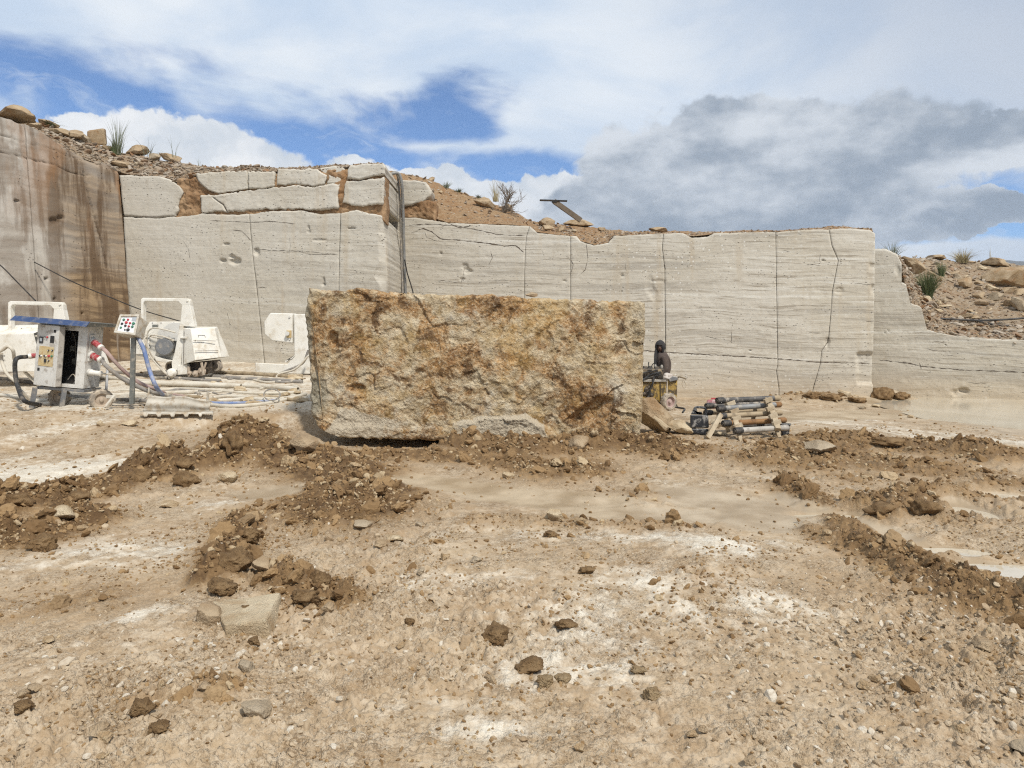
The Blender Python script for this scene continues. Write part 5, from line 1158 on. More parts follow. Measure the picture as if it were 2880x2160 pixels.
    # cables tied to the housing
    for pts, r_, mt in (([(748, 612), (640, 580), (540, 566), (470, 590), (446, 650), (455, 740), (500, 850), (580, 960), (650, 1045), (735, 1110)], .017, 'dusty_white_hose'),
                        ([(735, 690), (620, 650), (520, 640), (485, 652), (560, 668), (735, 697)], .014, 'dusty_white_hose'),
                        ([(455, 650), (442, 690), (480, 790), (530, 900), (620, 1000), (690, 1085)], .015, 'dusty_white_hose')):
        MB().tube([Vector(x) for x in spline([q(a, b, -.16 - .05 * math.sin(i * 1.3)) for i, (a, b) in enumerate(pts)], 6)], r_, 8).build('cable', M[mt], t, 0, True)
    # rails the saw rides on
    for y_ in (.02, .62): MB().bar(q(480, 1078, y_), q(1240, 1090, y_), .08, .05).build('rail', M['dusty_white_hose'], t, .006)
    return t
g1 = gd(490, 15.5); saw = wire_saw((g1[0], g1[1], g1[2] + .03), 'white wire saw machine with lifting hoop, beside the control panel post', 'white wire saws on the quarry floor')
s2 = copy_tree(saw); g2 = gd(96, 14.0); s2.location = (g2[0], g2[1] + .35, 1.65 + (940 - 846) / F * 14.0 - 1.78)
s2['label'] = 'white wire saw machine half hidden behind the open electrical cabinet'; s2.rotation_euler = (0, 0, R(3))
for i, (w_, a, b) in enumerate((('res', 8, 1000), ('sion', 6, 1013))):
    o = text_mesh('lettering', w_, .075, M['button_black'], None, (0, 0, 0), (R(90), 0, 0)); tgt = P3(a, b, 13.9); o.parent = s2; o.matrix_parent_inverse = Matrix.Identity(4)
    o.location = (Matrix.Rotation(-R(3), 4, 'Z') @ Vector(Vector(tgt) - Vector(s2.location)))
# housing front carrying the lettering on that saw
LW = Loc(60, 1060, 14.05)
fp = MB().hexa([LW(-70, 1048), LW(120, 1044), LW(120, 1044, .3), LW(-70, 1048, .3), LW(-70, 942), LW(95, 938), LW(95, 938, .3), LW(-70, 942, .3)])
fp.hexa([LW(-70, 942), LW(95, 938), LW(95, 938, .3), LW(-70, 942, .3), LW(-70, 915, .5), LW(150, 912, .5), LW(150, 912, .8), LW(-70, 915, .8)])
fo = fp.build('front_housing', M['white_paint'], None, .01); fo.parent = s2; fo.location = Matrix.Rotation(-R(3), 4, 'Z') @ (Vector(LW.base) - Vector(s2.location)); fo.rotation_euler = (0, 0, -R(3))

# --- third saw, mostly hidden by the block
L3 = Loc(790, 1050, 16.2); t3 = empty('wire_saw', L3.base, 0, 'white saw machine hood and frame showing past the end of the rusty block', 'stone saw', 'white wire saws on the quarry floor')
hd = [(743, 905), (760, 880), (823, 882), (823, 965), (765, 958), (744, 940)]
n_ = len(hd); hv = [L3(a, b, .05) for a, b in hd] + [L3(a + 12, b, .7) for a, b in hd]
hood = MB().add(hv, [tuple(range(n_)), tuple(range(2 * n_ - 1, n_ - 1, -1))] + [(i, (i + 1) % n_, n_ + (i + 1) % n_, n_ + i) for i in range(n_)]).build('hood', M['white_paint'], t3, .02)
MB().box(*(L3(805, 0)[0], L3(818, 0)[0]), L3(0, 0)[1] + .02, .06, L3(0, 950)[2], L3(0, 929)[2]).build('latch_plate', M['cream_plate'], hood, .004)
MB().lathe([(.05, -.06), (.045, -.02), (.025, 0)], L3(810, 938, .02), (0, 1, 0), 14).build('latch_knob', M['white_paint_shabby'], hood, 0, True)
for a, b in ((814, 892), (815, 954)): MB().lathe([(.02, -.012), (.025, .01)], L3(a, b, .04), (0, 1, 0), 10).build('bolt', M['white_paint_shabby'], hood, 0, True)
fr = [(827, 884), (900, 882), (900, 1052), (838, 1052), (720, 1048), (718, 1020), (808, 1025), (828, 1000)]
n_ = len(fr); fv = [L3(a, b, 0) for a, b in fr] + [L3(a, b, .12) for a, b in fr]
MB().add(fv, [tuple(range(n_)), tuple(range(2 * n_ - 1, n_ - 1, -1))] + [(i, (i + 1) % n_, n_ + (i + 1) % n_, n_ + i) for i in range(n_)]).build('frame', M['white_paint'], t3, .015)
MB().hexa([L3(800, 1022, -.02), L3(828, 1000, -.02), L3(828, 1000, .1), L3(800, 1022, .1), L3(803, 1014, -.02), L3(822, 1008, -.02), L3(822, 1008, .1), L3(803, 1014, .1)]).build('gusset', M['white_paint'], t3, .004)
MB().tube(spline([L3(868, 985, -.3), L3(850, 1022, -.3), L3(800, 1045, -.3), L3(745, 1070, -.35)], 6), .03, 10).build('cable', M['dusty_grey_hose'], t3, 0, True)
MB().tube(spline([L3(868, 1000, -.4), L3(830, 1038, -.4), L3(785, 1052, -.4), L3(775, 1070, -.45)], 6), .025, 10).build('cable', M['dusty_white_hose'], t3, 0, True)

# --- electrical cabinet on a two-wheeled cart, leaning a little
cg = gd(165, 12.0); cab = empty('electrical_cabinet', (cg[0], cg[1], cg[2]), 0, 'open white electrical cabinet on a wheeled cart under a bent blue roof sheet', 'electrical cabinet'); cab.rotation_euler = (0, R(4.5), 0)
WS = M['white_paint_shabby']; x0, x1, d0, d1, z0, z1 = -.44, .40, 0.0, .46, .34, 1.42
sh_ = MB().box(x0, x1, d1 - .02, d1, z0, z1).box(x0, x0 + .02, d0, d1 - .02, z0, z1).box(x1 - .02, x1, d0, d1 - .02, z0, z1).box(x0 + .02, x1 - .02, d0, d1 - .02, z1 - .02, z1).box(x0 + .02, x1 - .02, d0, d1 - .02, z0, z0 + .02)
sh_.box(.245, x1 - .02, d0, d0 + .02, z0 + .02, z1 - .02).box(x0 + .02, x0 + .07, d0, d0 + .02, z0 + .02, z1 - .02).box(x0 + .07, .245, d0, d0 + .02, z1 - .09, z1 - .02).box(x0 + .07, .245, d0, d0 + .02, z0 + .02, z0 + .06)
sh_.build('casing', WS, cab, .004)
MB().box(x0 + .03, x1 - .03, d1 - .05, d1 - .03, z0 + .03, z1 - .03).build('back_board', M['dark_recess'], cab)
for bx, bz, w_, h_ in ((.09, 1.12, .13, .12), (.20, 1.12, .06, .12), (-.05, 1.0, .08, .1), (.0, .78, .07, .09), (.15, .80, .16, .08), (.12, .62, .10, .07)):
    MB().box(bx - w_ / 2, bx + w_ / 2, d1 - .14, d1 - .05, bz - h_ / 2, bz + h_ / 2).build('contactor', M['stained_steel'], cab, .006)
for k_ in range(6):
    sx = -.05 + .05 * k_; MB().tube(spline([(sx, d1 - .12, 1.2), (sx + .02, d1 - .18, 1.28), (sx + .06, d1 - .15, 1.1), (.05, d1 - .16, .7), (.08 + .02 * k_, d1 - .2, .45)], 5), .006, 6).build('wire', M['black_cable'] if k_ % 2 else M['dusty_grey_hose'], cab, 0, True)
MB().tube(spline([(.02, d1 - .3, .46), (.10, d1 - .3, .56), (.16, d1 - .3, .48), (.12, d1 - .3, .38)], 6), .008, 6).build('wire', M['dusty_grey_hose'], cab, 0, True)
door = MB().hexa([(-.45, -.03, z0 + .01), (.02, -.17, z0 + .01), (.03, -.135, z0 + .01), (-.44, .0, z0 + .01), (-.45, -.03, z1 - .02), (.02, -.17, z1 - .02), (.03, -.135, z1 - .02), (-.44, .0, z1 - .02)]).build('door', WS, cab, .006)
MB().hexa([(.02, -.168, z0 + .02), (.07, -.10, z0 + .02), (.068, -.08, z0 + .02), (.03, -.135, z0 + .02), (.02, -.168, z1 - .03), (.07, -.10, z1 - .03), (.068, -.08, z1 - .03), (.03, -.135, z1 - .03)]).build('door_edge', M['rod_pale'], door, .003)
def dp(u, z, off=.0): return (-.45 + .47 * u, -.03 - .14 * u - off, z)
def dbox(u0, u1, za, zb, off, th): return MB().hexa([dp(u0, za, off + th), dp(u1, za, off + th), dp(u1, za, off), dp(u0, za, off), dp(u0, zb, off + th), dp(u1, zb, off + th), dp(u1, zb, off), dp(u0, zb, off)])
dbox(.16, .82, .69, 1.03, .001, .006).build('instrument_plate', M['cream_plate'], door, .002)
dbox(.13, .31, 1.08, 1.19, .001, .012).build('meter', M['button_black'], door, .004); dbox(.17, .27, 1.11, 1.165, .0135, .003).build('meter_glass', M['glass_dial'], door)
dbox(.62, .80, 1.10, 1.22, .001, .004).build('meter_opening', M['dark_recess'], door); dbox(.76, .86, 1.28, 1.325, .001, .004).build('meter_opening', M['dark_recess'], door); dbox(.14, .24, .60, .65, .001, .004).build('meter_opening', M['dark_recess'], door)
for u, z, r_, mt in ((.50, 1.19, .016, 'button_red'), (.40, 1.19, .009, 'button_black'), (.46, 1.19, .009, 'button_black'), (.60, .965, .016, 'button_black'), (.77, .97, .016, 'button_black'), (.24, .86, .018, 'button_black'), (.30, .86, .014, 'panel_white'), (.45, .865, .018, 'button_black'), (.51, .865, .012, 'panel_white'), (.64, .87, .021, 'button_red'), (.77, .873, .018, 'button_green'), (.64, .79, .015, 'button_black')):
    MB().lathe([(r_, .0), (r_, .012), (r_ * .7, .022)], dp(u, z, .007), (-.28, -1, 0), 12).build('knob', M[mt], door, 0, True)
for u, z in ((.60, .965), (.77, .97), (.64, .79)): MB().lathe([(.008, 0), (.007, .012)], dp(u, z, .022), (-.28, -1, 0), 8).build('knob_mark', M['panel_white'], door, 0, True)
dbox(.44, .53, .755, .815, .007, .02).build('switch_handle', M['button_black'], door, .003)
# roof sheet with a folded blue lip
rf = MB().hexa([(-.72, -.20, 1.50), (.55, -.20, 1.49), (.80, .60, 1.47), (-.60, .60, 1.48), (-.72, -.20, 1.515), (.55, -.20, 1.505), (.80, .60, 1.485), (-.60, .60, 1.495)])
roof = rf.build('roof_sheet', M['stained_steel'], cab, 0)
MB().hexa([(-.80, -.235, 1.432), (.51, -.235, 1.425), (.51, -.225, 1.425), (-.80, -.225, 1.432), (-.73, -.212, 1.52), (.555, -.212, 1.515), (.555, -.202, 1.515), (-.73, -.202, 1.52)]).build('folded_lip', M['blue_sheet'], roof)
MB().hexa([(.515, -.235, 1.425), (.80, .60, 1.44), (.79, .60, 1.44), (.505, -.225, 1.425), (.565, -.20, 1.50), (.815, .60, 1.478), (.805, .60, 1.478), (.555, -.195, 1.50)]).build('folded_lip', M['stained_steel'], roof)
# plugs and their sockets
def plug(p, d, r_, mt, ln=.16):
    p, d = Vector(p), Vector(d).normalized(); o = MB().lathe([(r_ * 1.25, -.05), (r_ * 1.25, .03), (r_ * 1.05, .035)], p, d, 16).build('socket', WS, cab, 0, True)
    MB().lathe([(r_, .03), (r_, .05), (r_ * .9, .06), (r_ * .88, ln), (r_ * .7, ln + .02)], p, d, 16).build('plug', M[mt], o, 0, True)
    MB().lathe([(r_ * .95, ln), (r_ * .95, ln + .05), (r_ * .4, ln + .06)], p, d, 14).build('plug_collar', M['white_paint'], o, 0, True); return p + d * (ln + .06)
pA = plug((.43, .12, 1.17), (1, -.35, -.50), .055, 'red_plastic', .2); pB = plug((.43, .12, .92), (1, -.35, -.28), .06, 'red_plastic', .2); pC = plug((.42, .12, .62), (1, -.3, .0), .05, 'white_paint', .2); pD = plug((-.47, .15, .86), (-1, -.5, -.25), .05, 'red_plastic', .14)
MB().box(.40, .425, .06, .22, .82, 1.28).build('socket_plate', WS, cab, .004)
# cart
MB().bar((-.40, .02, .30), (.42, .02, .30), .05, .05).bar((-.40, .44, .30), (.42, .44, .30), .05, .05).bar((.40, .02, .30), (.40, .50, .30), .05, .05).bar((-.38, .02, .30), (-.38, .44, .30), .05, .05).build('cart_frame', M['grey_steel'], cab, .004)
for lx, ly in ((-.42, -.02), (.09, -.02)): MB().bar((lx, ly, .30), (lx - .02, ly - .02, -.06), .07, .07).build('leg', M['grey_steel'], cab, .004)
MB().bar((.50, .50, .70), (.62, .32, .18), .04, .05).build('brace', M['grey_steel'], cab, .004)
def wheel(parent, c, ax, r_, w_, tm='tyre_dusty', rm='rim_dusty', lugs=True):
    ty = MB().lathe([(r_ * .62, -w_ * .5), (r_ * .86, -w_ * .5), (r_ * .97, -w_ * .34), (r_, 0), (r_ * .97, w_ * .34), (r_ * .86, w_ * .5), (r_ * .62, w_ * .5), (r_ * .60, 0), (r_ * .62, -w_ * .5)], c, ax, 30, False)
    if lugs:
        axv = Vector(ax).normalized(); e = axv.cross(Vector((0, 0, 1))).normalized(); g = axv.cross(e)
        for k in range(22):
            a = k * 6.28318 / 22; rd = e * math.cos(a) + g * math.sin(a); p = Vector(c) + rd * r_ * .985 + axv * (w_ * .2 * (1 if k % 2 else -1)); ty.bar(p - axv * w_ * .24, p + axv * w_ * .24, r_ * .16, r_ * .07, rd)
    wo = ty.build('wheel', M[tm], parent, 0, True)
    MB().lathe([(r_ * .62, -w_ * .44), (r_ * .56, -w_ * .40), (r_ * .50, -w_ * .1), (r_ * .2, -w_ * .2), (r_ * .16, -w_ * .46), (r_ * .08, -w_ * .5), (.0005, -w_ * .5)], c, ax, 22, False).build('rim', M[rm], wo, 0, True); return wo
wheel(cab, (.70, .05, .17), (-.75, 1, 0), .185, .11); wheel(cab, (-.19, .30, .12), (-.3, 1, 0), .175, .11)
MB().bar((-.2, .3, .17), (.72, .12, .17), .04, .04).build('axle', M['grey_steel'], cab)

# --- control panel box on a post
pg = gd(372, 11.75); LP = Loc(372, 0, 11.75); st = empty('control_panel', pg, 0, 'grey control box with coloured buttons tilted on a stained steel post', 'control panel')
LQ = lambda px, py, dy=0.0: tuple(np.array(P3(px, py, 11.75 + dy)) - pg)
MB().bar(LQ(376, 950, .05), LQ(371, 1136, .05), .075, .05, (0, 1, 0)).build('post', M['stained_steel'], st, .006)
MB().bar(LQ(300, 1116, .1), LQ(432, 1112, .1), .05, .05).bar(LQ(418, 1112, .1), LQ(420, 1090, .1), .03, .03).bar(LQ(322, 1112, .08), LQ(296, 1146, -.1), .045, .03).build('base_frame', M['galvanised'], st, .004)
fc = [LQ(324, 936, -.10), LQ(381, 943, -.10), LQ(392, 888, .06), LQ(340, 888, .06)]; bkk = [LQ(342, 948, .16), LQ(404, 956, .20), LQ(416, 905, .30), LQ(366, 900, .30)]
fcv = [Vector(p) for p in fc]; nz = (fcv[1] - fcv[0]).cross(fcv[3] - fcv[0]).normalized(); nz = nz if nz.y < 0 else -nz
bx_ = MB().hexa([fc[0], fc[1], bkk[1], bkk[0], fc[3], fc[2], bkk[2], bkk[3]]).build('box', M['galvanised'], st, .012)
def fpn(u, v, off): p = fcv[0] * (1 - u) * (1 - v) + fcv[1] * u * (1 - v) + fcv[2] * u * v + fcv[3] * (1 - u) * v; return p + nz * off
fr_ = MB()
for (u0, u1, v0, v1) in ((-.03, 1.03, -.03, .08), (-.03, 1.03, .92, 1.03), (-.03, .08, .08, .92), (.92, 1.03, .08, .92)):
    fr_.hexa([fpn(u0, v0, .0), fpn(u1, v0, .0), fpn(u1, v1, .0), fpn(u0, v1, .0), fpn(u0, v0, .03), fpn(u1, v0, .03), fpn(u1, v1, .03), fpn(u0, v1, .03)])
fr_.build('bezel', M['galvanised'], bx_, .004)
def fplate(name, u0, u1, v0, v1, o0, o1, mt, par): return MB().hexa([fpn(u0, v0, o0), fpn(u1, v0, o0), fpn(u1, v1, o0), fpn(u0, v1, o0), fpn(u0, v0, o1), fpn(u1, v0, o1), fpn(u1, v1, o1), fpn(u0, v1, o1)]).build(name, M[mt], par)
fplate('face_plate', .08, .92, .08, .92, .002, .006, 'panel_white', bx_); fplate('display', .66, .90, .70, .90, .006, .014, 'glass_dial', bx_)
for u, v, mt, r_ in ((.25, .75, 'button_green', .020), (.47, .76, 'button_red', .018), (.42, .60, 'button_red', .024), (.62, .58, 'button_red', .018), (.80, .57, 'button_green', .024), (.22, .52, 'button_black', .02), (.42, .42, 'button_black', .02), (.60, .40, 'button_red', .018), (.78, .40, 'button_green', .02), (.22, .30, 'button_green', .018), (.60, .22, 'button_black', .026), (.45, .20, 'button_black', .012)):
    MB().lathe([(r_, 0), (r_, .018), (r_ * .7, .026)], fpn(u, v, .006), nz, 12).build('button', M[mt], bx_, 0, True)

# --- bent scrap of roofing sheet
sg = P3(500, 1165, 11.25); LS = lambda px, py, dy=0.0: P3(px, py, 11.25 + dy) - sg
def sheet():
    nu, nv = 60, 12; V = []
    for j in range(nv):
        for i in range(nu):
            u = i / (nu - 1); v = j / (nv - 1); px = lerp(lerp(418, 402, v), lerp(593, 588, v), u); top = 1113 + 7 * math.sin(u * 9) * u + 10 * u; bot = 1156 + 3 * u
            p = LS(px, lerp(top, bot, v), .012 * math.sin(u * 13) * (1 - v) + .012 * math.sin(v * 9) + .02 * math.sin(u * 3.1 + 1)); V.append(p)
    for j in range(3):
        for i in range(nu):
            u = i / (nu - 1); px = lerp(395, 600, u); zig = (abs(((u * 5.3 + .15) % 1) - .5) < .12) * (j / 2)
            V.append(LS(px, lerp(1156.5, 1163 + 8 * zig, j / 2), -.05 - .12 * j / 2 + .0))
    A = np.array(V); Fa = np.concatenate([grid_faces(nv, nu), grid_faces(3, nu) + nv * nu])
    o = fast_mesh('roofing_sheet', A, Fa, M['galvanised']); o.location = sg; md = o.modifiers.new('thick', 'SOLIDIFY'); md.thickness = .012
    return tag(o, 'bent dented scrap of pale ribbed roofing sheet lying on the ledge', 'metal sheet')
sheet()
LS2 = lambda px, py, dy=0.0: P3(px, py, 11.35 + dy)
for px in (585,):
    o = MB().pipe(LS2(px, 1102), LS2(px - 1, 1140), .02, .015, 10).build('steel_stub', M['galvanised'], None, 0, True); tag(o, 'short upright steel stub behind the roofing sheet', 'pipe')

# --- hoses and pipes lying on the left platform
def floor_hose(pts, r_, mt, label, name='hose', cat='hose', lift=0.6, hollow=False, group='hoses and pipes strewn before the saws'):
    W = []
    for q in pts:
        g = gp(q[0], q[1]) if len(q) == 2 else P3(*q); W.append((g[0], g[1], g[2] + (r_ * lift if len(q) == 2 else 0)))
    if hollow:
        W = [Vector(w) for w in W]; a, b = W[0], W[-1]; o = MB().pipe(a, b, r_, r_ * .72, 14).build(name, M[mt], None, 0, True)
    else: o = MB().tube(spline(W, 8), r_, 10).build(name, M[mt], None, 0, True)
    return tag(o, label, cat, group)
floor_hose([(300, 1119), (360, 1116), (420, 1113), (500, 1109), (558, 1108)], .045, 'dusty_white_hose', 'long pale pipe ending in an open mouth behind the roofing sheet', 'pipe', 'pipe', .9, True)
floor_hose([(330, 1125), (420, 1133), (480, 1136), (540, 1137)], .04, 'dusty_grey_hose', 'grey dusty hose running under the control panel post')
floor_hose([(390, 1084), (470, 1090), (560, 1090), (640, 1089), (678, 1092)], .05, 'dusty_white_hose', 'pale pipe with a dark open end below the middle saw', 'pipe', 'pipe', .9, True)
floor_hose([(200, 1060), (320, 1068), (460, 1080), (560, 1082), (700, 1090), (840, 1100)], .045, 'dusty_white_hose', 'tan dusty hose stretching across behind the panel post to the block')
floor_hose([(690, 1088), (760, 1096), (838, 1101)], .05, 'dusty_white_hose', 'pale pipe with an open end near the rusty block', 'pipe', 'pipe', .9, True)
floor_hose([(595, 1062), (680, 1068), (760, 1072), (850, 1078)], .045, 'dusty_grey_hose', 'grey hose below the foot of the hidden saw')
floor_hose([(585, 1132), (650, 1128), (710, 1124), (780, 1126)], .035, 'dusty_white_hose', 'upper pale hose right of the roofing sheet')
floor_hose([(588, 1142), (650, 1146), (740, 1140), (800, 1128), (860, 1112)], .035, 'dusty_white_hose', 'nearest pale hose curving from the roofing sheet to the block')
floor_hose([(585, 1136), (660, 1137), (720, 1134), (775, 1129)], .03, 'blue_hose', 'thin bluish hose lying between the pale hoses')
floor_hose([(-40, 1108), (60, 1122), (120, 1130), (230, 1118), (300, 1113)], .035, 'dusty_white_hose', 'pale hose passing under the electrical cabinet cart')
floor_hose([(310, 1048), (420, 1060), (560, 1072), (620, 1075)], .04, 'dusty_grey_hose', 'grey hose running behind the middle saw pulley')
floor_hose([(-30, 1065), (30, 1070), (90, 1078), (160, 1075), (260, 1070)], .04, 'dusty_grey_hose', 'dark dusty hose behind the cabinet legs')
floor_hose([(340, 1100), (430, 1100), (520, 1096), (600, 1100), (700, 1108), (850, 1107)], .03, 'dusty_white_hose', 'thin pale hose lying across the platform')
floor_hose([(600, 1050), (690, 1054), (780, 1060), (850, 1062)], .05, 'rod_tan', 'tan rail length lying before the hidden saw', 'rail_length', 'rail')
rgh = np.random.default_rng(31)
for k in range(11):                                            # the rest of the tangle
    x_ = rgh.uniform(240, 760); y_ = rgh.uniform(1066, 1132); n_h = 6; ln_ = rgh.uniform(90, 260); pts = []
    for i in range(n_h): pts.append((min(x_ + ln_ * i / (n_h - 1), 842), float(np.clip(y_ + 6 * math.sin(i * 1.3 + k) + rgh.normal(0, 1.5), 1052, 1140))))
    floor_hose(pts, float(rgh.choice([.018, .025, .034])), ['dusty_white_hose', 'dusty_grey_hose', 'rod_tan'][k % 3], ['pale dusty hose in the tangle on the platform', 'grey dusty hose in the tangle on the platform', 'tan dusty hose in the tangle on the platform'][k % 3], group='tangled hoses on the platform')
for k in range(16):
    a_ = rgh.uniform(560, 850); b_ = rgh.uniform(1060, 1140)
    g_ = gp(a_, b_); V_, T_ = PROTO_STONE[3][k % 9]; o_ = fast_mesh('stone_flake', V_ * np.array([.14, .10, .05]) * rgh.uniform(.6, 1.4), T_, M['pale_rock'], None, False); o_.location = g_ + np.array([0, 0, .02]); o_.rotation_euler = (rgh.uniform(-.3, .3), rgh.uniform(-.3, .3), rgh.uniform(0, 6)); tag(o_, 'flat pale stone flake lying among the hoses', 'stone', 'stone flakes among the hoses')
ring = [(765 + 23 * math.cos(a * .35), 1110 - 16 * math.sin(a * .35), 12.3 + .12 * math.sin(a * .35)) for a in range(19)]
tag(MB().tube([P3(*p) for p in ring], .012, 6).build('wire_loop', M['dusty_grey_hose'], None, 0, True), 'round loop of bent wire lying on the pale rubble', 'wire')
# cables from the plugs
cm_ = Matrix.Translation(cab.location) @ Matrix.Rotation(R(4.5), 4, 'Y')
def from_plug(p, pts, r_, mt, label):
    a = cm_ @ Vector(p); W = [tuple(a)]
    for q in pts: W.append(tuple(P3(*q)) if len(q) == 3 else tuple(gp(*q) + np.array([0, 0, r_])))
    return tag(MB().tube(spline(W, 10), r_, 9).build('power_cable', M[mt], None, 0, True), label, 'cable', 'cables plugged into the cabinet')
from_plug(pA, [(300, 990, 11.9), (340, 1035, 12.0), (385, 1072, 12.2), (430, 1092, 12.2), (470, 1112), (520, 1120)], .032, 'pinkish_hose', 'pinkish cable from the upper red plug sagging to the ground')
from_plug(pB, [(300, 1030, 11.8), (340, 1062, 11.9), (385, 1086, 12.0), (430, 1104, 12.1), (500, 1124)], .035, 'dusty_grey_hose', 'grey cable from the lower red plug sagging to the ground')
from_plug(pC, [(300, 1052, 12.0), (350, 1062, 12.3), (390, 1090, 12.3), (430, 1106)], .014, 'dusty_white_hose', 'thin pale cable from the white plug of the cabinet')
from_plug(pD, [(46, 1010, 11.8), (43, 1050, 11.8), (52, 1092, 11.7), (70, 1128, 11.5), (112, 1144)], .036, 'black_rubber', 'thick black cable hanging from the left side of the cabinet')
tag(MB().tube(spline([P3(388, 950, 11.85), P3(405, 985, 11.8), P3(420, 1040, 11.8), P3(442, 1092, 11.8), gp(470, 1122)], 10), .034, 10).build('hose', M['blue_hose'], None, 0, True), 'blue hose dropping from the control box to the ground', 'hose')
tag(MB().tube(spline([P3(-30, 1000, 12.6), P3(5, 985, 12.6), P3(22, 975, 12.6), P3(36, 985, 12.6), P3(40, 1010, 12.7)], 8), .03, 9).build('hose', M['dusty_white_hose'], None, 0, True), 'white hose looped beside the cabinet', 'hose')
tag(MB().tube(spline([P3(4, 992, 12.7), P3(6, 1020, 12.7), P3(20, 1052, 12.6), P3(45, 1075, 12.5), P3(60, 1100, 12.3), gp(90, 1130)], 8), .028, 9).build('hose', M['dusty_white_hose'], None, 0, True), 'white hose hanging down to the left cabinet leg', 'hose')

# --- diamond wires strung from the brown face to the saws
def wire(pts, r_, label): return tag(MB().tube([Vector(p) for p in spline([P3(*p) for p in pts], 6)], r_, 6).build('diamond_wire', M['black_cable'], None, 0, True), label, 'wire', 'diamond wires of the saws')
wire([(96, 737, 17.0), (210, 795, 16.9), (300, 832, 16.6), (400, 872, 16.2), (512, 905, 15.9)], .013, 'dark saw wire slanting from the brown face to the middle saw')
wire([(-60, 700, 15.6), (0, 745, 15.4), (50, 795, 15.0), (100, 846, 14.6)], .013, 'dark saw wire slanting down to the saw behind the cabinet')
# --- hoses hanging over the step of the face
def hang(pts, r_, mt, label): return tag(MB().tube(spline([P3(*p) for p in pts], 8), r_, 10).build('hanging_hose', M[mt], None, 0, True), label, 'hose', 'hoses hanging over the step in the face')
hang([(1085, 500, 19.6), (1105, 488, 19.6), (1122, 490, 19.7), (1130, 520, 19.8), (1133, 580, 20.0), (1136, 700, 20.3), (1140, 830, 20.5), (1141, 960, 20.5), (1142, 1090, 20.5)], .045, 'rod_grey', 'thick grey hose hanging down the inner corner of the faces')
hang([(1092, 496, 19.7), (1108, 484, 19.7), (1118, 495, 19.8), (1124, 560, 20.0), (1128, 700, 20.3), (1132, 830, 20.4), (1133, 1090, 20.4)], .03, 'dusty_grey_hose', 'thinner grey hose hanging beside the thick one')
hang([(1138, 730, 20.2), (1146, 770, 20.3), (1160, 816, 20.4), (1180, 900, 20.4)], .018, 'black_cable', 'dark cable slanting away from the hanging hoses')
# --- plank with a flat bar on the skyline, black pipes on the rubble bank
bp = empty('leaning_plank', P3(1634, 616, 22.2), 0, 'weathered plank slanting up on the skyline with a flat bar across its tip', 'plank')
o = MB().bar(P3(1634, 620, 22.2), P3(1558, 566, 22.2), .16, .10, (0, 1, 0)).build('plank', M['wood_grey'], None, .006); o.parent = bp; o.matrix_parent_inverse = Matrix.Translation(-bp.location)
o = MB().bar(P3(1518, 563, 22.2), P3(1595, 565.5, 22.2), .16, .03).build('cross_bar', M['black_cable'], None); o.parent = bp; o.matrix_parent_inverse = Matrix.Translation(-bp.location)
o = MB().bar(P3(1552, 567, 22.2), P3(1566, 568, 22.2), .14, .05).build('bracket', M['dark_recess'], None); o.parent = bp; o.matrix_parent_inverse = Matrix.Translation(-bp.location)
def bankpipe(pts, r_, label): return tag(MB().tube(spline([P3(*p) for p in pts], 8), r_, 8).build('water_pipe', M['black_cable'], None, 0, True), label, 'pipe', 'black pipes on the rubble bank')
bankpipe([(2586, 894, 20.9), (2660, 897, 20.9), (2740, 901, 20.9), (2820, 899, 20.8), (2900, 893, 20.7), (3050, 880, 20.6)], .028, 'black plastic pipe lying straight along the rubble bank')
bankpipe([(2750, 903, 20.85), (2800, 913, 20.6), (2880, 920, 20.4), (3000, 930, 20.2)], .022, 'second black pipe drooping below the straight one on the bank')
# ------------------------------------------------------------------ yellow compressor cart, worker, rod rack
DG = 14.6; cgp = gd(1845, DG); LG = lambda px, py, dy=0.0: tuple(P3(px, py, DG + dy) - cgp)
comp = empty('compressor_cart', cgp, 0, 'battered yellow compressor tank on wheels with an oily engine on top', 'compressor')
def gprism(pts, y0, y1):
    n = len(pts); V = [LG(a, b, y0) for a, b in pts] + [LG(a, b, y1) for a, b in pts]
    return MB().add(V, [tuple(range(n)), tuple(range(2 * n - 1, n - 1, -1))] + [(i, (i + 1) % n, n + (i + 1) % n, n + i) for i in range(n)])
gprism([(1770, 1072), (1874, 1072), (1872, 1131), (1770, 1133)], 0, .6).build('tank', M['yellow_tank'], comp, .03)
gprism([(1857, 1068), (1858, 1068), (1859, 1132), (1857, 1132)], -.02, .0).build('tank_seam', M['oily_engine'], comp)
gprism([(1878, 1070), (1892, 1062), (1905, 1066), (1904, 1118), (1893, 1124), (1880, 1118)], .05, .5).build('side_tank', M['yellow_tank'], comp, .02)
gprism([(1768, 1066), (1872, 1068), (1876, 1074), (1768, 1074)], -.04, .64).build('deck', M['rod_pale'], comp, .006)
gprism([(1880, 1066), (1892, 1058), (1906, 1060), (1906, 1069), (1884, 1074)], .0, .55).build('side_cap', M['grey_steel'], comp, .01)
oil = MB()
for a, b, r_ in ((1822, 1105, .085), (1818, 1096, .06), (1832, 1112, .055), (1812, 1108, .05), (1826, 1090, .05)): oil.lathe([(r_, 0), (r_ * .7, -.02), (r_ * .3, -.03)], LG(a, b, -.002), (0, 1, 0), 9)
oil.build('drain_flange', M['oily_engine'], comp)
gprism([(1772, 1036), (1866, 1036), (1866, 1066), (1776, 1066)], .05, .5).build('engine_block', M['oily_engine'], comp, .03)
for a in (1812, 1828, 1846, 1858): MB().lathe([(.06, 0), (.075, .02), (.06, .05), (.075, .07), (.06, .1), (.05, .14)], LG(a, 1048, .25), (0, 0, 1), 14).build('cylinder_head', M['oily_engine'], comp, 0, True)
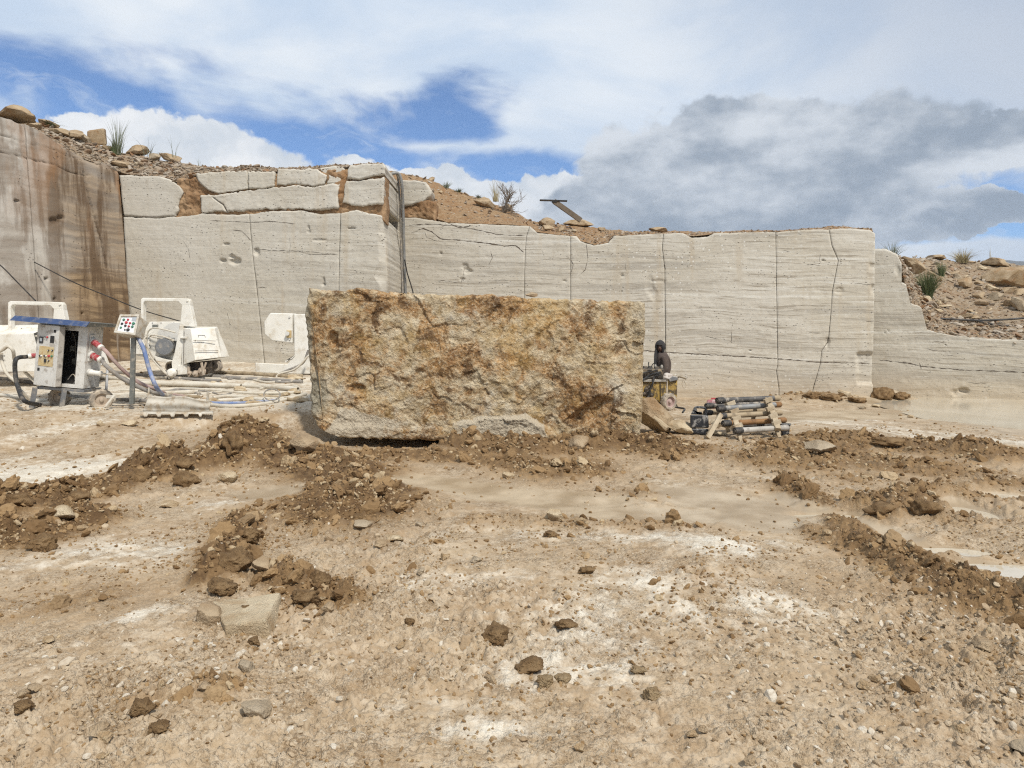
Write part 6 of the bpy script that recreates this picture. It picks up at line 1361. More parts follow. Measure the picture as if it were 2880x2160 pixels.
for pts, r_ in (([(1806, 1072), (1822, 1058), (1842, 1050), (1858, 1046)], .018), ([(1806, 1066), (1825, 1062), (1858, 1054)], .014), ([(1852, 1050), (1840, 1060), (1836, 1078), (1830, 1095)], .022), ([(1828, 1096), (1824, 1112), (1820, 1127)], .02), ([(1806, 1050), (1820, 1046), (1835, 1044), (1845, 1040)], .012), ([(1826, 1038), (1824, 1024), (1825, 1018)], .01), ([(1830, 1036), (1836, 1024), (1842, 1022)], .01)):
    MB().tube(spline([LG(a, b, -.08 + .03 * (i % 2)) for i, (a, b) in enumerate(pts)], 6), r_, 8).build('engine_hose', M['black_rubber'], comp, 0, True)
for a, b, r_ in ((1812, 1044, .05), (1838, 1042, .035), (1855, 1043, .04)): MB().lathe([(r_, -.03), (r_ * 1.1, 0), (r_ * .6, .02)], LG(a, b, -.02), (0, 1, 0), 14).build('filter_bowl', M['rod_tan'], comp, 0, True)
for a, b in ((1861, 1034), (1843, 1033)): MB().lathe([(.025, 0), (.03, .03), (.015, .06)], LG(a, b, .1), (0, 0, 1), 10).build('valve', M['rod_pale'], comp, 0, True)
MB().tube(spline([LG(1905, 1068, .2), LG(1908, 1060, .2), LG(1920, 1062, .1), LG(1930, 1066, .05)], 6), .018, 8).build('tow_handle', M['rod_tan'], comp, 0, True)
MB().tube(spline([LG(1922, 1068, .08), LG(1918, 1080, .08), LG(1924, 1092, .08), LG(1930, 1084, .08), LG(1924, 1072, .08)], 6), .005, 5).build('string_loop', M['rod_tan'], comp, 0, True)
wheel(comp, LG(1881, 1130, -.22), (-.55, 1, 0), .185, .12, 'tyre_dusty', 'rim_pink'); wheel(comp, LG(1790, 1134, .5), (0, 1, 0), .17, .1)
MB().bar(LG(1893, 1120, .1), LG(1903, 1146, .1), .05, .05).bar(LG(1840, 1130, .1), LG(1842, 1148, .1), .05, .05).bar(LG(1775, 1133, .1), LG(1885, 1133, .1), .05, .05).build('chassis', M['oily_engine'], comp)
tag(MB().tube(spline([P3(1893, 1142, 14.5), P3(1905, 1146, 14.4), P3(1925, 1150, 14.2), P3(1920, 1160, 13.9)], 6), .02, 8).build('hose', M['black_rubber'], None, 0, True), 'short black hose lying behind the compressor wheel', 'hose')
rs_, rt_ = rock_shape(4, 811, .2, .3, 3.0); rag = fast_mesh('rag', rs_ * np.array([.13, .10, .085]), rt_, M['rag']); rag.location = P3(1876, 1060, 14.75); tag(rag, 'crumpled pale rag on the yellow compressor', 'rag')

# --- the worker: one continuous skinned body
pgp = gd(1862, 15.55); px_ = empty('person', (pgp[0], pgp[1], pgp[2] - .02), 0, 'worker in dark jacket and dark head scarf standing behind the yellow compressor', 'person')
def skin(name, verts, edges, radii, material, parent, root=0, sub=2):
    me = bpy.data.meshes.new(name); me.from_pydata(verts, edges, []); o = link(bpy.data.objects.new(name, me), parent)
    o.modifiers.new('skin', 'SKIN'); sv = me.skin_vertices[0].data
    for i, r_ in enumerate(radii): sv[i].radius = r_ if isinstance(r_, tuple) else (r_, r_); sv[i].use_root = (i == root)
    o.modifiers['skin'].use_smooth_shade = True; md = o.modifiers.new('sub', 'SUBSURF'); md.levels = md.render_levels = sub
    me.materials.append(material); return o
# x left(-)/right(+), y away from camera; the man faces left with his head turned to the camera
bv = [(.02, 0, .84), (.03, .0, 1.0), (.02, .0, 1.16), (.0, .0, 1.31), (-.025, 0, 1.41),
      (.02, -.18, 1.30), (.04, -.25, 1.04), (-.12, -.22, .86), (.02, .18, 1.30), (.02, .24, 1.05), (-.14, .18, .87),
      (.02, -.09, .80), (.0, -.10, .45), (.03, -.10, .08), (-.10, -.11, .035), (.02, .09, .80), (.03, .11, .45), (.06, .11, .08), (-.07, .12, .035),
      (-.20, -.20, .83), (-.22, .16, .84), (-.035, -.02, 1.48)]
be = [(0, 1), (1, 2), (2, 3), (3, 4), (4, 21), (3, 5), (5, 6), (6, 7), (7, 19), (3, 8), (8, 9), (9, 10), (10, 20), (0, 11), (11, 12), (12, 13), (13, 14), (0, 15), (15, 16), (16, 17), (17, 18)]
brr = [(.17, .18), (.185, .19), (.20, .20), (.18, .19), .10, .095, .075, .055, .095, .075, .055, .085, .062, .048, .045, .085, .062, .048, .045, .036, .036, .055]
body = skin('body', bv, be, brr, M['cloth_dark'], px_)
for sgn, hx in ((-1, (-.20, -.20, .83)), (1, (-.22, .16, .84))):
    hvts = [hx, (hx[0] - .055, hx[1], hx[2] - .02)]; he = [(0, 1)]; hr = [.026, .03]
    for k, (dy_, ln) in enumerate(((-.03, .065), (-.01, .075), (.01, .07), (.03, .055))):
        b0 = len(hvts); hvts += [(hx[0] - .075, hx[1] + dy_, hx[2] - .025), (hx[0] - .075 - ln * .55, hx[1] + dy_ * 1.1, hx[2] - .04), (hx[0] - .075 - ln * .8, hx[1] + dy_ * 1.1, hx[2] - .07)]; he += [(1, b0), (b0, b0 + 1), (b0 + 1, b0 + 2)]; hr += [.010, .009, .008]
    b0 = len(hvts); hvts += [(hx[0] - .04, hx[1] - .045 * sgn * -1, hx[2] - .015), (hx[0] - .075, hx[1] - .065 * sgn * -1, hx[2] - .03)]; he += [(0, b0), (b0, b0 + 1)]; hr += [.012, .010]
    skin('hand', hvts, he, hr, M['skin'], px_, 0, 1)
def head_mesh():
    V, T = ico(4); P_ = V.copy() * np.array([.082, .100, .122]); x, y, z = P_.T
    f = sstep(.03, -.09, y)                                     # the face looks towards -y
    P_[:, 1] += -.022 * f * np.exp(-((x / .014) ** 2 + ((z + .012) / .026) ** 2)) * 1.3
    P_[:, 1] += .012 * f * (np.exp(-(((x - .032) / .016) ** 2 + ((z - .012) / .012) ** 2)) + np.exp(-(((x + .032) / .016) ** 2 + ((z - .012) / .012) ** 2)))
    P_[:, 1] += -.006 * f * np.exp(-((x / .03) ** 2 + ((z + .055) / .008) ** 2)); P_[:, 1] += -.008 * f * np.exp(-((x / .025) ** 2 + ((z + .095) / .018) ** 2))
    P_[:, 0] *= 1 - .25 * sstep(-.03, -.12, z); return P_, T
hp, ht = head_mesh(); hd_ = fast_mesh('head', hp, ht, M['skin'], px_); hd_.location = (-.045, -.03, 1.525); hd_.rotation_euler = (R(4), 0, R(-22))
for sx in (-.032, .032):
    e = fast_mesh('eye', ico(2)[0] * .012, ico(2)[1], M['button_black'], hd_); e.location = (sx, -.082, .013)
for sx in (-1, 1):
    e = fast_mesh('ear', ico(3)[0] * np.array([.012, .022, .034]), ico(3)[1], M['skin'], hd_); e.location = (sx * .083, .01, .0)
def scarf():
    V, T = ico(4); P_ = V * np.array([.118, .132, .150]); x, y, z = P_.T
    open_ = (y < -.045) & (z < .045) & (np.abs(x) < .070); keep = ~open_[T].all(axis=1)
    P_ = P_ * (1 + .035 * fbm(V * 3, 3, seed=5)[:, None]); low = z < -.05
    P_[low, 2] = -.05 + (z[low] + .05) * 2.0; P_[low, 0] *= .95
    return P_, T[keep]
sp_, st_ = scarf(); sc_ = fast_mesh('head_scarf', sp_, st_, M['hood_dark'], px_); sc_.location = (-.045, -.02, 1.535); sc_.rotation_euler = (R(4), 0, R(-22)); m_ = sc_.modifiers.new('thick', 'SOLIDIFY'); m_.thickness = .012
tail = skin('scarf_tail', [(-.12, -.02, 1.50), (-.145, -.05, 1.36), (-.15, -.08, 1.20), (-.15, -.10, 1.04), (-.17, -.10, .95)], [(0, 1), (1, 2), (2, 3), (3, 4)], [(.035, .06), (.035, .07), (.04, .08), (.04, .085), (.03, .07)], M['hood_dark'], px_)
skin('jacket_hem', [(.03, 0, .98), (.06, .02, .84), (.08, .02, .76)], [(0, 1), (1, 2)], [(.13, .15), (.135, .165), (.13, .165)], M['cloth_dark'], px_)
skin('collar', [(-.09, -.05, 1.375), (-.03, -.085, 1.37), (.05, -.04, 1.385), (.05, .05, 1.39)], [(0, 1), (1, 2), (2, 3)], [.02, .022, .024, .02], M['cloth_dark'], px_)

# --- trestle of drill rods
DR = 11.0; rg_ = gd(2080, DR); RQ = lambda px, py, dy=0.0: P3(px, py, DR + dy)
rack = empty('rod_trestle', rg_, 0, 'pale wooden trestle with notched rails carrying drill rods', 'trestle')
def pr(o, par): o.parent = par; o.matrix_parent_inverse = Matrix.Translation(-par.location); return o
def rk(name, a, b, w_, h_, mt='wood_pale'): return pr(MB().bar(a, b, w_, h_, (0, 1, 0)).build(name, M[mt], None, .005), rack)
rk('leg', RQ(2028, 1165, -.1), RQ(1990, 1232, -.35), .07, .05); rk('leg', RQ(2000, 1185, .1), RQ(2022, 1200, -.05), .06, .05)
rk('leg', RQ(2076, 1215, -.35), RQ(2087, 1250, -.5), .055, .05); rk('leg', RQ(2183, 1205, -.15), RQ(2192, 1232, -.25), .055, .05)
rk('leg', RQ(2124, 1150, .35), RQ(2113, 1205, .5), .06, .04); rk('leg', RQ(2040, 1160, .4), RQ(2048, 1215, .5), .06, .04)
rk('brace', RQ(2010, 1190, .05), RQ(2075, 1207, -.25), .06, .04)
rk('notched_rail', RQ(2046, 1132, .35), RQ(2078, 1212, -.35), .09, .06); rk('notched_rail', RQ(2158, 1122, .35), RQ(2188, 1208, -.25), .09, .06)
for a, b, dy in ((2056, 1136, .2), (2066, 1157, .08), (2072, 1178, -.08), (2076, 1199, -.22)): rk('wedge', RQ(a - 12, b + 4, dy - .06), RQ(a + 10, b - 5, dy + .0), .07, .05)
for a, b, dy in ((2160, 1126, .24), (2166, 1149, .12), (2174, 1170, -.02), (2184, 1190, -.14)): rk('wedge', RQ(a - 10, b + 4, dy - .06), RQ(a + 10, b - 5, dy + .0), .07, .05)
def rod(a, b, r_, mt, label, band=None):
    a, b = Vector(a), Vector(b); t = empty('drill_rod', a, 0, label, 'drill rod', 'drill rods on the trestle'); d = (b - a).normalized(); ln = (b - a).length
    MB().tube([Vector((0, 0, 0)) + d * .1, d * (ln * .5), d * ln], r_, 14).build('shaft', M[mt], t, 0, True)
    MB().lathe([(r_ * .55, -.012), (r_ * .62, 0), (r_ * 1.12, 0), (r_ * 1.2, .03), (r_ * 1.2, .12), (r_ * 1.05, .14)], (0, 0, 0), d, 16).build('threaded_end', M['black_rubber'], t, 0, True)
    MB().lathe([(r_ * 1.02, 0), (r_ * 1.12, .02), (r_ * 1.12, .10), (r_ * .8, .12)], d * (ln - .06), d, 16).build('coupling', M[band or mt], t, 0, True)
    return t
rod(RQ(2016, 1127, .15), RQ(2184, 1120, .5), .045, 'rod_dark', 'topmost mottled dark drill rod on the trestle', 'rod_tan')
rod(RQ(2018, 1150, .0), RQ(2188, 1138, .4), .043, 'rod_grey', 'grey drill rod, second from the top, with a rusty tip', 'rod_rust')
rod(RQ(1985, 1142, .35), RQ(2130, 1136, .75), .040, 'rod_dark', 'short dark drill rod end reaching furthest toward the jerrycan')
rod(RQ(1982, 1161, .35), RQ(2140, 1154, .75), .040, 'rod_tan', 'brownish drill rod behind the trestle leg under the jerrycan handle')
rod(RQ(2020, 1171, -.1), RQ(2190, 1161, .25), .042, 'rod_tan', 'tan drill rod in the middle of the trestle')
rod(RQ(2033, 1191, -.2), RQ(2201, 1182, .15), .043, 'rod_rust', 'rust brown drill rod above the pale lowest one')
rod(RQ(2066, 1212, -.45), RQ(2208, 1203, -.1), .045, 'rod_pale', 'pale dusty drill rod, the lowest on the trestle')
rod(RQ(2060, 1198, .1), RQ(2196, 1193, .4), .03, 'rod_dark', 'thin dark drill rod lying behind the lowest rods')
# --- jerrycan, red box, black bag, slab under it
JD = 11.15; jg = P3(1968, 1224, JD); JQ = lambda px, py, dy=0.0: tuple(P3(px, py, JD + dy) - jg)
jc = empty('jerrycan', jg, 0, 'black dusty plastic jerrycan standing beside the rod trestle', 'jerrycan')
def jpr(pts, y0, y1):
    n = len(pts); V = [JQ(a, b, y0) for a, b in pts] + [JQ(a, b, y1) for a, b in pts]
    return MB().add(V, [tuple(range(n)), tuple(range(2 * n - 1, n - 1, -1))] + [(i, (i + 1) % n, n + (i + 1) % n, n + i) for i in range(n)])
jpr([(1941, 1166), (1992, 1168), (1994, 1204), (1941, 1203)], -.01, .26).build('body', M['can_black'], jc, .02); jpr([(1942, 1205), (1993, 1206), (1990, 1224), (1944, 1220)], -.01, .26).build('body_foot', M['can_black'], jc, .02)
jpr([(1943, 1165), (1949, 1152), (1960, 1150), (1962, 1163), (1985, 1164), (1985, 1167)], .03, .22).build('shoulder', M['can_black'], jc, .012)
MB().tube(spline([JQ(1952, 1153, .12), JQ(1957, 1146, .12), JQ(1975, 1146, .12), JQ(1984, 1150, .12), JQ(1986, 1166, .12)], 6), .02, 9).build('handle', M['can_black'], jc, 0, True)
MB().lathe([(.03, 0), (.03, .04), (.024, .045)], JQ(1969, 1166, .1), (0, 0, 1), 14).build('cap', M['black_rubber'], jc, 0, True)
bq = P3(1998, 1150, 11.9); box_ = empty('plastic_canister', bq, 0, 'dusty red and white plastic canister behind the upper rods', 'canister')
BQ = lambda px, py, dy=0.0: tuple(P3(px, py, 11.9 + dy) - bq)
MB().hexa([BQ(1985, 1150), BQ(2018, 1150), BQ(2020, 1150, .25), BQ(1988, 1150, .25), BQ(1988, 1124), BQ(2016, 1124), BQ(2018, 1124, .25), BQ(1991, 1124, .25)]).build('body', M['red_box'], box_, .03); MB().hexa([BQ(2000, 1123, .05), BQ(2014, 1123, .05), BQ(2014, 1123, .15), BQ(2000, 1123, .15), BQ(2000, 1119, .05), BQ(2014, 1119, .05), BQ(2014, 1119, .15), BQ(2000, 1119, .15)]).build('lid', M['button_red'], box_, .006)
bgq = P3(2208, 1229, 11.0); bag = empty('plastic_tub', bgq, 0, 'broken black tub propped behind the low end of the trestle', 'tub'); GQ = lambda px, py, dy=0.0: tuple(P3(px, py, 11.0 + dy) - bgq)
tb = MB(); o4 = [(2192, 1190), (2222, 1194), (2218, 1229), (2200, 1229)]
tb.hexa([GQ(2200, 1230, .0), GQ(2218, 1230, .0), GQ(2219, 1228, .2), GQ(2199, 1228, .2), GQ(2192, 1192, .0), GQ(2222, 1196, .0), GQ(2222, 1194, .25), GQ(2192, 1190, .25)])
tb.build('body', M['can_black'], bag, .008); MB().tube([GQ(2191, 1191, -.01), GQ(2223, 1195, -.01), GQ(2223, 1193, .26), GQ(2191, 1189, .26), GQ(2191, 1191, -.01)], .012, 7).build('rim', M['can_black'], bag, 0, True)
# ------------------------------------------------------------------ single rocks, clods and plants
def bank_hit(W, px, py):
    u = W[..., 0] / W[..., 1] * F + CX; v = HY + (CAMZ - W[..., 2]) / W[..., 1] * F
    k = np.argmin((u - px) ** 2 + (v - py) ** 2 + 2.0 * (W[..., 1] - 20)); return W.reshape(-1, 3)[k]
def rock(px, py, w, h, mat, label, seed, at=None, group=None, cat='rock', name='rock', ang=1.6, rough=.10, level=4, deep=.8, tilt=0.0, clod=False, sink=.18):
    """a stone w by h photo pixels whose middle is seen at (px, py); at = point it rests on"""
    if at is None: g = gp(px, py + h * .5)
    else: g = np.array(at, float)
    D = g[1]; k = D / F
    V, T = rock_shape(level, seed, 0.5, 0.42, 2.6) if clod else rock_shape(level, seed, ang, rough)
    V = V / np.abs(V).max(axis=0)
    dims = np.array([w * k / 2, max(w, h) * k / 2 * deep, h * k / 2])
    if clod: V = V * (1 + .16 * billow(V * 5 + seed, 3, .65, seed=seed)[:, None]); V = V / np.abs(V).max(axis=0)
    o = fast_mesh(name, V * dims, T, MAT[mat], None, not (ang > .6 and not clod))
    if ang > .6 and not clod: o.data.polygons.foreach_set('use_smooth', np.ones(len(T), bool)); o.data.set_sharp_from_angle(angle=R(28))
    cz = g[2] + dims[2] * (1 - 2 * sink)
    if at is not None: cz = CAMZ - (py - HY) / F * (D + dims[1] * .3); 
    o.location = ((px - CX) / F * (D + dims[1] * .4), D + dims[1] * .4, cz); o.rotation_euler = (0, R(tilt), 0)
    return tag(o, label, cat, group)
S = 1000
# rubble bank on the right
BR = [(2569, 746, 78, 58, 'tan_rock', 'big slanting boulder at the left end of the rubble bank', 26), (2634, 722, 56, 18, 'tan_rock', 'flat pale boulder on the skyline between the grass tufts', 0), (2721, 737, 50, 11, 'tan_rock', 'long thin slab below the straw tuft', 0),
      (2759, 753, 32, 16, 'pale_rock', 'white stone left of the skyline boulders', 0), (2800, 738, 66, 26, 'tan_rock', 'rounded boulder on the skyline before the mountains', 8), (2838, 782, 150, 74, 'ochre_rock', 'largest ochre boulder of the rubble bank at the frame edge', 5),
      (2714, 798, 56, 38, 'ochre_rock', 'squarish ochre boulder in the middle of the bank', 0), (2693, 781, 28, 24, 'grey_rock', 'small greyish stone above the squarish ochre boulder', 0), (2787, 811, 50, 22, 'pale_rock', 'pale wedge of stone under the largest boulder', 10), (2752, 830, 36, 26, 'tan_rock', 'striped tan stone below the squarish boulder', 0),
      (2802, 836, 46, 30, 'grey_rock', 'pinkish grey stone below the pale wedge', 0), (2862, 823, 44, 22, 'tan_rock', 'tan stone under the right end of the largest boulder', -10), (2868, 857, 46, 44, 'grey_rock', 'grey angular stone low at the frame edge', 0), (2760, 853, 40, 18, 'ochre_rock', 'low ochre slab in the lower part of the bank', 12),
      (2608, 841, 34, 22, 'pale_rock', 'pale tilted stone below the green grass tuft', 20), (2636, 851, 26, 14, 'pale_rock', 'round white stone right of the pale tilted one', 0), (2658, 861, 44, 12, 'pale_rock', 'long white stone at the foot of the grass', 0), (2656, 846, 22, 18, 'grey_rock', 'grey round stone behind the white ones', 0),
      (2720, 890, 36, 18, 'tan_rock', 'tan stone lying just above the black pipe', 0), (2744, 893, 32, 17, 'ochre_rock', 'brown stone touching the black pipe', 0), (2838, 851, 36, 24, 'tan_rock', 'tan stone left of the grey angular one', 0), (2640, 874, 26, 13, 'pale_rock', 'small pale slab under the long white stone', 0), (2728, 874, 30, 11, 'tan_rock', 'flat tan stone in the gravel above the pipe', 0),
      (2672, 757, 16, 12, 'pale_rock', 'small white cube of stone near the small grass tuft', 0), (2684, 769, 44, 13, 'ochre_rock', 'brown slab sloping beside the small grass tuft', -12), (2616, 770, 34, 18, 'tan_rock', 'olive stone behind the green grass tuft', 0), (2641, 786, 26, 20, 'ochre_rock', 'ochre stone touching the green grass tuft', 0), (2755, 797, 28, 13, 'ochre_rock', 'small ochre stone right of the squarish boulder', 0),
      (2753, 812, 26, 15, 'tan_rock', 'tan stone under the small ochre one', 0), (2832, 815, 44, 30, 'ochre_rock', 'dark rounded underside stone below the largest boulder', 0), (2790, 765, 24, 16, 'ochre_rock', 'brown stone above the left end of the largest boulder', 0)]
for k, (a, b, w_, h_, mt, lb, tl) in enumerate(BR):
    rock(a, b, w_, h_, mt, lb, S + k, bank_hit(HX, a, b + h_ * .35), 'rocks of the rubble bank', tilt=tl)
rgk = np.random.default_rng(77)
for k in range(46):
    a = rgk.uniform(2560, 2890); b = rgk.uniform(745, 945); w_ = rgk.uniform(10, 22)
    if b < 745 + max(0, 2640 - a) * 1.6: continue
    rock(a, b, w_, w_ * rgk.uniform(.45, .8), ['tan_rock', 'pale_rock', 'ochre_rock', 'grey_rock'][k % 4], ['small tan', 'small pale', 'small ochre', 'small grey'][k % 4] + ' broken stone lying among the larger rocks of the bank', S + 60 + k, bank_hit(HX, a, b), ['small tan stones of the bank', 'small pale stones of the bank', 'small ochre stones of the bank', 'small grey stones of the bank'][k % 4], level=3, tilt=rgk.uniform(-20, 20))
# crest of the left faces
BLK = [(40, 326, 150, 62, 'tan_rock', 'large pinkish boulder crowning the brown face', 6), (142, 349, 66, 30, 'ochre_rock', 'brown boulder right of the crowning one', 10), (205, 378, 62, 34, 'tan_rock', 'tan boulder above the brown face', 12), (240, 392, 44, 32, 'grey_rock', 'grey stone against the upright squared block', 8),
       (388, 425, 66, 36, 'ochre_rock', 'ochre boulder right of the tall reeds', 0), (437, 441, 36, 26, 'grey_rock', 'grey stone beside the dark tilted slab', 0), (484, 446, 62, 24, 'tan_rock', 'dark tilted slab on the crest of the pale face', 14), (342, 464, 54, 26, 'tan_rock', 'tan boulder over the corner of the two faces', 0), (384, 460, 16, 13, 'grey_rock', 'small purplish stone on the crest', 0), (170, 372, 70, 22, 'tan_rock', 'low flat boulder on the brown crest', 10), (300, 418, 40, 20, 'ochre_rock', 'small ochre boulder at the root of the reeds', 0), (95, 352, 60, 24, 'tan_rock', 'weathered slab under the crowning boulder', 14)]
for k, (a, b, w_, h_, mt, lb, tl) in enumerate(BLK): rock(a, b, w_, h_, mt, lb, S + 130 + k, bank_hit(HL, a, b + h_ * .4), 'boulders on the crest', tilt=tl)
# squared upright block
sqp = bank_hit(HL, 270, 404); LK = Loc(270, 405, sqp[1])
sqo = MB().hexa([LK(246, 406), LK(300, 410), LK(302, 408, .5), LK(250, 404, .5), LK(244, 368), LK(292, 360), LK(298, 362, .5), LK(250, 366, .5)]).build('squared_block', MAT['ochre_rock'], None, .05, False, 3); sqo.location = LK.base
tag(sqo, 'upright squared block of stone standing by the reeds', 'stone block')
BT = [(1628, 627, 90, 26, 'ochre_rock', 'flat brown slab holding the leaning plank', 2), (1541, 627, 54, 32, 'tan_rock', 'angular stone left of the flat slab', 14), (1578, 646, 40, 18, 'ochre_rock', 'slab tilted down at the edge of the face', -38), (1538, 640, 44, 18, 'tan_rock', 'stone wedged under the angular one', 0), (1851, 645, 60, 22, 'ochre_rock', 'tan block resting on the edge above a saw cut', 0), (1361, 571, 70, 36, 'tan_rock', 'large pinkish boulder in the soil slope', 18), (1428, 583, 28, 20, 'tan_rock', 'stone at the root of the dead shrub', 0), (1214, 505, 18, 18, 'tan_rock', 'small upright stone at the top of the soil slope', 0), (1690, 645, 26, 12, 'tan_rock', 'small stone right of the soil notch', 0), (1610, 650, 30, 14, 'grey_rock', 'grey stone below the flat slab', 0), (1240, 540, 14, 10, 'pale_rock', 'pale stone high in the soil slope', 0)]
for k, (a, b, w_, h_, mt, lb, tl) in enumerate(BT): rock(a, b, w_, h_, mt, lb, S + 160 + k, bank_hit(HR, a, b + h_ * .4), 'stones along the edge of the long face', tilt=tl)
rock(1493, 829, 40, 16, 'tan_rock', 'small tan stone lying on top of the rusty block', S + 180, P3(1493, 838, 10.9), None)
# stones on the floor
FL = [(850, 1240, 92, 56, 'tan_rock', 'angular tan stone at the left foot of the rusty block', 12), (1632, 1232, 66, 56, 'tan_rock', 'upright brown stone in the heap before the block', 0), (1428, 1334, 38, 24, 'pale_rock', 'small white stone half sunk beside the puddled mud', 0), (1560, 1446, 48, 40, 'pale_rock', 'pale cracked stone alone on the wet strip', 0), (1020, 1470, 54, 30, 'grey_rock', 'grey wedge shaped stone on the left of the floor', 8), (1178, 1470, 22, 20, 'grey_rock', 'small blue grey stone with chips around it', 0),
      (1072, 1524, 38, 36, 'tan_rock', 'tan pointed stone leaning on a buried slab', 0), (1105, 1508, 64, 28, 'pale_rock', 'pale buried slab behind the pointed stone', 0), (1250, 1563, 32, 26, 'pale_rock', 'white stone in the middle of the floor', 0), (1338, 1572, 42, 15, 'grey_rock', 'flat grey flake right of the white stone', 0), (1186, 1601, 28, 26, 'grey_rock', 'grey rounded stone below the white one', 0), (282, 1188, 28, 22, 'pale_rock', 'small white stone below the panel post', 0), (368, 1187, 48, 24, 'pale_rock', 'flat white stone left of the roofing sheet', 0), (735, 1180, 24, 16, 'pale_rock', 'white stone right of the roofing sheet', 0),
      (470, 1415, 54, 26, 'pale_rock', 'pale stone at the foot of the mud ridge', 0), (175, 1440, 84, 46, 'pale_rock', 'mud smeared pale boulder in the left ridge', 0), (640, 1335, 48, 44, 'pale_rock', 'pale tilted stone in the tall mud heap', 30), (738, 1582, 60, 48, 'tan_rock', 'rounded tan stone beside the foreground clods', 0), (692, 1868, 54, 46, 'grey_rock', 'blue grey angular stone below the sawn block', 10), (718, 1990, 90, 46, 'grey_rock', 'long flat grey stone in the left foreground', 8), (282, 2046, 64, 52, 'tan_rock', 'largest tan stone at the lower left', 0), (297, 2070, 42, 32, 'pale_rock', 'pale stone touching the largest tan one', 0),
      (60, 1950, 48, 28, 'tan_rock', 'tan stone near the left frame edge', 0), (102, 1936, 50, 26, 'tan_rock', 'flat tan stone just right of the frame edge', 0), (135, 1800, 40, 20, 'pale_rock', 'white chipped stone on the left slope', 0), (290, 2128, 34, 14, 'pale_rock', 'thin white flake at the bottom left', 0), (455, 1922, 30, 24, 'pale_rock', 'pale stone above the dark hollow clods', 0), (576, 1928, 42, 24, 'tan_rock', 'round tan stone right of the hollow clods', 0), (922, 1706, 40, 30, 'tan_rock', 'tan stone at the end of the clods right of the sawn block', 0), (2312, 1252, 100, 40, 'grey_rock', 'half buried grey boulder left of the brown mound', 0),
      (2432, 1926, 44, 26, 'pale_rock', 'bright white stone in the right gravel', 0), (2462, 1912, 34, 24, 'pale_rock', 'second white stone touching the bright one', 0), (2416, 1840, 28, 20, 'pale_rock', 'white chip above the two white stones', 0), (2130, 1841, 22, 16, 'pale_rock', 'small white pebble stone alone right of centre', 0), (2762, 1812, 62, 30, 'tan_rock', 'pale tan rock at the right under the mud ridge', 0), (2325, 1497, 34, 20, 'pale_rock', 'pale stone in the tyre track edge', 0), (2705, 2046, 48, 28, 'pale_rock', 'pale rounded stone at the lower right', 0), (1948, 2064, 40, 26, 'pale_rock', 'pale stone at the bottom right of centre', 0), (1980, 2052, 34, 30, 'tan_rock', 'tan stone behind the pale bottom one', 0), (2112, 2142, 44, 24, 'tan_rock', 'tan stone at the bottom edge', 0),
      (1380, 1906, 38, 32, 'tan_rock', 'round stone left of the pale slurry patch', 0), (1628, 2102, 30, 26, 'pale_rock', 'pale pebble cluster stone near the bottom', 0), (880, 1975, 26, 16, 'pale_rock', 'pale chip right of the long grey stone', 0), (2880, 2100, 70, 40, 'grey_rock', 'grey stone at the lower right corner', 0), (1130, 1815, 30, 22, 'pale_rock', 'pale stone right of the sawn block', 0), (2010, 1215, 70, 18, 'pale_rock', 'flat pale slab under the jerrycan', 0), (2560, 1170, 24, 10, 'pale_rock', 'pale flake at the pool edge', 0), (2376, 1104, 40, 20, 'pale_rock', 'pale slab leaning at the foot of the long face', 20), (2425, 1145, 26, 12, 'grey_rock', 'grey chip before the corner of the faces', 0), (2465, 1140, 30, 12, 'pale_rock', 'pale chip at the wet corner', 0)]
for k, (a, b, w_, h_, mt, lb, tl) in enumerate(FL): rock(a, b, w_, h_, mt, lb, S + 200 + k, None, 'loose stones on the quarry floor', tilt=tl, sink=.22)
def roughen(o, cuts, amp, fr, seed):
    bmm = bmesh.new(); bmm.from_mesh(o.data); bmesh.ops.subdivide_edges(bmm, edges=bmm.edges[:], cuts=cuts, use_grid_fill=True); bmesh.ops.triangulate(bmm, faces=[f for f in bmm.faces if len(f.verts) > 4]); bmm.normal_update()
    P_ = np.array([v.co[:] for v in bmm.verts]); d = amp * (fbm(P_ * fr, 4, .6, seed=seed) - .7 * billow(P_ * fr * 2.1, 3, .6, seed=seed + 1))
    for v, k in zip(bmm.verts, d): v.co += v.normal * float(k)
    for f in bmm.faces: f.smooth = True
    bmm.to_mesh(o.data); bmm.free(); o.data.set_sharp_from_angle(angle=R(35))
# slab leaning by the right end of the block
rock(1842, 1170, 150, 92, 'tan_rock', 'thick pale slab leaning at the right end of the rusty block', 1451, gd(1842, 11.3), None, 'stone slab', 'leaning_slab', 1.0, .12, 5, .8, 24)
rock(1915, 1200, 90, 40, 'pale_rock', 'low pale stone right of the leaning slab', 1457, gd(1915, 11.2), None, 'rock', 'rock', 1.0, .12, 4, .8, 14)
LS5 = Loc(1880, 1210, 10.5)
so = MB().hexa([LS5(1832, 1175), LS5(1872, 1212), LS5(1878, 1210, .2), LS5(1838, 1173, .2), LS5(1835, 1168), LS5(1876, 1202), LS5(1882, 1200, .2), LS5(1842, 1166, .2)]).build('splinter', MAT['pale_rock'], None, .012, False, 2); so.location = LS5.base; tag(so, 'pale stone splinter lying against the leaning slab', 'stone splinter'); roughen(so, 4, .02, 6.0, 63)
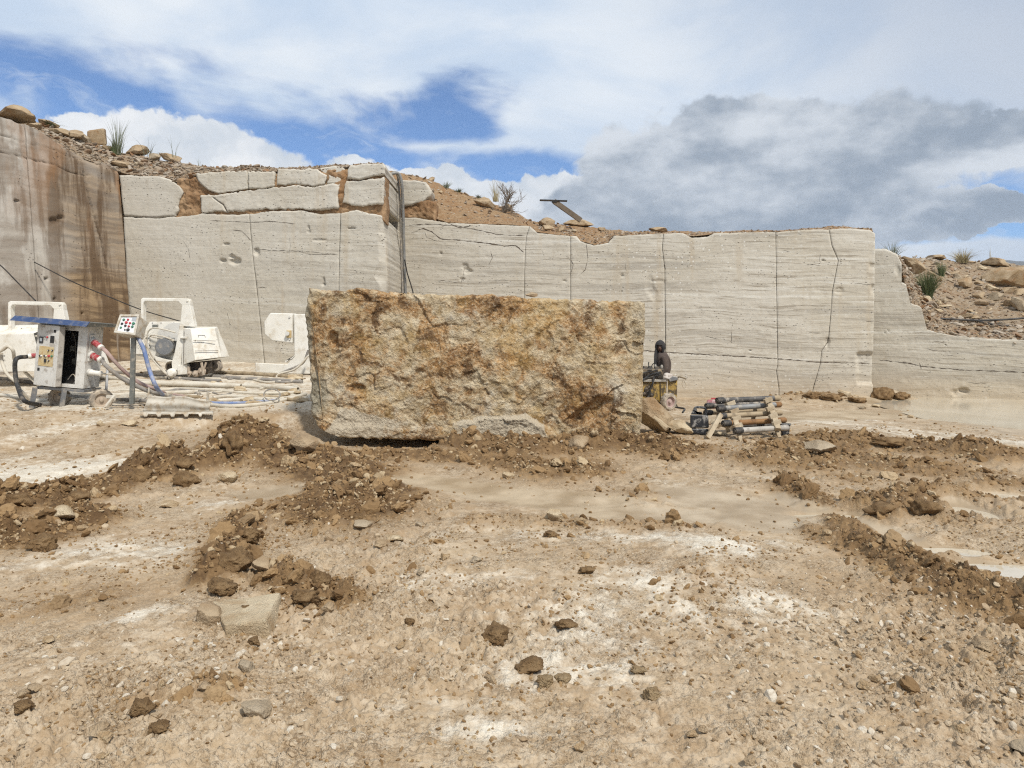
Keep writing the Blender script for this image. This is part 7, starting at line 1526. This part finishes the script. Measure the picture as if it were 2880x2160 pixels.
# sawn pale stone in the foreground
D4 = 3.72; L4 = Loc(690, 1812, D4)
bm_ = MB().hexa([L4(640, 1822), L4(768, 1806), L4(798, 1722, .42), L4(610, 1740, .42), L4(627, 1756), L4(747, 1742), L4(790, 1664, .40), L4(596, 1690, .40)])
sb = bm_.build('sawn_stone', MAT['pale_rock'], None, .012, False, 2); sb.location = L4.base; tag(sb, 'sawn pale stone block with mud on top in the left foreground', 'stone block')
roughen(sb, 8, .012, 8.0, 65)
rock(590, 1715, 90, 80, 'tan_rock', 'mud coated stone pressed against the sawn block', S + 290, None, None, tilt=10)
# single mud clods
CL = [(1396, 1775, 88, 58, 'dark crumbly clod left of the pale slurry patch'), (1490, 1866, 96, 56, 'biggest lone clod beside the white patch'), (1592, 1753, 72, 32, 'low flat clod in the middle foreground'), (1150, 1745, 36, 30, 'small round clod left of the chalk mark'), (1535, 1915, 60, 40, 'curled slurry lump below the biggest clod'), (1585, 1905, 60, 26, 'sausage shaped slurry lump'), (1830, 1948, 64, 36, 'slurry lump right of the white patch'), (1795, 1885, 50, 26, 'long slurry lump at the edge of the white patch'), (700, 1498, 84, 58, 'dark clod topping the foreground clod line'), (665, 1570, 110, 80, 'rough dark clod mass in the foreground line'),
      (620, 1640, 100, 70, 'lowest dark clod of the foreground line'), (218, 1388, 74, 38, 'dark clod standing apart on the left ridge'), (120, 1518, 84, 56, 'big clod at the near end of the left ridge'), (55, 1400, 80, 50, 'clod on the far left of the ridge'), (395, 1330, 70, 48, 'clod at the start of the taller heap'), (660, 1235, 80, 90, 'tall dark lump on top of the mud heap'), (400, 1985, 80, 56, 'hollowed brown clod in the lower left gravel'), (450, 2042, 60, 44, 'brown clod below the hollow one'), (860, 1668, 90, 70, 'brown clod right of the sawn block'), (900, 1625, 70, 44, 'clod behind the brown one right of the sawn block'), (715, 1800, 40, 30, 'small clod before the sawn block'), (690, 1715, 44, 34, 'mud clod lying on the sawn block'), (520, 1340, 90, 60, 'broad clod in the middle of the heap'), (520, 1300, 60, 40, 'clod on the back of the heap'), (1550, 1500, 50, 22, 'small flat clod on the pale floor'), (1650, 1600, 56, 26, 'flat clod on the right pale floor'), (1010, 1450, 36, 30, 'round clod at the end of the left mud tongue'), (2480, 1425, 110, 46, 'broad clod by the tyre track'), (2600, 1420, 100, 56, 'rounded mud hump right of the track'), (2490, 1240, 110, 34, 'clod on the brown mound'), (70, 1985, 60, 36, 'brown clod at the lower left edge'), (2478, 1098, 80, 50, 'rough mud heap in the corner of the long face'), (2530, 1108, 60, 30, 'lower mud lump right of the corner heap'), (2290, 1108, 60, 26, 'mud lump at the foot of the natural crack'), (2335, 1114, 70, 26, 'broken mud lump at the foot of the long face'), (2410, 1122, 60, 22, 'mud lump before the face corner')]
for k, (a, b, w_, h_, lb) in enumerate(CL):
    rock(a, b, w_, h_, 'clod_pale' if 'slurry lump' in lb else 'clod_big', lb, S + 300 + k, (P3(690, 1722, 3.95) if 'lying on the sawn' in lb else None), 'mud clods', 'mud clod', 'mud_clod', clod=True, level=5 if b > 1480 else 4, sink=.25)
# plants
def tuft(px, py, w, h, n, mat, label, W, seed, spread=1.0, cat='grass tuft', at=None, thick=.014):
    b = bank_hit(W, px, py) if at is None else np.array(at); b = np.array([(px - CX) / F * b[1], b[1], CAMZ - (py - HY) / F * b[1]]); k = b[1] / F; rg = np.random.default_rng(seed)
    V, Fc = [], []
    for i in range(n):
        a = rg.uniform(0, 6.283); L = h * k * rg.uniform(.55, 1.05); lean = rg.uniform(.05, 1.0) ** 1.1 * w * k * .5 * spread; bend = rg.uniform(.5, 1.0)
        r0 = rg.uniform(0, .14) * w * k; bx, by = math.cos(a) * r0, math.sin(a) * r0; dx, dy = math.cos(a), math.sin(a); tw = rg.uniform(0, 3.14); base = len(V); m = 5
        for j in range(m + 1):
            t = j / m; off = lean * (t ** (1.2 + bend)); z = L * (t - .28 * (lean / (L + 1e-6)) * t * t); wd = thick * (1 - t * .92)
            sx, sy = math.cos(tw) * wd, math.sin(tw) * wd * .6
            V.append((bx + dx * off - sx, by + dy * off - sy, z)); V.append((bx + dx * off + sx, by + dy * off + sy, z))
        for j in range(m): Fc.append((base + 2 * j, base + 2 * j + 1, base + 2 * j + 3, base + 2 * j + 2))
    o = fast_mesh('grass_tuft', np.array(V), np.array(Fc), MAT[mat]); o.location = b - np.array([0, 0, .03]); return tag(o, label, cat, 'grass tufts')
tuft(330, 432, 90, 110, 60, 'blade_greygreen', 'tall thin grey green reeds on the crest beside the squared block', HL, 1, 1.0, thick=.012)
tuft(325, 434, 60, 50, 90, 'blade_green', 'short green grass at the root of the tall reeds', HL, 2)
tuft(420, 440, 130, 60, 14, 'blade_greygreen', 'few arching reed stems over the crest', HL, 3, 1.4, thick=.010)
tuft(490, 440, 60, 60, 6, 'blade_greygreen', 'two or three bare stems above the dark slab', HL, 7, .8, thick=.008)
tuft(560, 466, 30, 30, 6, 'blade_greygreen', 'tiny stems on the pale crest', HL, 8, .6, thick=.008)
tuft(2608, 838, 84, 84, 420, 'blade_green', 'dense green grass tuft on the rubble bank', HX, 4, 1.1, thick=.016)
tuft(2648, 782, 44, 56, 130, 'blade_green', 'smaller green grass tuft behind the dense one', HX, 5, .9)
tuft(2508, 728, 90, 56, 120, 'blade_greygreen', 'spiky grey green tuft at the end of the long face', HX, 6, 1.2)
tuft(2706, 738, 100, 46, 260, 'blade_straw', 'straw coloured tuft on the skyline', HX, 9, 1.3, thick=.012)
tuft(2785, 728, 26, 40, 8, 'blade_straw', 'thin dry stems on the skyline near the mountains', HX, 10, .8, thick=.008)
tuft(140, 352, 60, 20, 80, 'blade_green', 'low dark green cushion plant on the brown crest', HL, 11, 1.6)
tuft(1256, 530, 34, 24, 60, 'blade_greygreen', 'small green tuft at the top of the soil slope', HR, 12, 1.2)
tuft(1290, 540, 44, 16, 70, 'blade_green', 'low dark cushion plant on the soil slope', HR, 13, 1.6)
tuft(1345, 556, 40, 14, 60, 'blade_greygreen', 'low grey cushion plant above the pinkish boulder', HR, 14, 1.6)
tuft(1395, 565, 60, 66, 50, 'blade_straw', 'dry grass at the left of the dead shrub', HR, 15, .9, thick=.009)
def dead_shrub(px, py, w, h, seed):
    b = bank_hit(HR, px, py); k = b[1] / F; rg = np.random.default_rng(seed); t = empty('dead_shrub', (( px - CX) / F * b[1], b[1], CAMZ - (py - HY) / F * b[1] - .05), 0, 'leafless tangled dead shrub leaning out over the soil slope', 'shrub')
    def grow(mb, p, d, L, r_, lev):
        pts = [p]; q = p.copy(); dd = d.copy()
        for i in range(4):
            dd = dd + rg.normal(0, .22, 3); dd[2] += .07; dd /= np.linalg.norm(dd); q = q + dd * L / 4; pts.append(q.copy())
        mb.tube([Vector(x) for x in pts], [r_, r_ * .9, r_ * .78, r_ * .65, r_ * .5], 5, cap=False)
        if lev > 0:
            for i in range(rg.integers(2, 5)):
                j = rg.integers(1, 5); nd = dd + rg.normal(0, .55, 3); nd /= np.linalg.norm(nd); grow(mb, pts[j], nd, L * rg.uniform(.5, .8), r_ * .62, lev - 1)
    for i in range(9):
        a = rg.uniform(-.3, 1.0); d = np.array([.25 + .75 * a, rg.normal(0, .5), .75 - .25 * a]); d /= np.linalg.norm(d); mb = MB(); grow(mb, np.array([0., 0, 0]), d, h * k * .45, .018, 3); mb.build('branch', MAT['twig'], t, 0, True)
dead_shrub(1412, 596, 130, 110, 21)
# ------------------------------------------------------------------ thin air haze round everything
def haze():
    m = bpy.data.materials.new('air_haze'); m.use_nodes = True; t = m.node_tree; t.nodes.clear(); w = NT(t)
    out = t.nodes.new('ShaderNodeOutputMaterial')
    v = w.n('VolumePrincipled', None, Color=(0.62, 0.74, 0.92), Density=0.00008, Anisotropy=0.0); t.links.new(v.outputs[0], out.inputs['Volume'])
    o = MB().box(-56000, 56000, -60, 9400, -25, 520).build('haze', m); tag(o, 'thin blue haze in the air over the far mountains', None, None, 'stuff')
    o.data.materials[0].cycles.homogeneous_volume = True if hasattr(m, 'cycles') and hasattr(m.cycles, 'homogeneous_volume') else False
    return o
haze()
scene.cycles.volume_bounces = 0
